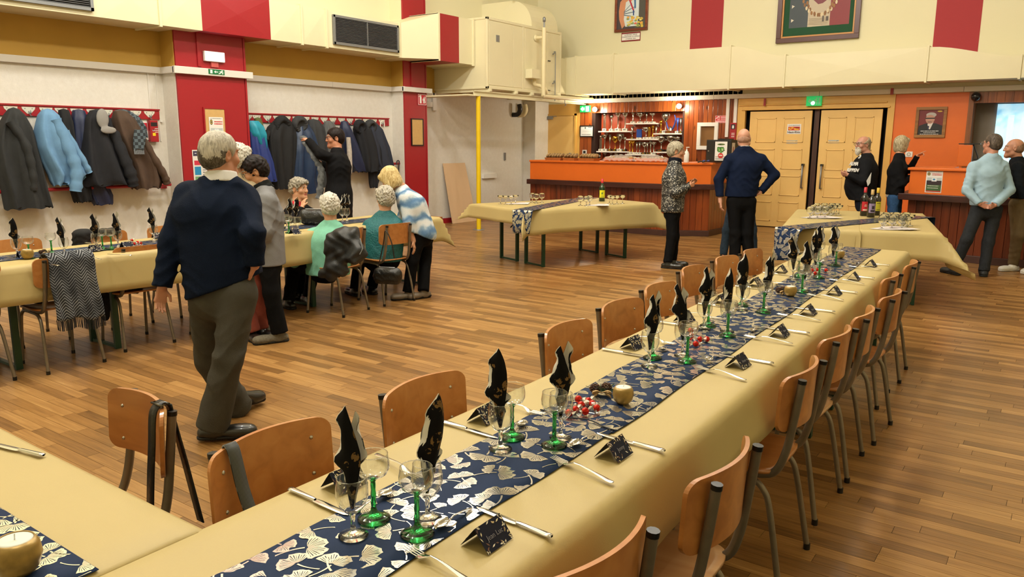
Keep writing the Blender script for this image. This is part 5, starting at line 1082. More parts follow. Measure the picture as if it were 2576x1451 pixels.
def bottle(label, loc, gm, h, r, capm, lm, art, rz=0):
    t = thing('wine_bottle', label, 'bottle', loc, rz); k = h/.3
    MB().lathe([(0, 0), (r, 0), (r, .18*k), (r*.85, .2*k), (r*.4, .225*k), (r*.36, .28*k), (r*.4, .295*k), (0, .296*k)], 22).build('glass_body', gm, t)
    MB().lathe([(r*.42, .245*k), (r*.42, .3*k), (0, .301*k)], 16).build('capsule', capm, t)
    a0 = [-1.1+2.2*i/14 for i in range(15)]; q = -math.pi/2-rz+YAW
    MB().grid([[(math.cos(a+q)*(r+.0006), math.sin(a+q)*(r+.0006), z) for a in a0] for z in (.05*k, .15*k)]).build('label', lm, t)
    mb = MB()
    for x0, x1, z0, z1 in art: mb.grid([[(math.cos(a+q)*(r+.0012), math.sin(a+q)*(r+.0012), lerp(.05, .15, z)*k) for a in [x0+(x1-x0)*i/6 for i in range(7)]] for z in (z0, z1)])
    mb.build('label_print', M('label_ink_%s' % lm.name, {'y': '#3a6a2a', 'r': '#d8c8b8', 'p': '#2a2030', 'o': '#3a3414'}[lm.name[0]], .6), t); return t
gb = M('green_bottle', '#0c2c12', .06, spec=.8); db_ = M('dark_bottle', '#0b0a0a', .06, spec=.8)
bottle('green wine bottle with a yellow label and red cap before the bar', PZ(1514, 506, .7735), gb, .32, .042, M('red_cap', '#c02028', .35), M('yellow_label', '#d8d21e', .5), ((-.5, .3, .3, .34), (-.3, .1, .45, .7), (-.6, .6, .08, .14), (.1, .4, .62, .68)))
bottle('dark wine bottle with a red label and red capsule before the doors', PZ(2172, 542, .7735), db_, .33, .041, M('red_capsule', '#b01e2c', .35), M('red_label', '#b8202c', .5), ((-.7, .7, .05, .2), (-.4, .3, .5, .58), (-.3, .2, .65, .7)))
bottle('dark wine bottle with a lilac label and tan capsule, front of the three', PZ(2190, 546, .7735), db_, .315, .042, M('tan_capsule', '#b89a62', .4), M('plum_label', '#8a7aa0', .5), ((-.6, .6, .1, .3), (-.3, .4, .4, .75)))
bottle('dark wine bottle with a narrow yellow label, last of the three', PZ(2204, 541, .7735), db_, .32, .04, M('yellow_capsule', '#c8a42a', .4), M('olive_yellow_label', '#b8b02a', .5), ((-.5, .5, .1, .16), (-.5, .5, .8, .86)))
# ================================================================== smooth bodies from distance fields
class Sdf:
    def __init__(s): s.ops = []; s.nz = []; s.cuts = []
    def _v(s, p): return np.array(p, dtype=np.float32)
    def cone(s, a, b, ra, rb, k=.02, w=None, st=1.0, cap=None, sub=False):
        """rounded cone a-b; w,st: stretch across direction w; cap 'b' or 'ab' cuts it flat"""
        a, b = s._v(a), s._v(b); d = b-a; L2 = float(d@d)+1e-9; L = L2**.5; m = max(ra, rb)*max(1, st)
        wv = None if w is None else s._v(Vector(w).normalized())
        def f(X, Y, Z):
            px, py, pz = X-a[0], Y-a[1], Z-a[2]; t = (px*d[0]+py*d[1]+pz*d[2])/L2; tc = np.clip(t, 0, 1)
            qx, qy, qz = px-tc*d[0], py-tc*d[1], pz-tc*d[2]
            if wv is not None:
                c = (qx*wv[0]+qy*wv[1]+qz*wv[2])*(1-1/st); qx, qy, qz = qx-c*wv[0], qy-c*wv[1], qz-c*wv[2]
            r = np.sqrt(qx*qx+qy*qy+qz*qz)-(ra+tc*(rb-ra))
            if cap: 
                r = np.maximum(r, (t-1)*L)
                if 'a' in cap: r = np.maximum(r, -t*L)
            return r
        s.ops.append((f, np.minimum(a, b)-m, np.maximum(a, b)+m, k, sub)); return s
    def ell(s, c, r, k=.02, fr=None, sub=False):
        """ellipsoid, r along the three axes of frame fr (world axes if None)"""
        c = s._v(c); r = s._v(r); F = np.eye(3, dtype=np.float32) if fr is None else np.array([list(v) for v in fr], dtype=np.float32)
        ext = np.sqrt(((F*r[:, None])**2).sum(0)); rm = float(r.min())
        def f(X, Y, Z):
            px, py, pz = X-c[0], Y-c[1], Z-c[2]; q = 0
            for i in range(3): q = q+((px*F[i][0]+py*F[i][1]+pz*F[i][2])/r[i])**2
            q = np.sqrt(q); return (q-1)*np.minimum(rm*1.0+0*q, rm*1.4)
        s.ops.append((f, c-ext, c+ext, k, sub)); return s
    def cut(s, p, n): s.cuts.append((s._v(p), s._v(Vector(n).normalized()))); return s
    def mesh(s, h=.012, fine=(), hf=.005, pad=.02):
        lo = np.min([o[1] for o in s.ops if not o[4]], 0)-pad; hi = np.max([o[2] for o in s.ops if not o[4]], 0)+pad
        ax = []
        for i in range(3):
            xs = [lo[i]]
            while xs[-1] < hi[i]: xs.append(xs[-1]+(hf if any(a[i]-hf < xs[-1] < b[i] for a, b in fine) else h))
            ax.append(np.array(xs, dtype=np.float32))
        V = np.full([len(a) for a in ax], .08, dtype=np.float32)
        for f, l, u, k, sub in s.ops:
            sl = []; 
            for i in range(3):
                a = max(0, np.searchsorted(ax[i], l[i]-k-1.5*h)-1); b = min(len(ax[i]), np.searchsorted(ax[i], u[i]+k+1.5*h)+1); sl.append(slice(a, b))
            if any(q.stop-q.start < 1 for q in sl): continue
            sl = tuple(sl); d = f(ax[0][sl[0], None, None], ax[1][None, sl[1], None], ax[2][None, None, sl[2]]); o = V[sl]
            if sub: e = np.maximum(k-np.abs(o+d), 0)/k; V[sl] = np.maximum(o, -d)+e*e*k*.25
            else: e = np.maximum(k-np.abs(o-d), 0)/k; V[sl] = np.minimum(o, d)-e*e*k*.25
        X, Y, Z = ax[0][:, None, None], ax[1][None, :, None], ax[2][None, None, :]
        for fn in s.nz: V += fn(X, Y, Z)
        for p, n in s.cuts: V = np.maximum(V, (X-p[0])*n[0]+(Y-p[1])*n[1]+(Z-p[2])*n[2])
        return nets(V, *ax)
def nets(V, xs, ys, zs):
    S = V < 0; nx, ny, nz = V.shape
    c = np.zeros((nx-1, ny-1, nz-1), dtype=np.int8)
    O = [(i, j, k) for i in (0, 1) for j in (0, 1) for k in (0, 1)]
    for i, j, k in O: c += S[i:nx-1+i, j:ny-1+j, k:nz-1+k]
    act = (c > 0) & (c < 8); I, J, K = np.nonzero(act); idx = np.full(act.shape, -1, dtype=np.int64); idx[I, J, K] = np.arange(len(I))
    P = np.zeros((len(I), 3)); n = np.zeros(len(I))
    for a in range(8):
        for b in range(a+1, 8):
            A, B = O[a], O[b]
            if sum(x != y for x, y in zip(A, B)) != 1: continue
            va = V[I+A[0], J+A[1], K+A[2]]; vb = V[I+B[0], J+B[1], K+B[2]]; m = (va < 0) != (vb < 0); t = np.where(m, va/np.where(m, va-vb, 1), 0)
            for q, (X, G) in enumerate(((xs, I), (ys, J), (zs, K))): P[:, q] += np.where(m, X[G+A[q]]*(1-t)+X[G+B[q]]*t, 0)
            n += m
    P /= np.maximum(n, 1)[:, None]; F = []
    for axs in range(3):
        a = [slice(None)]*3; b = [slice(None)]*3; a[axs] = slice(0, -1); b[axs] = slice(1, None)
        A, B = S[tuple(a)], S[tuple(b)]; m = A != B; o1, o2 = [(1, 2), (2, 0), (0, 1)][axs]
        g = np.array(np.nonzero(m)); ok = (g[o1] > 0) & (g[o2] > 0) & (g[o1] < V.shape[o1]-1) & (g[o2] < V.shape[o2]-1); g = g[:, ok]; sg = A[tuple(g)]
        def cell(d1, d2): q = g.copy(); q[o1] -= d1; q[o2] -= d2; return idx[tuple(q)]
        Q = np.stack([cell(0, 0), cell(1, 0), cell(1, 1), cell(0, 1)], 1); Q[~sg] = Q[~sg][:, ::-1]; F.append(Q[(Q >= 0).all(1)])
    return P, np.concatenate(F)
def sdf_obj(name, sd, mat, parent, h=.012, fine=(), hf=.005, facemat=None, mats=None):
    P, F = sd.mesh(h, fine, hf); inv = np.array(parent.matrix_basis.inverted()); L = P @ inv[:3, :3].T+inv[:3, 3]
    me = bpy.data.meshes.new(name); me.vertices.add(len(L)); me.vertices.foreach_set('co', L.astype(np.float32).ravel()); me.loops.add(F.size); me.loops.foreach_set('vertex_index', F.astype(np.int32).ravel())
    me.polygons.add(len(F)); me.polygons.foreach_set('loop_start', np.arange(0, F.size, 4, dtype=np.int32)); me.polygons.foreach_set('use_smooth', np.ones(len(F), dtype=bool))
    for mm in (mats or [mat]): me.materials.append(mm)
    if facemat is not None: me.polygons.foreach_set('material_index', facemat(P[F].mean(1)).astype(np.int32))
    me.update(calc_edges=True); o = bpy.data.objects.new(name, me); COL.objects.link(o); o.parent = parent; return o
def wrinkle(amp, f=34, seed=0, stretch=1.0):
    a, b, c = [random.Random(seed+i).uniform(0, 6) for i in range(3)]; f2 = f*1.5
    def w(X, Y, Z):
        q = np.sin(f2*.8*Z*stretch+1.8*np.sin(f2*.35*(X+Y)+b)+1.2*np.sin(f2*.22*Z+c)+a); r = np.sin(f2*.5*(X-Y)+f2*.6*Z*stretch+1.5*np.sin(f2*.3*X+c)+b)
        return amp*(1.3*(np.abs(q)**.7-.6)*(.5+.5*np.sin(f*.3*(X+Z)+c))+1.1*(np.abs(r)**.7-.6)*(.5+.5*np.sin(f*.35*(Y-Z)+a)))
    return w
def wrinkle_old(amp, f=34, seed=0, stretch=1.0):
    a, b, c = [random.Random(seed+i).uniform(0, 6) for i in range(3)]
    return lambda X, Y, Z: amp*(np.sin(f*X+a+2.2*np.sin(f*.6*Z*stretch+b))*np.sin(f*.9*Y+c+1.7*np.sin(f*.7*Z*stretch+a))+.6*np.sin(f*1.1*Z*stretch+2*np.sin(f*.5*(X+Y)+b)))
def curls(amp, f=150, seed=0):
    a, b, c = [random.Random(seed+i).uniform(0, 6) for i in range(3)]
    return lambda X, Y, Z: amp*(np.sin(f*X+a+1.5*np.sin(f*.5*Y))*np.sin(f*Y+b+1.5*np.sin(f*.5*Z))*np.sin(f*Z+c+1.5*np.sin(f*.5*X))*1.6+.35*np.sin(f*2.1*X+b)*np.sin(f*2.3*Z+c)*np.sin(f*1.9*Y+a))
def skin(name, c):
    if name in MATS: return MATS[name]
    m_ = M(name, c, .5, var=.07, vs=25); MATS[name].node_tree.nodes['Principled BSDF'].inputs['Subsurface Weight'].default_value = .0; return m_
def hairmat(name, a, b, c):
    if name in MATS: return MATS[name]
    mt, t = newmat(name); n = t.new('TexNoise', i={'Scale': 70.0, 'Detail': 5.0, 'Distortion': 1.2}); t.link(t.coord(scale=(1, 1, .25)), n.inputs['Vector']); t.link(t.ramp(n.outputs['Fac'], [(.3, a), (.5, b), (.7, c)]), t.b.inputs['Base Color']); t.b.inputs['Roughness'].default_value = .5; t.b.inputs['Specular IOR Level'].default_value = .2; t.bump(n.outputs['Fac'], .5, .004); return mt
def cloth_m(name, c, var=.1, vs=12, bump=.25, bs=180, rough=.85, sheen=.04): return M(name, c, rough, bump=bump, bs=bs, var=var, vs=vs, sheen=0, spec=.12)
DN = Vector((0, 0, -1)); UP = Vector((0, 0, 1)); FH = Vector((_f.x, _f.y, 0)).normalized(); RH = Vector((CR.x, CR.y, 0)).normalized()
def W_(abc): return (RH*abc[0]+FH*abc[1]+UP*abc[2]).normalized()
def hand(sd, wr, tip, palm, thumb, curl=.35, s=1.0, spread=.12, point=False):
    """palm and five fingers from wrist wr towards tip; palm: palm normal; thumb: side of the thumb"""
    d = (Vector(tip)-Vector(wr)).normalized(); n = Vector(palm); n = (n-d*n.dot(d)).normalized(); t = d.cross(n); t = t if t.dot(Vector(thumb)) > 0 else -t; w = Vector(wr); u = .01*s
    for q in (-1.35, -.45, .45, 1.35): sd.cone(w+d*u*1.5+t*q*u*1.2, w+d*u*8.2+t*q*u*1.9, u*1.25, u*1.15, .008)
    for i, (q, L) in enumerate(((1.95, 6.8), (.68, 7.6), (-.6, 7.0), (-1.85, 5.4))):
        p = w+d*u*8+t*q*u*1.05; a = 0; dd = (d+t*spread*q*.35).normalized(); cu = .06 if (point and i == 0) else (1.0 if point else curl)
        for seg, l in enumerate((.45, .31, .24)):
            a += cu*(.9, 1.1, .8)[seg]; e = p+(dd*math.cos(a)+n*math.sin(a))*L*u*l; sd.cone(p, e, u*(.86-.1*seg), u*(.78-.1*seg), .003); p = e
    p = w+d*u*2.2+t*u*2.0; e = p+(d*.7+t*.75+n*.3).normalized()*u*3.6; sd.cone(p, e, u*1.15, u*.95, .006); e2 = e+(d*.92+t*.15+n*.4).normalized()*u*3.2; sd.cone(e, e2, u*.92, u*.72, .003)
def head_parts(sd, c, f, u, s=1.0, jaw=1.0, nose=1.0):
    f = Vector(f).normalized(); r = f.cross(Vector(u)).normalized(); u = r.cross(f); fr = (r, f, u); P = lambda x, y, z: Vector(c)+(r*x+f*y+u*z)*s
    sd.ell(P(0, -.008, .025), [.076*s, .097*s, .088*s], .02, fr); sd.ell(P(0, .03, -.04), [.06*s*jaw, .066*s, .08*s], .03, fr); sd.ell(P(0, .078, -.098), [.026*s, .02*s, .018*s], .025, fr)
    sd.cone(P(-.05*jaw, .01, -.072), P(0, .075, -.1), .018*s, .018*s, .03); sd.cone(P(.05*jaw, .01, -.072), P(0, .075, -.1), .018*s, .018*s, .03)
    for q in (-1, 1):
        sd.ell(P(q*.033, .098, .008), [.019*s, .018*s, .013*s], .012, fr, sub=True); sd.ell(P(q*.031, .079, .007), [.014*s, .012*s, .012*s], .004, fr)
        sd.ell(P(q*.042, .066, -.03), [.024*s, .022*s, .022*s], .02, fr); sd.cone(P(q*.012, .092, .029), P(q*.05, .078, .027), .008*s, .006*s, .012)
        sd.ell(P(q*.079, -.008, -.008), [.009*s, .02*s, .033*s], .006, fr); sd.ell(P(q*.086, -.004, -.006), [.006*s, .01*s, .018*s], .004, fr, sub=True)
        sd.ell(P(q*.011, .104, -.034), [.0085*s, .01*s, .007*s], .006, fr)
    sd.cone(P(0, .094, .02), P(0, .1+.011*nose, -.03), .009*s, .0118*s*nose, .012)
    sd.ell(P(0, .088, -.06), [.025*s, .013*s, .0065*s], .006, fr); sd.ell(P(0, .086, -.071), [.021*s, .013*s, .007*s], .006, fr); sd.ell(P(0, .104, -.0655), [.026*s, .008*s, .0018*s], .003, fr, sub=True)
    return P, fr
GL = M('spectacle_frame', '#241c1c', .3); lensm = glassmat('spectacle_lens', (.9, .92, .95), 1.0)
def person(label, D, j, top, trou, sk='#c08a6c', hair=None, hf=(0, 1, 0), s=1.0, g=1.0, near=False, glasses=None, belly=0, hands=None, beard=False, shoes=None, coatlen=None, collar=None, legless=False, jaw=1.0, skirtcut=None):
    """j: joints as pixel, pixel, depth offset from D; builds one body and its clothes"""
    J = {k: PD(v[0], v[1], D+(v[2] if len(v) > 2 else 0)) for k, v in j.items()}
    a_, b_ = J['shL'].copy(), J['shR'].copy(); J['shL'] = a_.lerp(b_, .07)+DN*.03*s; J['shR'] = b_.lerp(a_, .07)+DN*.03*s
    base = J['anL'].lerp(J['anR'], .5) if 'anL' in J else J['pel']
    t = thing('person', label, 'person', (base.x, base.y, 0), 0)
    hfv = W_(hf); hu = (UP-hfv*UP.dot(hfv)).normalized(); rt = (J['shR']-J['shL']).normalized(); fw = UP.cross(rt).normalized()
    skm = skin('skin_'+sk.lstrip('#'), sk); sd = Sdf(); hc = J['head']; hs = s
    ndir = (hc-hfv*.02*s-hu*.05*s); P, fr = head_parts(sd, hc, hfv, hu, hs, jaw)
    sd.cone(J['neck'], ndir, .06*s, .056*s, .03); lat = rt
    sd.cone(J['pel'], J['ch'], .088*s*g, .095*s*g, .05, lat, 1.45); sd.cone(J['shL'].lerp(J['shR'], .1).lerp(J['ch'], .2), J['shL'].lerp(J['shR'], .9).lerp(J['ch'], .2), .042*s, .042*s, .04); sd.cone(J['ch'], J['neck']+DN*.04, .085*s, .05*s, .04, lat, 1.25)
    fine = [(np.array(hc)-.14*s, np.array(hc)+.14*s)]
    for q in 'LR':
        if 'el'+q in J:
            sd.cone(J['sh'+q], J['el'+q], .042*s, .035*s, .03); sd.cone(J['el'+q], J['wr'+q], .036*s, .025*s, .02)
            if 'hd'+q in J:
                hh = (hands or {}).get(q, {}); pm = W_(hh.get('palm', (0, 0, -1))); th = W_(hh.get('thumb', (0, 1, 0))); hand(sd, J['wr'+q], J['hd'+q], pm, th, hh.get('curl', .35), .92*s, point=hh.get('point', False))
                m = np.array(J['wr'+q].lerp(J['hd'+q], .6)); fine.append((m-.12, m+.12))
        if 'kn'+q in J:
            sd.cone(J['hi'+q], J['kn'+q], .07*s, .047*s, .04); sd.cone(J['kn'+q], J['an'+q], .047*s, .034*s, .03); sd.cone(J['an'+q], J['an'+q]+(J['toe'+q]-J['an'+q]).normalized()*.03+DN*.02, .032*s, .024*s, .03)
    eyem, browm, lipm = M('eye_white', '#d8d0c8', .3), M('brow', (hair or {}).get('brow', '#6a5648'), .8), M('lip', '#a8584e', .5)
    R_, F_, U_ = [np.array(v) for v in fr]; c0_ = np.array(hc)
    def fm(C):
        q = (C-c0_)/hs; x, y, z = q@R_, q@F_, q@U_; o = np.zeros(len(C)); face = y > .055
        o[face & (np.abs(np.abs(x)-.031) < .0125) & (np.abs(z-.007) < .0065)] = 1; o[face & (np.abs(np.abs(x)-.031) < .005) & (np.abs(z-.007) < .006)] = 4
        o[face & (np.abs(np.abs(x)-.032) < .021) & (np.abs(z-.0315) < .0045)] = 2; o[face & (np.abs(x) < .024) & (np.abs(z+.0655) < .011) & (y > .082)] = 3; return o
    sdf_obj('body', sd, skm, t, .014, fine, .0045 if near else .0055, fm, [skm, eyem, browm, lipm, GL])
    hstep = .008 if near else .0105
    # ---- upper garment
    sd = Sdf(); inf = top.get('inf', .018); gg = g
    hem = J.get('hem', J['pel']); ch, pel, nk = J['ch'], J['pel'], J['neck']
    sd.cone(pel+DN*.08, ch, (.105*gg)*s+inf, (.112*gg)*s+inf, .05, lat, 1.42); sd.cone(ch, nk+DN*.05, .105*s+inf, .06*s+inf, .06, lat, 1.5); sd.cone(J['shL'].lerp(ch, .12), J['shR'].lerp(ch, .12), .05*s+inf*.6, .05*s+inf*.6, .05); sd.cone(nk+DN*.03, J['shL'], .05*s, .04*s+inf*.4, .05); sd.cone(nk+DN*.03, J['shR'], .05*s, .04*s+inf*.4, .05); sd.cone(nk+DN*.05, nk+DN*.008, .064*s+.006, .058*s+.004, .02)
    if belly: sd.ell(pel.lerp(ch, .45)+fw*belly, [.17*s, .12*s, .2*s], .1, (rt, fw, UP)); sd.ell(ch+fw*.08+UP*.06, [.14*s, .1*s, .14*s], .08, (rt, fw, UP))
    if coatlen: b_ = J['coat']; sd.cone(pel, b_, .13*s*gg+inf, coatlen, .06, lat, 1.35)
    for q in 'LR':
        if 'el'+q in J and q not in top.get('nosleeve', ''):
            e, w = J['el'+q], J['wr'+q]; r1 = top.get('sl', .057)*s; sd.cone(J['sh'+q], e, r1+.006, r1-.003, .035); sd.cone(e, w, r1-.004, r1-.016, .025, cap='b')
    sd.nz.append(wrinkle(top.get('wr', .0045), 30, sum(map(ord, label)) % 97)); 
    hn = top.get('tilt', (0, 0, 0)); sd.cut(hem, (DN+W_((hn[0], hn[1], .001))*(0 if hn == (0, 0, 0) else hn[2])))
    sdf_obj(top['name'], sd, top['mat'], t, hstep)
    if top.get('under'):                                   # a lighter garment showing below the hem
        u = top['under']; sd = Sdf(); sd.cone(pel+DN*.1, ch, (.105*gg)*s+inf-.008, (.112*gg)*s+inf-.012, .05, lat, 1.42); sd.cut(J['hem2'], DN); sd.cut(ch, UP); sdf_obj(u['name'], sd, u['mat'], t, hstep)
    if collar:
        sd = Sdf(); a = nk+DN*.03; n_ = (hc-nk).normalized(); sd.cone(a, a+n_*collar.get('h', .045), .072*s+collar.get('r', 0), .062*s+collar.get('r', 0), .01, lat, 1.12, cap='ab')
        if collar.get('bulk'): sd.nz.append(wrinkle(.007, 45, 3, 2)); sd.cone(a+fw*.03+DN*.02, a+fw*.06+DN*.2, .05*s, .03*s, .03)
        sdf_obj(collar['name'], sd, collar['mat'], t, .008)
    # ---- trousers
    if trou and 'knL' in J:
        sd = Sdf(); r = trou.get('r', .088)*s*trou.get('g', 1); tw = trou.get('top', .02); sd.cone(pel+UP*tw, J['hiL'].lerp(J['hiR'], .5)+DN*.03, .1*s*g, .105*s*g, .05, lat, 1.4)
        for q in 'LR':
            k, a = J['kn'+q], J['an'+q]; dv = (a-k).normalized(); a2 = a+dv*(trou.get('len', .01) if (shoes and 'toez' in shoes) or a.z > .28 or dv.z > -.3 else max(0, (a.z-.075)/-dv.z)); sd.cone(J['hi'+q], k, r, r*.78, .035); sd.cone(k, a2, r*.78, trou.get('ankle', .058)*s, .03, cap='b')
        sd.nz.append(wrinkle(trou.get('wr', .005), 26, sum(map(ord, label)) % 89+5, .8)); sdf_obj(trou['name'], sd, trou['mat'], t, hstep)
        for q in 'LR':
            a, to = J['an'+q], J['toe'+q]; sh = shoes or {}; d = to-a; d.z = 0; d = d.normalized() if d.length > .02 else FH; gz = max(0.0, a.z-sh.get('rise', .085)) if ('toez' in sh or a.z > .28) else 0.0; heel = Vector((a.x, a.y, gz))-d*.055*s; toe = Vector((a.x, a.y, gz))+d*.175*s*sh.get('L', 1)
            if 'toez' in sh: toe.z += sh['toez'].get(q, 0); heel.z += sh['toez'].get(q+'h', 0)
            lt_ = d.cross(UP); sd = Sdf(); sd.cone(heel+UP*.035, toe+UP*.03, .034*s, .034*s, .02, lt_, 1.25); sd.cone(Vector((a.x, a.y, gz+.035)), Vector((a.x, a.y, min(a.z+.005, gz+.1))), .046*s, .045*s, .03); sd.ell(toe-d*.05+UP*.035, [.05*s, .075*s, .036*s], .02, (lt_, d, UP)); sd.cut(Vector((0, 0, min(heel.z, toe.z)+.012)), DN)
            so = sdf_obj('shoe', sd, sh.get('mat', MATS['shoe_black']), t, .009)
            sd = Sdf(); hl = sh.get('heel', 0); sd.cone(heel+UP*(.012+hl*.5), toe+UP*.012, .037*s, .036*s, .005, lt_, 1.25); sd.cut(heel.lerp(toe, .5)+UP*(.02+hl*.3), UP); sd.cut(Vector((0, 0, min(heel.z, toe.z)+.001)), DN); 
            if hl: sd.cone(heel+UP*.03, heel+UP*.004, .03, .024, .01)
            so2 = sdf_obj('sole', sd, sh.get('sole', MATS['sole_black']), t, .009)
    # ---- hair
    if hair:
        st = hair['style']; sd = Sdf(); v = hair.get('vol', .012); E = lambda x, y, z: P(x, y, z)
        sd.ell(E(0, -.012, .03), [(.078+v)*s, (.1+v)*s, (.09+v)*s], .02, fr)
        if st in ('bob',):
            for q in (-1, 1): sd.ell(E(q*.062, -.0, -.055), [.034*s, .07*s, .085*s], .03, fr)
            sd.ell(E(0, -.06, -.05), [.075*s, .05*s, .085*s], .03, fr); sd.cone(E(-.05, .075, .06), E(.05, .075, .06), .026*s, .026*s, .03)
        if st in ('curly', 'short'): sd.ell(E(0, -.05, -.02), [.076*s+v*.5, .06*s+v*.5, .07*s], .03, fr)
        if st == 'curly': sd.cone(E(-.045, .07, .068), E(.045, .07, .068), .03*s, .03*s, .03)
        if st == 'fringe': sd.ell(E(0, -.03, -.02), [.0795*s, .078*s, .06*s], .02, fr)
        if st == 'long': sd.ell(E(0, -.06, -.06), [.066*s, .05*s, .1*s], .03, fr)
        if hair.get('curl'): sd.nz.append(curls(hair['curl'], hair.get('f', 150), sum(map(ord, label)) % 31))
        if hair.get('wave'): sd.nz.append(wrinkle(hair['wave'], 120, 5, .3))
        fz, fy = hair.get('line', (.062, .07))
        if st in ('bob',): sd.cut(P(0, .075, 0), hfv*.9+hu*-.55); sd.ops[-1:]; sd.ell(P(0, .12, -.04), [.05*s, .06*s, .085*s], .01, fr, sub=True)
        else: sd.ell(P(0, .105, -.035), [.088*s, (.105-.0)*s, (fz+.035)*s], .012, fr, sub=True)
        if st == 'short' or st == 'curly':
            for q in (-1, 1): sd.ell(P(q*.09, .005, -.012), [.026*s, .026*s, .035*s], .008, fr, sub=True)
            sd.cut(P(0, -.05, -.085), -hu+hfv*.5)
        if st == 'fringe': sd.cut(P(0, -.02, hair.get('top', .05)), hu*1.0+hfv*.4); sd.cut(P(0, -.04, -.075), -hu+hfv*.55); sd.cut(P(0, .03, 0), hfv)
        if st == 'long': sd.cut(P(0, -.0, .05), hu+hfv*.75)
        def hm(C):
            q = (C-c0_)/hs; x, y, z = q@R_, q@F_, q@U_; return (z < .0+.018*(np.random.RandomState(3).rand(len(x))-.5)+.02*np.sin(55*x+90*z)*np.sin(60*y)+.02*np.sin(40*x+3)+.015*np.sin(70*z)-.25*np.maximum(y, 0)).astype(int)
        sdf_obj('hair', sd, hair['mat'], t, .006 if near else .007, facemat=hm if 'mat2' in hair else None, mats=[hair['mat'], hair['mat2']] if 'mat2' in hair else None)
    if beard:
        sd = Sdf(); sd.ell(P(0, .07, -.085), [.052*s, .04*s, .045*s], .02, fr); sd.ell(P(0, .075, -.125), [.03*s, .026*s, .035*s], .03, fr); sd.cone(P(-.03, .09, -.052), P(.03, .09, -.052), .013*s, .013*s, .02); sd.ell(P(0, .11, -.064), [.02*s, .02*s, .006*s], .004, fr, sub=True); sd.nz.append(curls(.003, 200, 4)); sdf_obj('beard', sd, beard, t, .006)
    if glasses:
        mb = MB()
        for q in (-1, 1):
            cpt = [P(q*.033+.024*math.cos(a), .108-.012*abs(math.cos(a)) if False else .107, .004+.018*math.sin(a)) for a in [k*math.pi/9 for k in range(18)]]; mb.tube(cpt, .0016 if near else .002, 6, closed=True); mb.tube([P(q*.057, .106, .01), P(q*.08, .06, .012), P(q*.084, -.01, .006)], .0018, 6)
        mb.tube([P(-.01, .108, .008), P(.01, .108, .008)], .0018, 6); go = mb.build('glasses', glasses, t, world=True)
        for q in (-1, 1): MB().disc(P(q*.033, .107, .004), .021, 16, hfv).build('lens', lensm, go, world=True)
    return t, J, P, fr
M('shoe_black', '#15130f', .35, coat=.3); M('sole_black', '#0d0d0d', .7)
navy_k = cloth_m('navy_knit', '#0c172c', .12, 9, .35, 260); greyt = cloth_m('grey_flannel', '#46443e', .08, 15, .2); blackt = cloth_m('black_twill', '#0a0a0c', .15, 8); jeans = cloth_m('blue_denim', '#31507a', .18, 40, .2); dkdenim = cloth_m('dark_denim', '#1c2633', .2, 30)
white_cot = cloth_m('white_cotton', '#d9d8d8', .04, 10, .1)
whitehair = hairmat('white_hair', '#a8a49c', '#c8c4ba', '#e0dcd2'); greyhair = hairmat('grey_hair', '#565048', '#8c867a', '#bcb6aa'); blondgrey = hairmat('ash_hair', '#7a6c52', '#a89a7c', '#cfc4a8'); darkhair = hairmat('dark_hair', '#070405', '#120a0b', '#281617'); blond = hairmat('blond_hair', '#9a8050', '#c4ac78', '#e2d2a4')
LEFT, RIGHT, AWAY = (-1, 0, 0), (1, 0, 0), (0, 1, 0)
# 1 walking man in the navy sweater ---------------------------------------------------------------
person('elderly grey haired man in navy sweater and grey trousers walking away, nearest the camera', 4.2,
 dict(head=(553, 388, 0), neck=(556, 447, 0), ch=(545, 540, 0), pel=(562, 700, 0), shL=(463, 478, .0), shR=(628, 486, .06), elL=(432, 605, -.02), wrL=(408, 722, -.06), hdL=(402, 768, -.06), elR=(636, 590, -.1), wrR=(641, 668, -.06), hdR=(628, 700, -.02), hiL=(520, 745, .05), hiR=(600, 745, -.02), knL=(527, 905, .22), knR=(574, 905, -.05), anL=(597, 1022, .42), anR=(537, 1062, .0), toeL=(640, 990, .55), toeR=(605, 1050, .02), hem=(560, 722, 0)),
 dict(name='sweater', mat=navy_k, inf=.024, sl=.068, wr=.006, tilt=(.6, 0, .35)), dict(name='trousers', mat=greyt, r=.1, ankle=.088, len=.03, wr=.007), '#b98268', dict(style='short', mat=hairmat('pale_grey_hair', '#8a857c', '#aca69b', '#cac5ba'), mat2=hairmat('iron_hair', '#3a342e', '#5a534a', '#7a7268'), vol=.008, wave=.002, brow='#888078'), (.55, .83, -.05), 1.0, 1.16, True, collar=dict(name='shirt_collar', mat=white_cot, h=.062, r=.012), hands=dict(L=dict(palm=(.6, -.7, 0), thumb=(1, .5, 0), curl=.3), R=dict(palm=(-1, 0, 0), thumb=(0, 1, 0), curl=.4)), shoes=dict(toez=dict(L=.02, Lh=.09), rise=.09, L=1.08))
# 2 white haired person behind him -----------------------------------------------------------------
person('white haired person in beige top mostly hidden behind the walking man', 6.3,
 dict(head=(601, 399, 0), neck=(600, 440, 0), ch=(603, 500), pel=(612, 610), shL=(560, 462), shR=(640, 465), elL=(556, 540), wrL=(575, 600, -.1), elR=(642, 545, -.05), wrR=(634, 605, -.15), hiL=(590, 640), hiR=(634, 640), knL=(605, 730, -.02), knR=(645, 725, .02), anL=(628, 800, 0), anR=(655, 798, .1), toeL=(650, 815, -.1), toeR=(690, 800, .05), hem=(610, 640)),
 dict(name='blouse', mat=cloth_m('beige_knit', '#b8a88c'), inf=.012), dict(name='trousers', mat=cloth_m('brick_trousers', '#7a3c30'), r=.078), '#c49478', dict(style='curly', mat=whitehair, vol=.018, curl=.006), (.2, .9, 0), .95)
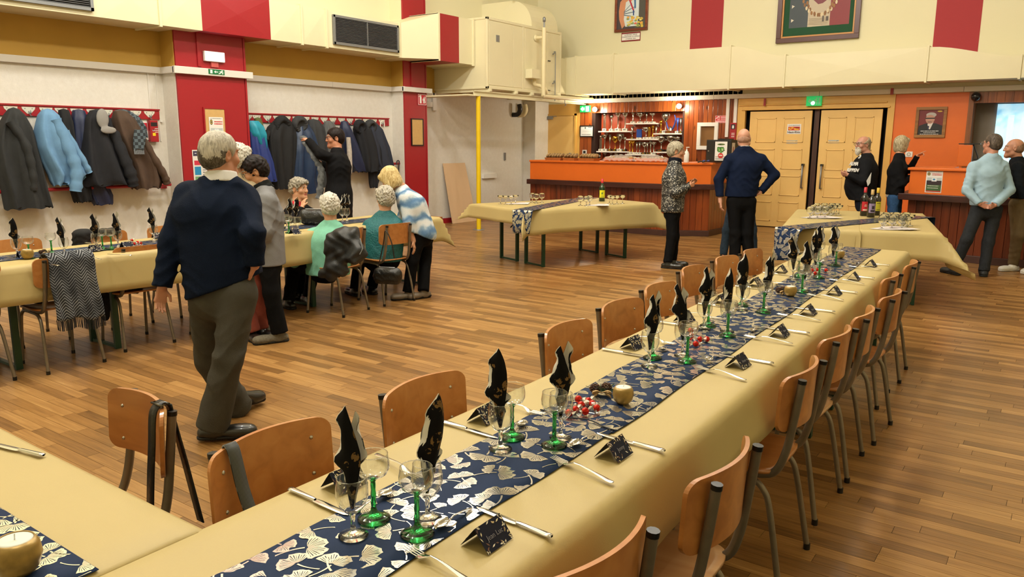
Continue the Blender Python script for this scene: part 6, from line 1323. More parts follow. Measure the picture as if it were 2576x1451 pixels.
# 3 woman in grey sweater ---------------------------------------------------------------------------
person('dark haired woman in glasses with grey beaded sweater and black scarf looking down', 6.3,
 dict(head=(640, 430, 0), neck=(664, 472, .02), ch=(668, 545), pel=(676, 640), shL=(672, 498, -.17), shR=(676, 496, .17), elL=(668, 585, -.2), wrL=(630, 640, -.16), elR=(660, 585, .2), wrR=(628, 635, .12), hiL=(674, 662, -.08), hiR=(680, 662, .08), knL=(682, 735, -.08), knR=(684, 735, .1), anL=(697, 805, -.04), anR=(668, 792, .16), toeL=(655, 830, -.1), toeR=(625, 815, .1), hem=(680, 664)),
 dict(name='sweater', mat=cloth_m('grey_sweater', '#77777a', .08, 14), inf=.03, sl=.062, wr=.005), dict(name='trousers', mat=blackt, r=.085, ankle=.07), '#c08c6a', dict(style='short', mat=darkhair, vol=.014, curl=.003, f=120, line=(.062, .07), brow='#1c1414'), (-.86, -.36, -.36), .97, 1.0, True, GL, collar=dict(name='scarf', mat=cloth_m('black_scarf', '#1a1c1c', .3, 30, .5, 40), h=.07, r=.022, bulk=1), shoes=dict(mat=cloth_m('grey_sneaker', '#6a6458', .2, 60), sole=MATS['sole_black']))
# 4 seated grey haired woman with red scarf ------------------------------------------------------------
person('seated grey haired woman in black with a red scarf, hand raised to her brow', 8.5,
 dict(head=(752, 474, 0), neck=(748, 512, 0), ch=(757, 560), pel=(760, 640, .1), shL=(795, 535, .1), shR=(722, 533, -.05), elL=(795, 585, -.1), wrL=(770, 592, -.3), hdL=(752, 594, -.33), elR=(741, 572, -.25), wrR=(760, 522, -.2), hdR=(768, 487, -.13), hem=(757, 650), hiL=(775, 645, .05), hiR=(745, 645), knL=(770, 660, -.35), knR=(745, 660, -.4), anL=(770, 745, -.35), anR=(745, 748, -.4), toeL=(768, 760, -.5), toeR=(743, 762, -.55)),
 dict(name='cardigan', mat=cloth_m('black_cardigan', '#141316', .2), inf=.02, sl=.06), dict(name='trousers', mat=blackt), '#c79474', dict(style='curly', mat=greyhair, vol=.016, curl=.005, f=120), (.9, -.42, 0), .95, 1.05, collar=dict(name='scarf', mat=M('red_check_scarf', '#a81c28', .8, var=.6, vs=14), h=.05, r=.012, bulk=1), hands=dict(R=dict(palm=(.5, .8, 0), thumb=(1, 0, .3), curl=.25), L=dict(palm=(0, 0, -1), thumb=(-1, 0, 0))))
# 5 mint sweater -------------------------------------------------------------------------------------
mint = person('seated white haired woman in a mint green sweater, her back to us', 7.33,
 dict(head=(829, 518, 0), neck=(832, 560, .0), ch=(830, 615), pel=(822, 680, .0), shL=(780, 586, .08), shR=(878, 588, -.02), elL=(757, 645, -.06), wrL=(738, 662, .1), elR=(892, 640, .15), wrR=(850, 640, .4), hem=(815, 690), hiL=(798, 672, .02), hiR=(835, 672, .0), knL=(741, 668, .25), knR=(790, 660, .42), anL=(727, 752, .2), anR=(778, 735, .4), toeL=(722, 775, .25), toeR=(770, 745, .5)),
 dict(name='sweater', mat=cloth_m('mint_knit', '#7fbfa8', .06, 20, .3, 220), inf=.024, sl=.07), dict(name='trousers', mat=blackt), '#c79474', dict(style='curly', mat=whitehair, vol=.017, curl=.006, f=130), (-.45, .88, 0), .97, 1.25)
# 6 teal jacket ----------------------------------------------------------------------------------------
person('seated grey haired woman in a quilted teal jacket, her back to us', 7.88,
 dict(head=(969, 498, 0), neck=(968, 536), ch=(964, 590), pel=(960, 648), shL=(925, 562, .03), shR=(1003, 560, -.02), elL=(918, 615, .08), wrL=(925, 625, .33), elR=(1000, 615, .12), wrR=(975, 610, .38), hem=(958, 656), hiL=(935, 652), hiR=(985, 652), knL=(905, 655, .38), knR=(955, 650, .42), anL=(893, 728, .32), anR=(935, 722, .4), toeL=(885, 742, .4), toeR=(925, 735, .5)),
 dict(name='jacket', mat=M('teal_quilt', '#0e5f66', .6, bump=.9, bs=70, var=.12, vs=60), inf=.024, sl=.064, wr=.003), dict(name='trousers', mat=blackt), '#c79474', dict(style='curly', mat=hairmat('silver_hair', '#7e786e', '#aaa498', '#d2ccc0'), vol=.017, curl=.006, f=130), (-.5, .86, 0), .97, 1.2, collar=dict(name='scarf', mat=M('speckled_scarf', '#8a8478', .8, var=.5, vs=90), h=.04, r=.008))
# 7 bending woman -----------------------------------------------------------------------------------------
mt, t = newmat('blue_white_knit'); wv = t.new('TexWave', i={'Scale': 1.9, 'Distortion': 6.0, 'Detail': 3.0, 'Detail Scale': 2.5}); wv.bands_direction = 'Z'; t.link(t.coord(rot=(0, .4, 0)), wv.inputs['Vector']); nz = t.new('TexNoise', i={'Scale': 160.0}); t.link(t.coord(), nz.inputs['Vector']); t.link(t.ramp(wv.outputs['Fac'], [(.1, '#d2d6da'), (.4, '#b6c4d0'), (.7, '#7e9bb8'), (1.0, '#50749c')]), t.b.inputs['Base Color']); t.b.inputs['Roughness'].default_value = .9; t.bump(nz.outputs['Fac'], .5)
person('blond woman in a fluffy blue and white sweater bending over the seated women', 8.05,
 dict(head=(981, 448, -.05), neck=(1012, 474, .0), ch=(1038, 520), pel=(1066, 570), shL=(1022, 492, -.17), shR=(1030, 490, .17), elL=(1028, 560, -.18), wrL=(1038, 606, -.16), hdL=(1044, 634, -.16), elR=(1010, 555, .2), wrR=(985, 575, .25), hem=(1062, 588), hiL=(1056, 590, -.08), hiR=(1072, 590, .08), knL=(1038, 655, -.1), knR=(1070, 655, .1), anL=(1030, 713, -.06), anR=(1066, 718, .02), toeL=(995, 730, -.1), toeR=(1030, 738, -.08)),
 dict(name='sweater', mat=mt, inf=.034, sl=.066, wr=.003, tilt=(-1, 0, .45)), dict(name='trousers', mat=blackt, r=.084, ankle=.062), '#c79474', dict(style='bob', mat=blond, vol=.014, wave=.002), (-.75, .35, -.55), .95, 1.0, hands=dict(L=dict(palm=(-1, 0, 0), thumb=(-.3, -1, 0), curl=.25)), shoes=dict(mat=M('taupe_boot', '#6a5c4c', .45), heel=.035, rise=.1))
# 8 man in the black coat --------------------------------------------------------------------------------
person('man in glasses and a long black coat lifting a grey scarf before the coat rack', 9.7,
 dict(head=(843, 347, 0), neck=(848, 378), ch=(852, 420), pel=(852, 490), shL=(848, 396, -.15), shR=(862, 394, .15), elL=(806, 388, -.25), wrL=(776, 354, -.1), hdL=(758, 343, -.02), elR=(836, 430, .2), wrR=(806, 410, .1), hdR=(795, 405, .05), hem=(852, 560), coat=(852, 555), hiL=(848, 500, -.08), hiR=(858, 500, .08), knL=(850, 588, -.08), knR=(858, 586, .1), anL=(852, 667, -.05), anR=(862, 662, .1), toeL=(830, 672, -.05), toeR=(840, 668, .1)),
 dict(name='coat', mat=cloth_m('black_wool_coat', '#101013', .15), inf=.03, sl=.064), dict(name='trousers', mat=dkdenim), '#b87c60', dict(style='short', mat=darkhair, vol=.014, wave=.002, line=(.058, .07), brow='#241818'), (-.9, -.4, -.05), 1.0, 1.05, False, M('amber_glasses', '#5a2c1c', .3), coatlen=.17, collar=dict(name='shirt_collar', mat=white_cot, h=.035, r=.002), hands=dict(L=dict(palm=(0, 0, -1), thumb=(0, -1, 0), curl=.5), R=dict(palm=(0, 0, 1), thumb=(0, -1, .5), curl=.5)))
# 9 woman in the patterned blouse -----------------------------------------------------------------------
mt, t = newmat('patterned_blouse'); n1 = t.new('TexNoise', i={'Scale': 34.0, 'Detail': 4.0, 'Distortion': 2.0}); v1 = t.new('TexVoronoi', i={'Scale': 46.0}); cc = t.coord(); t.link(cc, n1.inputs['Vector']); t.link(cc, v1.inputs['Vector']); f_ = t.math('ADD', n1.outputs['Fac'], t.math('MULTIPLY', t.math('LESS_THAN', v1.outputs['Distance'], .3), .12)); t.link(t.ramp(f_, [(.5, '#0d0e12'), (.55, '#5a5a54'), (.62, '#c9c5bc'), (.72, '#8e8a80')], 'CONSTANT'), t.b.inputs['Base Color']); t.b.inputs['Roughness'].default_value = .6
person('short haired woman in glasses wearing a black and white patterned blouse before the bar', 10.15,
 dict(head=(1701, 380, 0), neck=(1697, 407), ch=(1696, 450), pel=(1692, 512), shL=(1698, 424, .15), shR=(1694, 424, -.15), elL=(1718, 480, .2), wrL=(1738, 462, .12), hdL=(1750, 452, .05), elR=(1700, 486, -.2), wrR=(1734, 468, -.14), hdR=(1752, 460, -.08), hem=(1692, 533), hiL=(1693, 530, .08), hiR=(1690, 530, -.08), knL=(1696, 595, .08), knR=(1690, 595, -.08), anL=(1693, 648, .1), anR=(1680, 655, -.1), toeL=(1725, 655, .05), toeR=(1708, 668, -.15)),
 dict(name='blouse', mat=mt, inf=.034, sl=.06), dict(name='trousers', mat=blackt, r=.086, ankle=.058), '#c08a6c', dict(style='short', mat=hairmat('salt_hair', '#6a6252', '#98907e', '#c4bcaa'), vol=.017, wave=.003, brow='#8a7a68'), (.93, -.15, -.05), .97, 1.12, False, M('thin_glasses', '#8a7a6a', .3, .6), collar=dict(name='scarf', mat=cloth_m('navy_scarf', '#10131f', .2, 30), h=.075, r=.024, bulk=1), hands=dict(L=dict(palm=(0, -1, 0), thumb=(0, 0, 1), curl=.3), R=dict(palm=(0, 1, .2), thumb=(0, 0, 1), curl=.35)))
# 10 bald man in navy ------------------------------------------------------------------------------------
person('bald man in a navy sweater and black trousers seen from behind, hand on his hip', 10.1,
 dict(head=(1871, 346, 0), neck=(1872, 372), ch=(1876, 420), pel=(1862, 485), shL=(1829, 396, .0), shR=(1922, 396, 0), elL=(1808, 452, .0), wrL=(1812, 508, -.05), hdL=(1814, 528, -.05), elR=(1949, 440, .0), wrR=(1914, 482, .0), hdR=(1898, 492, .05), hem=(1862, 494), hiL=(1846, 508), hiR=(1884, 508), knL=(1850, 588), knR=(1880, 588), anL=(1848, 658), anR=(1884, 660), toeL=(1840, 655, .2), toeR=(1905, 655, .2)),
 dict(name='sweater', mat=cloth_m('dark_navy_knit', '#0c1730', .12, 9, .3, 240), inf=.024, sl=.066), dict(name='trousers', mat=blackt, r=.095, ankle=.075), '#c8947e', dict(style='fringe', mat=hairmat('shaved_hair', '#a07a68', '#b08a78', '#bc988a'), vol=-.004, top=-.02), (.3, .95, 0), 1.0, 1.15, False, GL, collar=dict(name='shirt_collar', mat=M('striped_collar', '#b8bcc0', .7, var=.2, vs=60), h=.05, r=.006), hands=dict(L=dict(palm=(1, 0, 0), thumb=(.2, 1, 0), curl=.4), R=dict(palm=(-1, .2, 0), thumb=(0, .5, 1), curl=.3)))
person('person in jeans hidden behind the bald man in navy, only the legs showing', 10.75,
 dict(head=(1873, 356, 0), neck=(1872, 383), ch=(1872, 425), pel=(1862, 490), shL=(1835, 405), shR=(1905, 405), elL=(1836, 445), wrL=(1850, 470, -.1), elR=(1905, 445), wrR=(1885, 470, -.1), hem=(1862, 500), hiL=(1845, 512), hiR=(1882, 512), knL=(1828, 580), knR=(1893, 580), anL=(1820, 638), anR=(1896, 642), toeL=(1815, 650, -.15), toeR=(1912, 650, -.15)),
 dict(name='shirt', mat=dkdenim, inf=.01), dict(name='jeans', mat=cloth_m('grey_blue_denim', '#2e3c4c', .2, 30), r=.08), '#c08a6c', dict(style='short', mat=greyhair), (0, -1, 0), .95)
# 12 bearded man -------------------------------------------------------------------------------------------
bd, bJ, bP, bfr = person('balding man with a white beard and long hair in a black sports top', 11.2,
 dict(head=(2171, 363, 0), neck=(2182, 392), ch=(2178, 430), pel=(2172, 495), shL=(2180, 408, -.17), shR=(2186, 406, .17), elL=(2172, 456, -.24), wrL=(2134, 440, -.16), hdL=(2110, 434, -.1), elR=(2165, 455, .2), wrR=(2132, 440, .0), hdR=(2108, 438, -.04), hem=(2172, 503), hiL=(2172, 510, -.08), hiR=(2178, 510, .08), knL=(2172, 575, -.08), knR=(2180, 575, .08), anL=(2176, 630, -.08), anR=(2186, 628, .1), toeL=(2150, 640, -.08), toeR=(2160, 636, .1)),
 dict(name='sports_top', mat=cloth_m('black_sports', '#15161a', .1), inf=.034, sl=.068), dict(name='trousers', mat=cloth_m('dark_navy_trousers', '#141826', .1)), '#b98470', dict(style='long', mat=hairmat('long_grey_hair', '#6e6250', '#988a74', '#bcae98'), vol=.004, wave=.003), (-.95, -.25, 0), 1.0, 1.2, False, GL, belly=.15, beard=hairmat('white_beard', '#b0a898', '#ccc6b8', '#e0dcd0'), collar=dict(name='collar', mat=blackt, h=.04, r=.006), hands=dict(L=dict(palm=(0, .8, .5), thumb=(0, 0, 1), curl=.55), R=dict(palm=(0, -.8, .5), thumb=(0, 0, 1), curl=.55)))
# 13 pointing woman -----------------------------------------------------------------------------------------
person('woman with ash blond bob in black cardigan and jeans, pointing at the far screen', 11.3,
 dict(head=(2268, 362, 0), neck=(2263, 390), ch=(2258, 430), pel=(2250, 488), shL=(2264, 408, .15), shR=(2258, 408, -.15), elL=(2287, 428, .25), wrL=(2308, 392, .1), hdL=(2336, 378, .0), elR=(2270, 462, -.16), wrR=(2296, 442, -.05), hdR=(2306, 424, .0), hem=(2250, 489), hem2=(2250, 496), hiL=(2255, 502, .08), hiR=(2246, 502, -.08), knL=(2254, 565, .08), knR=(2246, 565, -.08), anL=(2252, 622, .1), anR=(2242, 625, -.1), toeL=(2275, 630, .1), toeR=(2262, 634, -.1)),
 dict(name='cardigan', mat=cloth_m('black_knit', '#121215', .15), inf=.022, sl=.056, under=dict(name='shirt', mat=white_cot)), dict(name='jeans', mat=jeans, r=.084), '#c08a6c', dict(style='bob', mat=blondgrey, vol=.016, wave=.002), (.9, .35, 0), .95, 1.0, hands=dict(L=dict(palm=(0, -.6, -.8), thumb=(0, -.5, .8), curl=.3, point=True), R=dict(palm=(.6, 0, -.6), thumb=(0, 1, 0), curl=.5)), collar=dict(name='shirt_collar', mat=white_cot, h=.03, r=.0))
# 14 man in the pale blue sweater --------------------------------------------------------------------------
person('man in a pale blue sweater standing with hands clasped behind his back', 9.55,
 dict(head=(2497, 361, 0), neck=(2496, 391), ch=(2486, 440), pel=(2478, 510), shL=(2444, 414, 0), shR=(2530, 414, 0), elL=(2432, 478, -.02), wrL=(2464, 513, -.14), hdL=(2494, 524, -.17), elR=(2541, 478, -.02), wrR=(2503, 516, -.16), hdR=(2480, 524, -.19), hem=(2482, 517), hiL=(2460, 528), hiR=(2503, 528), knL=(2432, 602), knR=(2486, 608), anL=(2402, 668, .1), anR=(2475, 682, 0), toeL=(2370, 668, .3), toeR=(2472, 675, .25)),
 dict(name='sweater', mat=cloth_m('pale_blue_knit', '#9bb6c9', .06, 12, .3, 240), inf=.02, sl=.06, wr=.006), dict(name='jeans', mat=cloth_m('charcoal_denim', '#2a2c30', .15, 30), r=.086, ankle=.062), '#b8806a', dict(style='short', mat=hairmat('dark_grey_hair', '#332b26', '#50463e', '#786c62'), vol=.003, line=(.06, .07)), (-.35, .93, 0), 1.0, 1.0, False, M('silver_glasses', '#a8a8ac', .3, .8), collar=dict(name='shirt_collar', mat=M('pink_check', '#b89098', .7, var=.25, vs=80), h=.045, r=.003), hands=dict(L=dict(palm=(0, -1, 0), thumb=(0, 0, 1), curl=.45), R=dict(palm=(0, -1, 0), thumb=(0, 0, 1), curl=.5)), shoes=dict(mat=M('black_sneaker', '#16181a', .6)))
# 15 bald man at the edge --------------------------------------------------------------------------------
person('bald man in dark sweater, khaki trousers and white sneakers, cut by the view edge', 9.85,
 dict(head=(2552, 372, 0), neck=(2560, 400), ch=(2566, 445), pel=(2566, 505), shL=(2558, 418, -.17), shR=(2572, 416, .17), elL=(2560, 470, -.25), wrL=(2578, 500, -.28), elR=(2590, 470, .2), wrR=(2600, 480, .0), hem=(2566, 497), hiL=(2558, 515, -.08), hiR=(2576, 515, .08), knL=(2560, 590, -.08), knR=(2590, 590, .05), anL=(2550, 655, .1), anR=(2596, 675, -.05), toeL=(2508, 670, .05), toeR=(2570, 690, -.15)),
 dict(name='sweater', mat=cloth_m('dark_slate_knit', '#12161c', .15), inf=.028, sl=.07), dict(name='trousers', mat=cloth_m('khaki_twill', '#6a5a42', .08), r=.095, ankle=.062), '#b07c62', dict(style='fringe', mat=hairmat('stubble_hair', '#6a5040', '#80624e', '#987a64'), vol=-.005, top=.03), (-.8, .5, 0), 1.0, 1.12, shoes=dict(mat=M('white_sneaker', '#d8d6d2', .5), sole=M('white_sole', '#cfccc6', .6)))
# writing on the sports top
ink = M('jersey_print', '#d2d2d0', .6)
fwd = W_((-.55, -.83, 0)); rgt = W_((.83, -.55, 0))
# ================================================================== coat racks
def rack(label, y0, y1, z0, z1, hooks, bar, loc):
    t = thing('coat_rack', label, 'coat rack', loc)
    MB().span((XL, y0, z0), (XL+.022, y1, z1)).build('rail_board', red, t, world=True, bevel=.004); MB().span((XL, y0-.004, z1-.006), (XL+.034, y1+.004, z1+.012)).build('rail_edge', red, t, world=True)
    for y in hooks:
        h = MB().prism([(XL+.022, y-.075, z1-.02), (XL+.022, y+.075, z1-.02), (XL+.022, y+.07, z1-.045), (XL+.022, y+.018, z1-.1), (XL+.022, y-.018, z1-.1), (XL+.022, y-.07, z1-.045)], (.004, 0, 0)).build('hook_plate', M('hook_plate_paint', '#cfcdc0', .45), t, world=True)
        MB().tube(bez([(XL+.025, y, z1-.07), (XL+.06, y, z1-.1), (XL+.075, y, z1-.085), (XL+.072, y, z1-.06)], 4), .006, 6).tube(bez([(XL+.025, y, z1-.09), (XL+.05, y+.01, z1-.125), (XL+.062, y+.015, z1-.12)], 3), .005, 6).build('hook', grey, h, world=True)
        for s in (-1, 1): MB().cyl((XL+.025, y+s*.04, z1-.038), (XL+.029, y+s*.04, z1-.038), .006, 8).build('screw', grey, h, world=True)
    ya, yb, zb = bar; MB().cyl((XL+.16, ya, zb), (XL+.16, yb, zb), .022, 14).build('lower_rail', red, t, world=True)
    for y in (ya, yb): MB().span((XL, y-.06, zb-.06), (XL+.03, y+.02, zb+.06)).span((XL, y-.03, zb-.02), (XL+.165, y-.005, zb+.02)).build('rail_bracket', red, t, world=True)
    return t
zr0, zr1 = 1.885, 2.012
def yofs(L, X=XL+.03): return [PX(px, py, X).y for px, py in L]
rack('red coat rail with white hook plates on the nearer stretch of the coat wall', 1.2, 5.94, zr0, zr1, [y for y in yofs([(27, 270), (72, 271), (116, 273), (154, 274), (193, 275), (233, 276), (269, 277), (307, 278), (342, 279), (376, 280)])]+[1.6, 2.2, 2.8, 3.4], (1.2, 5.94, 1.02), (XL, 4, 1.0))
rack('red coat rail with white hook plates between the two red pillars', 7.16, 10.32, zr0, zr1, yofs([(624, 293), (646, 294), (673, 295), (698, 296), (722, 297), (746, 298), (770, 299), (793, 300), (816, 301), (838, 302), (860, 303), (881, 304), (902, 304), (922, 305), (941, 306), (961, 307)]), (7.2, 10.55, 1.215), (XL, 8.8, 1.2))
# ------------------------------------------------------------------ garments hanging from the racks
def loftcoat(rows, X0, seed, folds=7, amp=.18, n=44, lean=0):
    """rows: (py, pxl, pxr, thickness) seen on the plane X0; returns ring rows (closed rings)"""
    rr = random.Random(seed); ph = rr.uniform(0, 6); ph2 = rr.uniform(0, 6); R_ = []; m = len(rows)
    dense = []
    for i in range(m-1):
        for k in range(4): dense.append([lerp(a, b, smooth(k/4) if False else k/4) for a, b in zip(rows[i], rows[i+1])])
    dense.append(list(rows[-1])); M_ = len(dense)
    for i, (py, xl, xr, th) in enumerate(dense):
        a, b = PX(xl, py, X0), PX(xr, py, X0); cy, hw = (a.y+b.y)/2, abs(b.y-a.y)/2; z = (a.z+b.z)/2; q = i/(M_-1); ring = []
        for k in range(n):
            t_ = 2*math.pi*k/n; f = 1+amp*q**.6*math.sin(folds*t_+ph+1.3*math.sin(3*q+ph2))+.5*amp*math.sin(2*folds*t_+ph2+4*q)*q
            c, s_ = math.cos(t_), math.sin(t_); cx = math.copysign(abs(c)**.8, c); sx_ = math.copysign(abs(s_)**.8, s_)
            ring.append((max(XL+.012, X0+th*.5*sx_*f+lean*q), cy+hw*cx*(1+.06*(f-1)), z+(.012*math.sin(folds*t_+ph) if i == M_-1 else 0)))
        R_.append(ring)
    return R_
def garment(name, label, mat, rows, X0, seed, sleeves=(), folds=9, amp=.34, lining=None, extra=None, cat='coat', grp='coats on the wall'):
    R_ = loftcoat(rows, X0, seed, folds, amp); top = R_[0]; c = (sum(p[0] for p in top)/len(top), sum(p[1] for p in top)/len(top), top[0][2])
    t = thing(name, label, cat, c, 0, grp)
    mb = MB(); mb.grid(R_, True, True); mb.add(top+[(c[0], c[1], c[2]+.02)], [(i, (i+1) % len(top), len(top)) for i in range(len(top))], True); mb.build('body', mat, t, world=True)
    last = R_[-1]; lc = [sum(p[i] for p in last)/len(last) for i in range(3)]; MB().add([((p[0]-lc[0])*.98+lc[0], (p[1]-lc[1])*.98+lc[1], p[2]+.015) for p in last]+[(lc[0], lc[1], lc[2]+.05)], [(i, (i+1) % len(last), len(last)) for i in range(len(last))]).build('lining', lining or M('dark_lining', '#0c0c10', .8), t, world=True)
    for sl in sleeves:
        P = [PX(px, py, X0+dx)+Vector((0, 0, 0)) for px, py, dx, r in sl]; B = bez(P, 6); rs = []
        for i in range(len(sl)-1): rs += [lerp(sl[i][3], sl[i+1][3], k/6)*(1+.13*math.sin(i*5+k*2.1+seed)) for k in range(6)]
        rs.append(sl[-1][3]); MB().tube(B, rs, 18, cap=True, flat=.75).build('sleeve', mat, t, world=True)
    if extra: extra(t, X0)
    return t
def hood(px, py, w, h, mat, dx=.06, d=.1):
    def f(t, X0):
        c = PX(px, py, X0+dx); sd = Sdf(); sd.ell(c, [d, w, h], .03); sd.ell(c+Vector((.08, .0, -.03)), [.07, w*.6, h*.62], .04, sub=True); sd.nz.append(wrinkle(.006, 60, px)); sdf_obj('hood', sd, mat, t, .012)
    return f
def patch(name, mat, rows, dx, seed, folds=6):
    def f(t, X0):
        R_ = loftcoat(rows, X0+dx, seed, folds, .2); MB().grid(R_, True, True).build(name, mat, t, world=True)
    return f
fab = lambda n, c, **k: M(n, c, k.pop('rough', .85), bump=k.pop('bump', .2), bs=k.pop('bs', 150), var=k.pop('var', .12), vs=10, **k)
charc = fab('charcoal_wool', '#26282a'); ltblue = fab('light_blue_fabric', '#6690b8', var=.08); blk = fab('black_fabric', '#121317'); nvy = fab('navy_nylon', '#1c2748', rough=.5); brn = fab('brown_corduroy', '#4a382c'); dk = fab('blue_black_fabric', '#14161e'); tealj = fab('teal_nylon', '#1a8ca8', rough=.5); royal = fab('royal_blue_nylon', '#22357a', rough=.5); olive = fab('olive_fabric', '#5c6238'); dgrey = fab('dark_grey_fabric', '#303236'); midgrey = fab('mid_grey_fabric', '#585a5c'); puffb = fab('blue_puffer', '#1a3050', rough=.4, bump=.4, bs=18)
mt, t = newmat('check_wool'); ck = t.new('TexChecker', i={'Scale': 26.0}); ck.inputs[1].default_value = (*lin('#2c3238'), 1); ck.inputs[2].default_value = (*lin('#56646e'), 1); t.link(t.coord(), ck.inputs['Vector']); t.link(ck.outputs[0], t.b.inputs['Base Color']); t.b.inputs['Roughness'].default_value = .9; check = mt
X0 = -9.99
garment('jacket', 'navy quilted jacket between the light blue jacket and the black coat', nvy, [(278, 183, 212, .1), (300, 180, 220, .16), (350, 184, 222, .18), (400, 190, 235, .18), (450, 210, 262, .18), (492, 226, 282, .16), (514, 236, 283, .14)], X0-.04, 3, folds=5)
garment('jacket', 'narrow black jacket hanging behind the light blue jacket', blk, [(277, 148, 172, .1), (305, 148, 182, .16), (360, 152, 190, .18), (430, 165, 215, .18), (506, 186, 230, .16)], X0-.03, 4, folds=5)
garment('long_coat', 'long charcoal grey coat nearest the camera on the coat rail', charc, [(274, 22, 46, .1), (288, 12, 60, .2), (320, -6, 78, .26), (370, -18, 92, .28), (430, -10, 108, .28), (480, 4, 118, .28), (524, 12, 131, .26)], X0+.03, 1, [[(24, 305, .12, .06), (62, 360, .16, .07), (80, 430, .17, .065), (84, 478, .15, .06)]], folds=8, amp=.36)
garment('jacket', 'light blue jacket with one sleeve sticking out towards the camera side', ltblue, [(277, 106, 134, .1), (290, 97, 146, .2), (330, 88, 160, .26), (370, 90, 180, .28), (405, 104, 205, .28), (438, 122, 222, .26), (455, 128, 205, .22), (466, 134, 170, .2)], X0+.04, 2, [[(140, 300, .1, .06), (172, 370, .14, .075), (192, 430, .15, .075), (190, 481, .14, .07)], [(165, 330, .1, .05), (205, 400, .12, .06), (224, 434, .12, .055)]], folds=6)
def capx(t, X0):
    c = PX(257, 300, X0+.14); sd = Sdf(); sd.ell(c, [.055, .085, .1], .02); sd.cone(c+Vector((.03, .02, -.1)), c+Vector((.05, .05, -.15)), .045, .05, .02, (0, 1, 0), 1.5); sdf_obj('cap_crown', sd, blk, t, .01)
garment('coat', 'black coat under a grey cap on the coat rail', dk, [(278, 228, 262, .12), (300, 214, 276, .22), (340, 208, 286, .26), (380, 206, 304, .28), (420, 204, 322, .28), (455, 208, 335, .28), (466, 212, 340, .26)], X0+.05, 5, [[(285, 330, .1, .06), (310, 390, .14, .07), (330, 440, .15, .07), (336, 468, .13, .065)]], folds=7)
t_ = thing('flat_cap', 'grey cap hung over the black coat on the rail', 'cap', PX(260, 300, X0+.2)); sd = Sdf(); c = PX(258, 298, X0+.21); sd.ell(c, [.03, .075, .12], .02); sd.ell(c+Vector((.02, .05, -.14)), [.014, .1, .045], .012); sdf_obj('crown', sd, M('grey_cap_wool', '#8c8a88', .9, bump=.2, bs=200), t_, .009)
def scarfx(t, X0):
    MB().grid(loftcoat([(326, 338, 368, .05), (352, 335, 366, .05), (376, 336, 362, .045)], X0+.2, 3, 4, .1), True, True).build('scarf', check, t, world=True); mb = MB()
    for k in range(12): p = PX(337+k*2.2, 376, X0+.21); mb.cyl(p, p+Vector((0, .004, -.06)), .004, 5)
    mb.build('fringe', M('fringe_grey', '#8c9298', .9), t, world=True)
garment('coat', 'brown corduroy coat with a check scarf at the far end of the first rail', brn, [(280, 286, 318, .12), (300, 284, 336, .22), (340, 290, 358, .26), (380, 306, 378, .28), (420, 322, 398, .28), (455, 330, 404, .28), (474, 336, 398, .26)], X0+.05, 6, [[(350, 335, .1, .06), (385, 395, .14, .07), (412, 440, .15, .065), (420, 462, .14, .06)]], folds=7, extra=scarfx)
garment('jacket', 'dark check jacket half behind the brown corduroy coat', check, [(278, 290, 325, .1), (295, 283, 350, .16), (320, 280, 366, .18), (345, 300, 370, .16)], X0+.0, 7)
garment('garment', 'black garment end showing under the red rail below the light blue jacket', blk, [(466, 172, 228, .12), (485, 180, 230, .12), (508, 188, 230, .1)], X0+.0, 21)
G2 = 'coats between the pillars'
garment('jacket', 'olive garment mostly hidden by the teal and blue jacket', olive, [(298, 641, 656, .08), (330, 642, 664, .12), (370, 648, 670, .12), (392, 655, 674, .12)], X0-.02, 8, grp=G2)
garment('jacket', 'teal and royal blue jacket beside the first pillar', royal, [(306, 622, 650, .12), (330, 622, 662, .2), (370, 626, 668, .24), (410, 630, 682, .26), (440, 634, 688, .26), (456, 640, 690, .24)], X0+.04, 9, extra=patch('yoke', tealj, [(304, 620, 648, .14), (318, 622, 658, .23), (338, 626, 664, .26), (360, 640, 668, .2), (382, 655, 670, .1)], .012, 9), grp=G2)
garment('puffer_vest', 'black puffer jacket with a hood on the second rail', blk, [(302, 692, 728, .14), (320, 676, 738, .24), (345, 668, 740, .28), (385, 674, 738, .28), (430, 682, 734, .26), (474, 692, 728, .24)], X0+.04, 10, [[(674, 330, .06, .05), (668, 352, .08, .045)]], extra=hood(710, 318, .15, .17, blk), grp=G2)
garment('puffer_jacket', 'blue puffer jacket with a dark hood beside the reaching man', puffb, [(312, 746, 774, .12), (335, 736, 786, .24), (375, 728, 798, .3), (420, 727, 800, .3), (455, 728, 798, .28), (486, 738, 802, .26)], X0+.05, 11, extra=hood(754, 312, .14, .13, dgrey), grp=G2)
garment('jacket', 'dark grey jacket behind the arm of the reaching man', dgrey, [(302, 776, 800, .12), (320, 774, 812, .2), (360, 776, 818, .22), (420, 782, 822, .22), (470, 790, 826, .2)], X0+.0, 12, grp=G2)
garment('jacket', 'mid grey jacket above the head of the reaching man', midgrey, [(306, 818, 834, .1), (322, 814, 842, .18), (370, 816, 848, .2), (440, 822, 850, .18)], X0+.0, 13, grp=G2)
garment('jacket', 'narrow navy quilted jacket just past the reaching man', nvy, [(306, 860, 872, .1), (325, 858, 880, .18), (370, 866, 898, .22), (410, 876, 912, .22), (432, 888, 914, .2)], X0+.03, 14, folds=5, grp=G2)
garment('coat', 'dark navy hooded coat near the far end of the second rail', dk, [(308, 896, 916, .12), (325, 892, 940, .22), (370, 900, 952, .26), (415, 908, 956, .26), (432, 914, 952, .24)], X0+.03, 15, extra=hood(905, 318, .12, .12, dk), grp=G2)
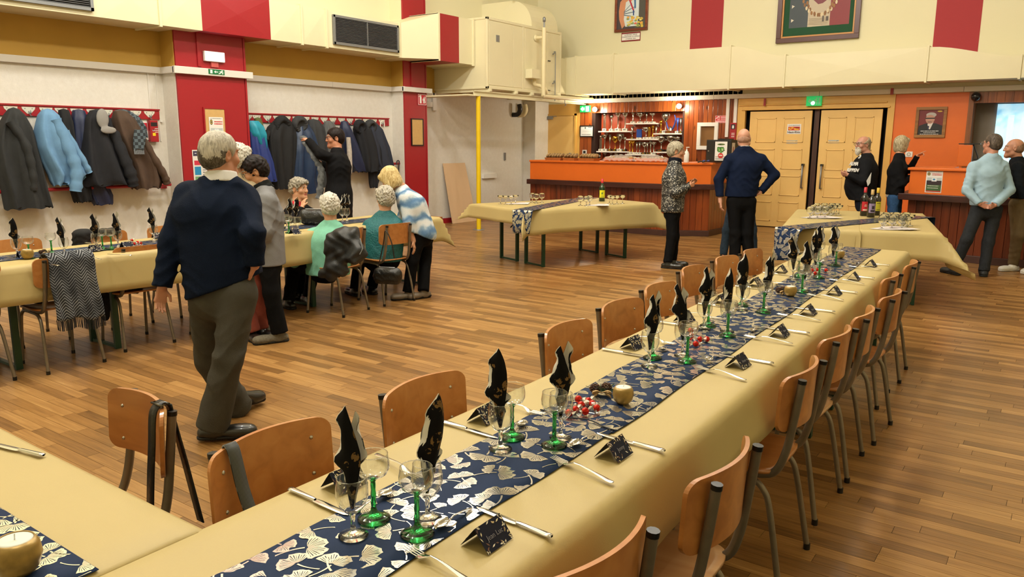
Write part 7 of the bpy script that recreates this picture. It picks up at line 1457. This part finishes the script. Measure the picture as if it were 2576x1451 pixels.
garment('coat', 'slate coat with a hood last on the second rail', fab('slate_fabric', '#2a3040'), [(308, 922, 944, .12), (325, 918, 958, .22), (370, 928, 974, .26), (410, 936, 984, .24), (426, 944, 984, .22)], X0+.04, 16, extra=hood(932, 318, .12, .12, dgrey), grp=G2)
garment('coat', 'long dark garment hanging low below the slate coat', dk, [(425, 928, 954, .14), (450, 930, 952, .13), (472, 934, 946, .1)], X0+.02, 17, grp=G2)
t_ = thing('coat_hanger', 'white plastic coat hanger on the last hook of the second rail', 'hanger', PX(960, 312, X0)); MB().tube(bez([PX(957, 318, X0+.08), PX(958, 306, X0+.08), PX(966, 306, X0+.08), PX(967, 320, X0+.08)], 5), .009, 8).tube(bez([PX(957, 318, X0+.08), PX(958, 335, X0+.08), PX(966, 352, X0+.1)], 4), .008, 8).build('hanger', whitep, t_, world=True)
t_ = thing('walking_cane', 'black cane hooked over the red lower rail near the second pillar', 'cane', PX(1000, 410, X0)); MB().tube(bez([PX(998, 414, -9.92), PX(999, 405, -9.94), PX(1004, 406, -9.97), PX(1003, 425, -9.96), PX(1001, 480, -9.96)], 6), .011, 8).build('cane', black, t_, world=True)
t_ = thing('white_scarf', 'pale scarf end hanging just behind the reaching man', 'scarf', PX(879, 420, X0)); MB().grid(loftcoat([(345, 872, 880, .06), (380, 874, 884, .07), (420, 876, 884, .07), (438, 877, 883, .06)], X0+.16, 5, 4), True, True).build('scarf', M('pale_scarf', '#b0a8a0', .9, var=.2, vs=30), t_, world=True)
# grey patterned shawl the man is lifting
P = [PD(762, 344, 9.72), PD(770, 360, 9.62), PD(785, 385, 9.55), PD(800, 410, 9.52), PD(808, 430, 9.5), PD(806, 470, 9.5), PD(802, 500, 9.5)]
t_ = thing('shawl', 'grey patterned scarf held by the man in the black coat', 'scarf', P[3]); B = bez(P, 5); MB().tube(B, [.035+.018*math.sin(i*.9)**2 for i in range(len(B))], 12, flat=.5).build('cloth', M('grey_pattern_wool', '#55575a', .9, var=.5, vs=25, bump=.3, bs=60), t_, world=True)
# ================================================================== things on chairs and tables
def strapband(t, name, pts, w, mat, side, th=.004):
    B = bez(pts, 6); s = Vector(side).normalized()*w/2; rows = [[p-s, p+s] for p in B]; MB().grid(rows).build(name, mat, t, world=True, solid=th)
# grey striped strap over the near chair back
strapm, t = newmat('grey_strap'); wv = t.new('TexWave', i={'Scale': 90.0}); wv.bands_direction = 'Y'; t.link(t.coord(), wv.inputs['Vector']); t.link(t.ramp(wv.outputs['Fac'], [(.85, '#34383c'), (.95, '#7a7e82')]), t.b.inputs['Base Color']); t.b.inputs['Roughness'].default_value = .7
t_ = thing('strap', 'grey striped bag strap over the near beech chair back', 'strap', (-1.74, 1.14, .8)); yy = 1.135
strapband(t_, 'band', [(-1.80, yy, .55), (-1.77, yy, .7), (-1.735, yy, .806), (-1.718, yy, .812), (-1.705, yy-.0, .79), (-1.685, yy+.004, .7), (-1.655, yy+.012, .6), (-1.65, yy+.015, .5)], .036, strapm, (0, 1, 0)); 
blkleather = M('black_leather', '#121212', .35, bump=.3, bs=70)
t_ = thing('bag_strap', 'black bag strap with a steel buckle over the beech chair at the lower left corner', 'strap', (-2.15, .99, .8)); xs = -2.165
strapband(t_, 'band', [(xs, 1.14, .5), (xs, 1.15, .6), (xs, 1.162, .7), (xs, 1.172, .79), (xs, 1.19, .818), (xs, 1.21, .822), (xs+.003, 1.225, .8)], .036, blkleather, (1, 0, 0)); strapband(t_, 'band', [(xs+.005, 1.222, .815), (xs+.012, 1.232, .74), (xs+.035, 1.24, .64), (xs+.06, 1.245, .54), (xs+.085, 1.25, .44)], .034, blkleather, (1, 0, 0)); MB().tube([(xs-.024, 1.185, .822), (xs+.03, 1.185, .822), (xs+.03, 1.21, .822), (xs-.024, 1.21, .822)], .0035, 6, closed=True).build('buckle', M('dark_buckle', '#6a6a6a', .25, 1), t_, world=True)
# zigzag scarf on the chair
mt, t = newmat('zigzag_knit'); g = t.new('TexCoord'); sp = t.new('SeparateXYZ'); t.link(g.outputs['Object'], sp.inputs[0])
zz = t.math('ADD', t.math('MULTIPLY', sp.outputs[2], 300.0), t.math('MULTIPLY', t.math('PINGPONG', sp.outputs[1], .045), 330.0)); s_ = t.math('SINE', zz); n_ = t.new('TexNoise', i={'Scale': 9.0}); t.link(g.outputs['Object'], n_.inputs['Vector'])
t.link(t.ramp(t.math('ADD', t.math('MULTIPLY', s_, .4), n_.outputs['Fac']), [(.3, '#15171c'), (.55, '#3a3c42'), (.75, '#5c6068'), (.95, '#8a8d92')]), t.b.inputs['Base Color']); t.b.inputs['Roughness'].default_value = .95; t.b.inputs['Normal']
t_ = thing('zigzag_scarf', 'grey and black zigzag knitted scarf over a chair at the coat wall table', 'scarf', (-5.64, 2.55, .8))
rows = []
for i in range(26):
    q = i/25; row = []
    for j in range(40):
        v = j/39; y = lerp(2.395, 2.70, v)+.006*math.sin(9*q); f = .011*(1+math.sin(v*26+1.5*math.sin(q*3)))*max(0, q-.2)
        e_ = abs(v-.5)*2
        if q < .2: a = q/.2; x = -5.70+.1*a-.03*e_*e_*(1-a); zc = .80+.04*math.sin(a*math.pi)
        else: b = (q-.2)/.8; x = -5.60+.045*b; zc = .80-.41*b-.012*math.sin(v*11)*b-(.04*v*b)
        row.append((x+f, y+(.02*b*(v-.5) if q >= .2 else 0), zc))
    rows.append(row)
MB().grid(rows).build('cloth', mt, t_, world=True, solid=.008); mb = MB(); e = rows[-1]
for p in e[::1]: mb.cyl(p, (p[0], p[1]+random.uniform(-.006, .006), p[2]-.07), .0028, 5)
mb.build('fringe', M('dark_fringe', '#1a1c22', .9), t_, world=True, kind='stuff')
def bag(name, label, c, dims, mat, seed, cat='bag', handle=None, rz=0):
    t = thing(name, label, cat, c); sd = Sdf(); c = Vector(c); w, d, h = dims; a = Vector((math.cos(rz), math.sin(rz), 0)); b = Vector((-a.y, a.x, 0))
    sd.cone(c-a*w*.32+UP*h*.3, c+a*w*.32+UP*h*.3, h*.3, h*.3, .03); sd.cone(c-a*w*.36+UP*h*.62, c+a*w*.36+UP*h*.62, h*.22, h*.22, .06); sd.nz.append(wrinkle(.008, 50, seed)); sd.cut(c+UP*.004, DN); sd.cut(c+b*d*.5, b); sd.cut(c-b*d*.5, -b); sdf_obj('body', sd, mat, t, .011)
    MB().tube([c-a*w*.3+UP*h*.84, c+a*w*.3+UP*h*.84], .006, 8).build('zip', M('zip_steel', '#8a8a8a', .3, .9), t, world=True)
    if handle: strapband(t, 'strap', handle, .022, mat, b)
    return t
bag('leather_bag', 'black leather bag on the seat of the chair with the zigzag scarf', (-5.98, 2.42, .452), (.3, .24, .25), blkleather, 2, rz=.2)
bag('handbag', 'black handbag on the table before the grey haired seated woman', PZ(792, 566, .776), (.3, .14, .19), blkleather, 5, rz=YAW-.1)
hp = PD(975, 690, 7.55); bag('handbag', 'black handbag hanging by its strap behind the chair of the woman in teal', (hp.x, hp.y, hp.z-.1), (.26, .12, .2), blkleather, 7, rz=YAW-.2, handle=[PD(952, 672, 7.5), PD(965, 610, 7.45), PD(970, 580, 7.43), PD(985, 610, 7.42), PD(992, 650, 7.45)])
# dark jacket thrown over the chair of the woman in mint
t_ = thing('draped_jacket', 'black rain jacket thrown over the chair back of the woman in mint', 'jacket', PD(865, 640, 7.05)); sd = Sdf()
A_ = [(828, 605), (850, 590), (880, 580), (905, 600)]
sd.cone(PD(836, 598, 7.0), PD(888, 585, 7.0), .05, .055, .05); sd.cone(PD(832, 610, 7.0), PD(836, 690, 7.02), .055, .06, .05); sd.cone(PD(856, 600, 6.98), PD(862, 680, 7.0), .07, .055, .06); sd.cone(PD(886, 595, 6.97), PD(905, 640, 6.92), .065, .06, .05); sd.cone(PD(902, 632, 6.9), PD(888, 655, 6.88), .045, .04, .04); sd.cone(PD(870, 590, 6.98), PD(885, 650, 6.96), .07, .05, .05); sd.cone(PD(812, 690, 7.05), PD(842, 670, 7.02), .04, .05, .05)
sd.nz.append(wrinkle_old(.009, 34, 4)); sdf_obj('cloth', sd, fab('black_rain_nylon', '#191c20', rough=.45), t_, .01); MB().tube([PD(906, 600, 6.9), PD(912, 625, 6.87), PD(905, 640, 6.86)], .006, 6).build('piping', M('grey_piping', '#6a6e70', .4), t_, world=True)
t_ = thing('dark_garment', 'black garment sagging from the chair seat beside the walking man', 'garment', (-6.05, 3.05, .42)); sd = Sdf(); q0 = Vector((-6.1, 2.98, .46)); sd.cone(q0, q0+Vector((.12, .2, 0)), .05, .06, .05); sd.cone(q0+Vector((.02, .02, -.02)), q0+Vector((.06, -.02, -.22)), .06, .03, .05); sd.nz.append(wrinkle(.01, 50, 4)); sdf_obj('cloth', sd, blk, t_, .011)
t_ = thing('dark_garment', 'black jacket on a chair back across the coat wall table', 'garment', (-6.95, 3.4, .7)); R_ = []; sd = Sdf(); sd.cone((-6.98, 3.27, .8), (-6.98, 3.6, .8), .035, .035, .03); sd.cone((-6.985, 3.28, .79), (-6.99, 3.28, .5), .05, .06, .04, (0, 1, 0), 1.5); sd.nz.append(wrinkle(.008, 50, 2)); sdf_obj('cloth', sd, blk, t_, .011)
t_ = thing('white_garment', 'white garment over the chair just behind the walking man', 'garment', (-5.46, 3.5, .6)); sd = Sdf(); q0 = Vector((-5.47, 3.545, .62)); sd.cone(q0+UP*.2, q0+DN*.1, .035, .03, .03); sd.nz.append(wrinkle(.006, 60, 4)); sdf_obj('cloth', sd, white_cot, t_, .01)
# writing on the bearded man's top, laid onto the cloth
top_ = [c for c in bd.children if c.name.startswith('sports_top')][0]
def onto(o, off=.004):
    m = o.modifiers.new('w', 'SHRINKWRAP'); m.target = top_; m.offset = off; m.wrap_method = 'PROJECT'; m.use_negative_direction = True; m.use_positive_direction = True; m.use_project_z = True; return o
def label_on(body, px, size, D_):
    n_ = Vector((-RH.x*.62-FH.x*.78, -RH.y*.62-FH.y*.78, 0)).normalized(); rg = UP.cross(n_); p = PD(*px, D_)
    dg = bpy.context.evaluated_depsgraph_get(); dg.update(); d_ = ray(*px).normalized(); hit, loc, nor, _ = top_.ray_cast(bd.matrix_basis.inverted() @ CAM, d_)
    if hit: p = bd.matrix_basis @ loc; n_ = Vector((nor.x, nor.y, nor.z*.6)).normalized(); rg = UP.cross(n_).normalized()
    return text(body, size, p+n_*.012, rg, n_.cross(rg), ink, bd, 'chest_lettering', bold=.035, depth=.004)
label_on('ALMA', (2150, 413), .075, 11); label_on('RIPPEN', (2147, 429), .07, 11); label_on('3', (2164, 396), .075, 11)
MB().add([PD(2180, 455, 10.86), PD(2192, 434, 10.88), PD(2189, 460, 10.87), PD(2183, 468, 10.86)], [(0, 1, 2, 3)]).build('side_panel', ink, bd, world=True, solid=.006)
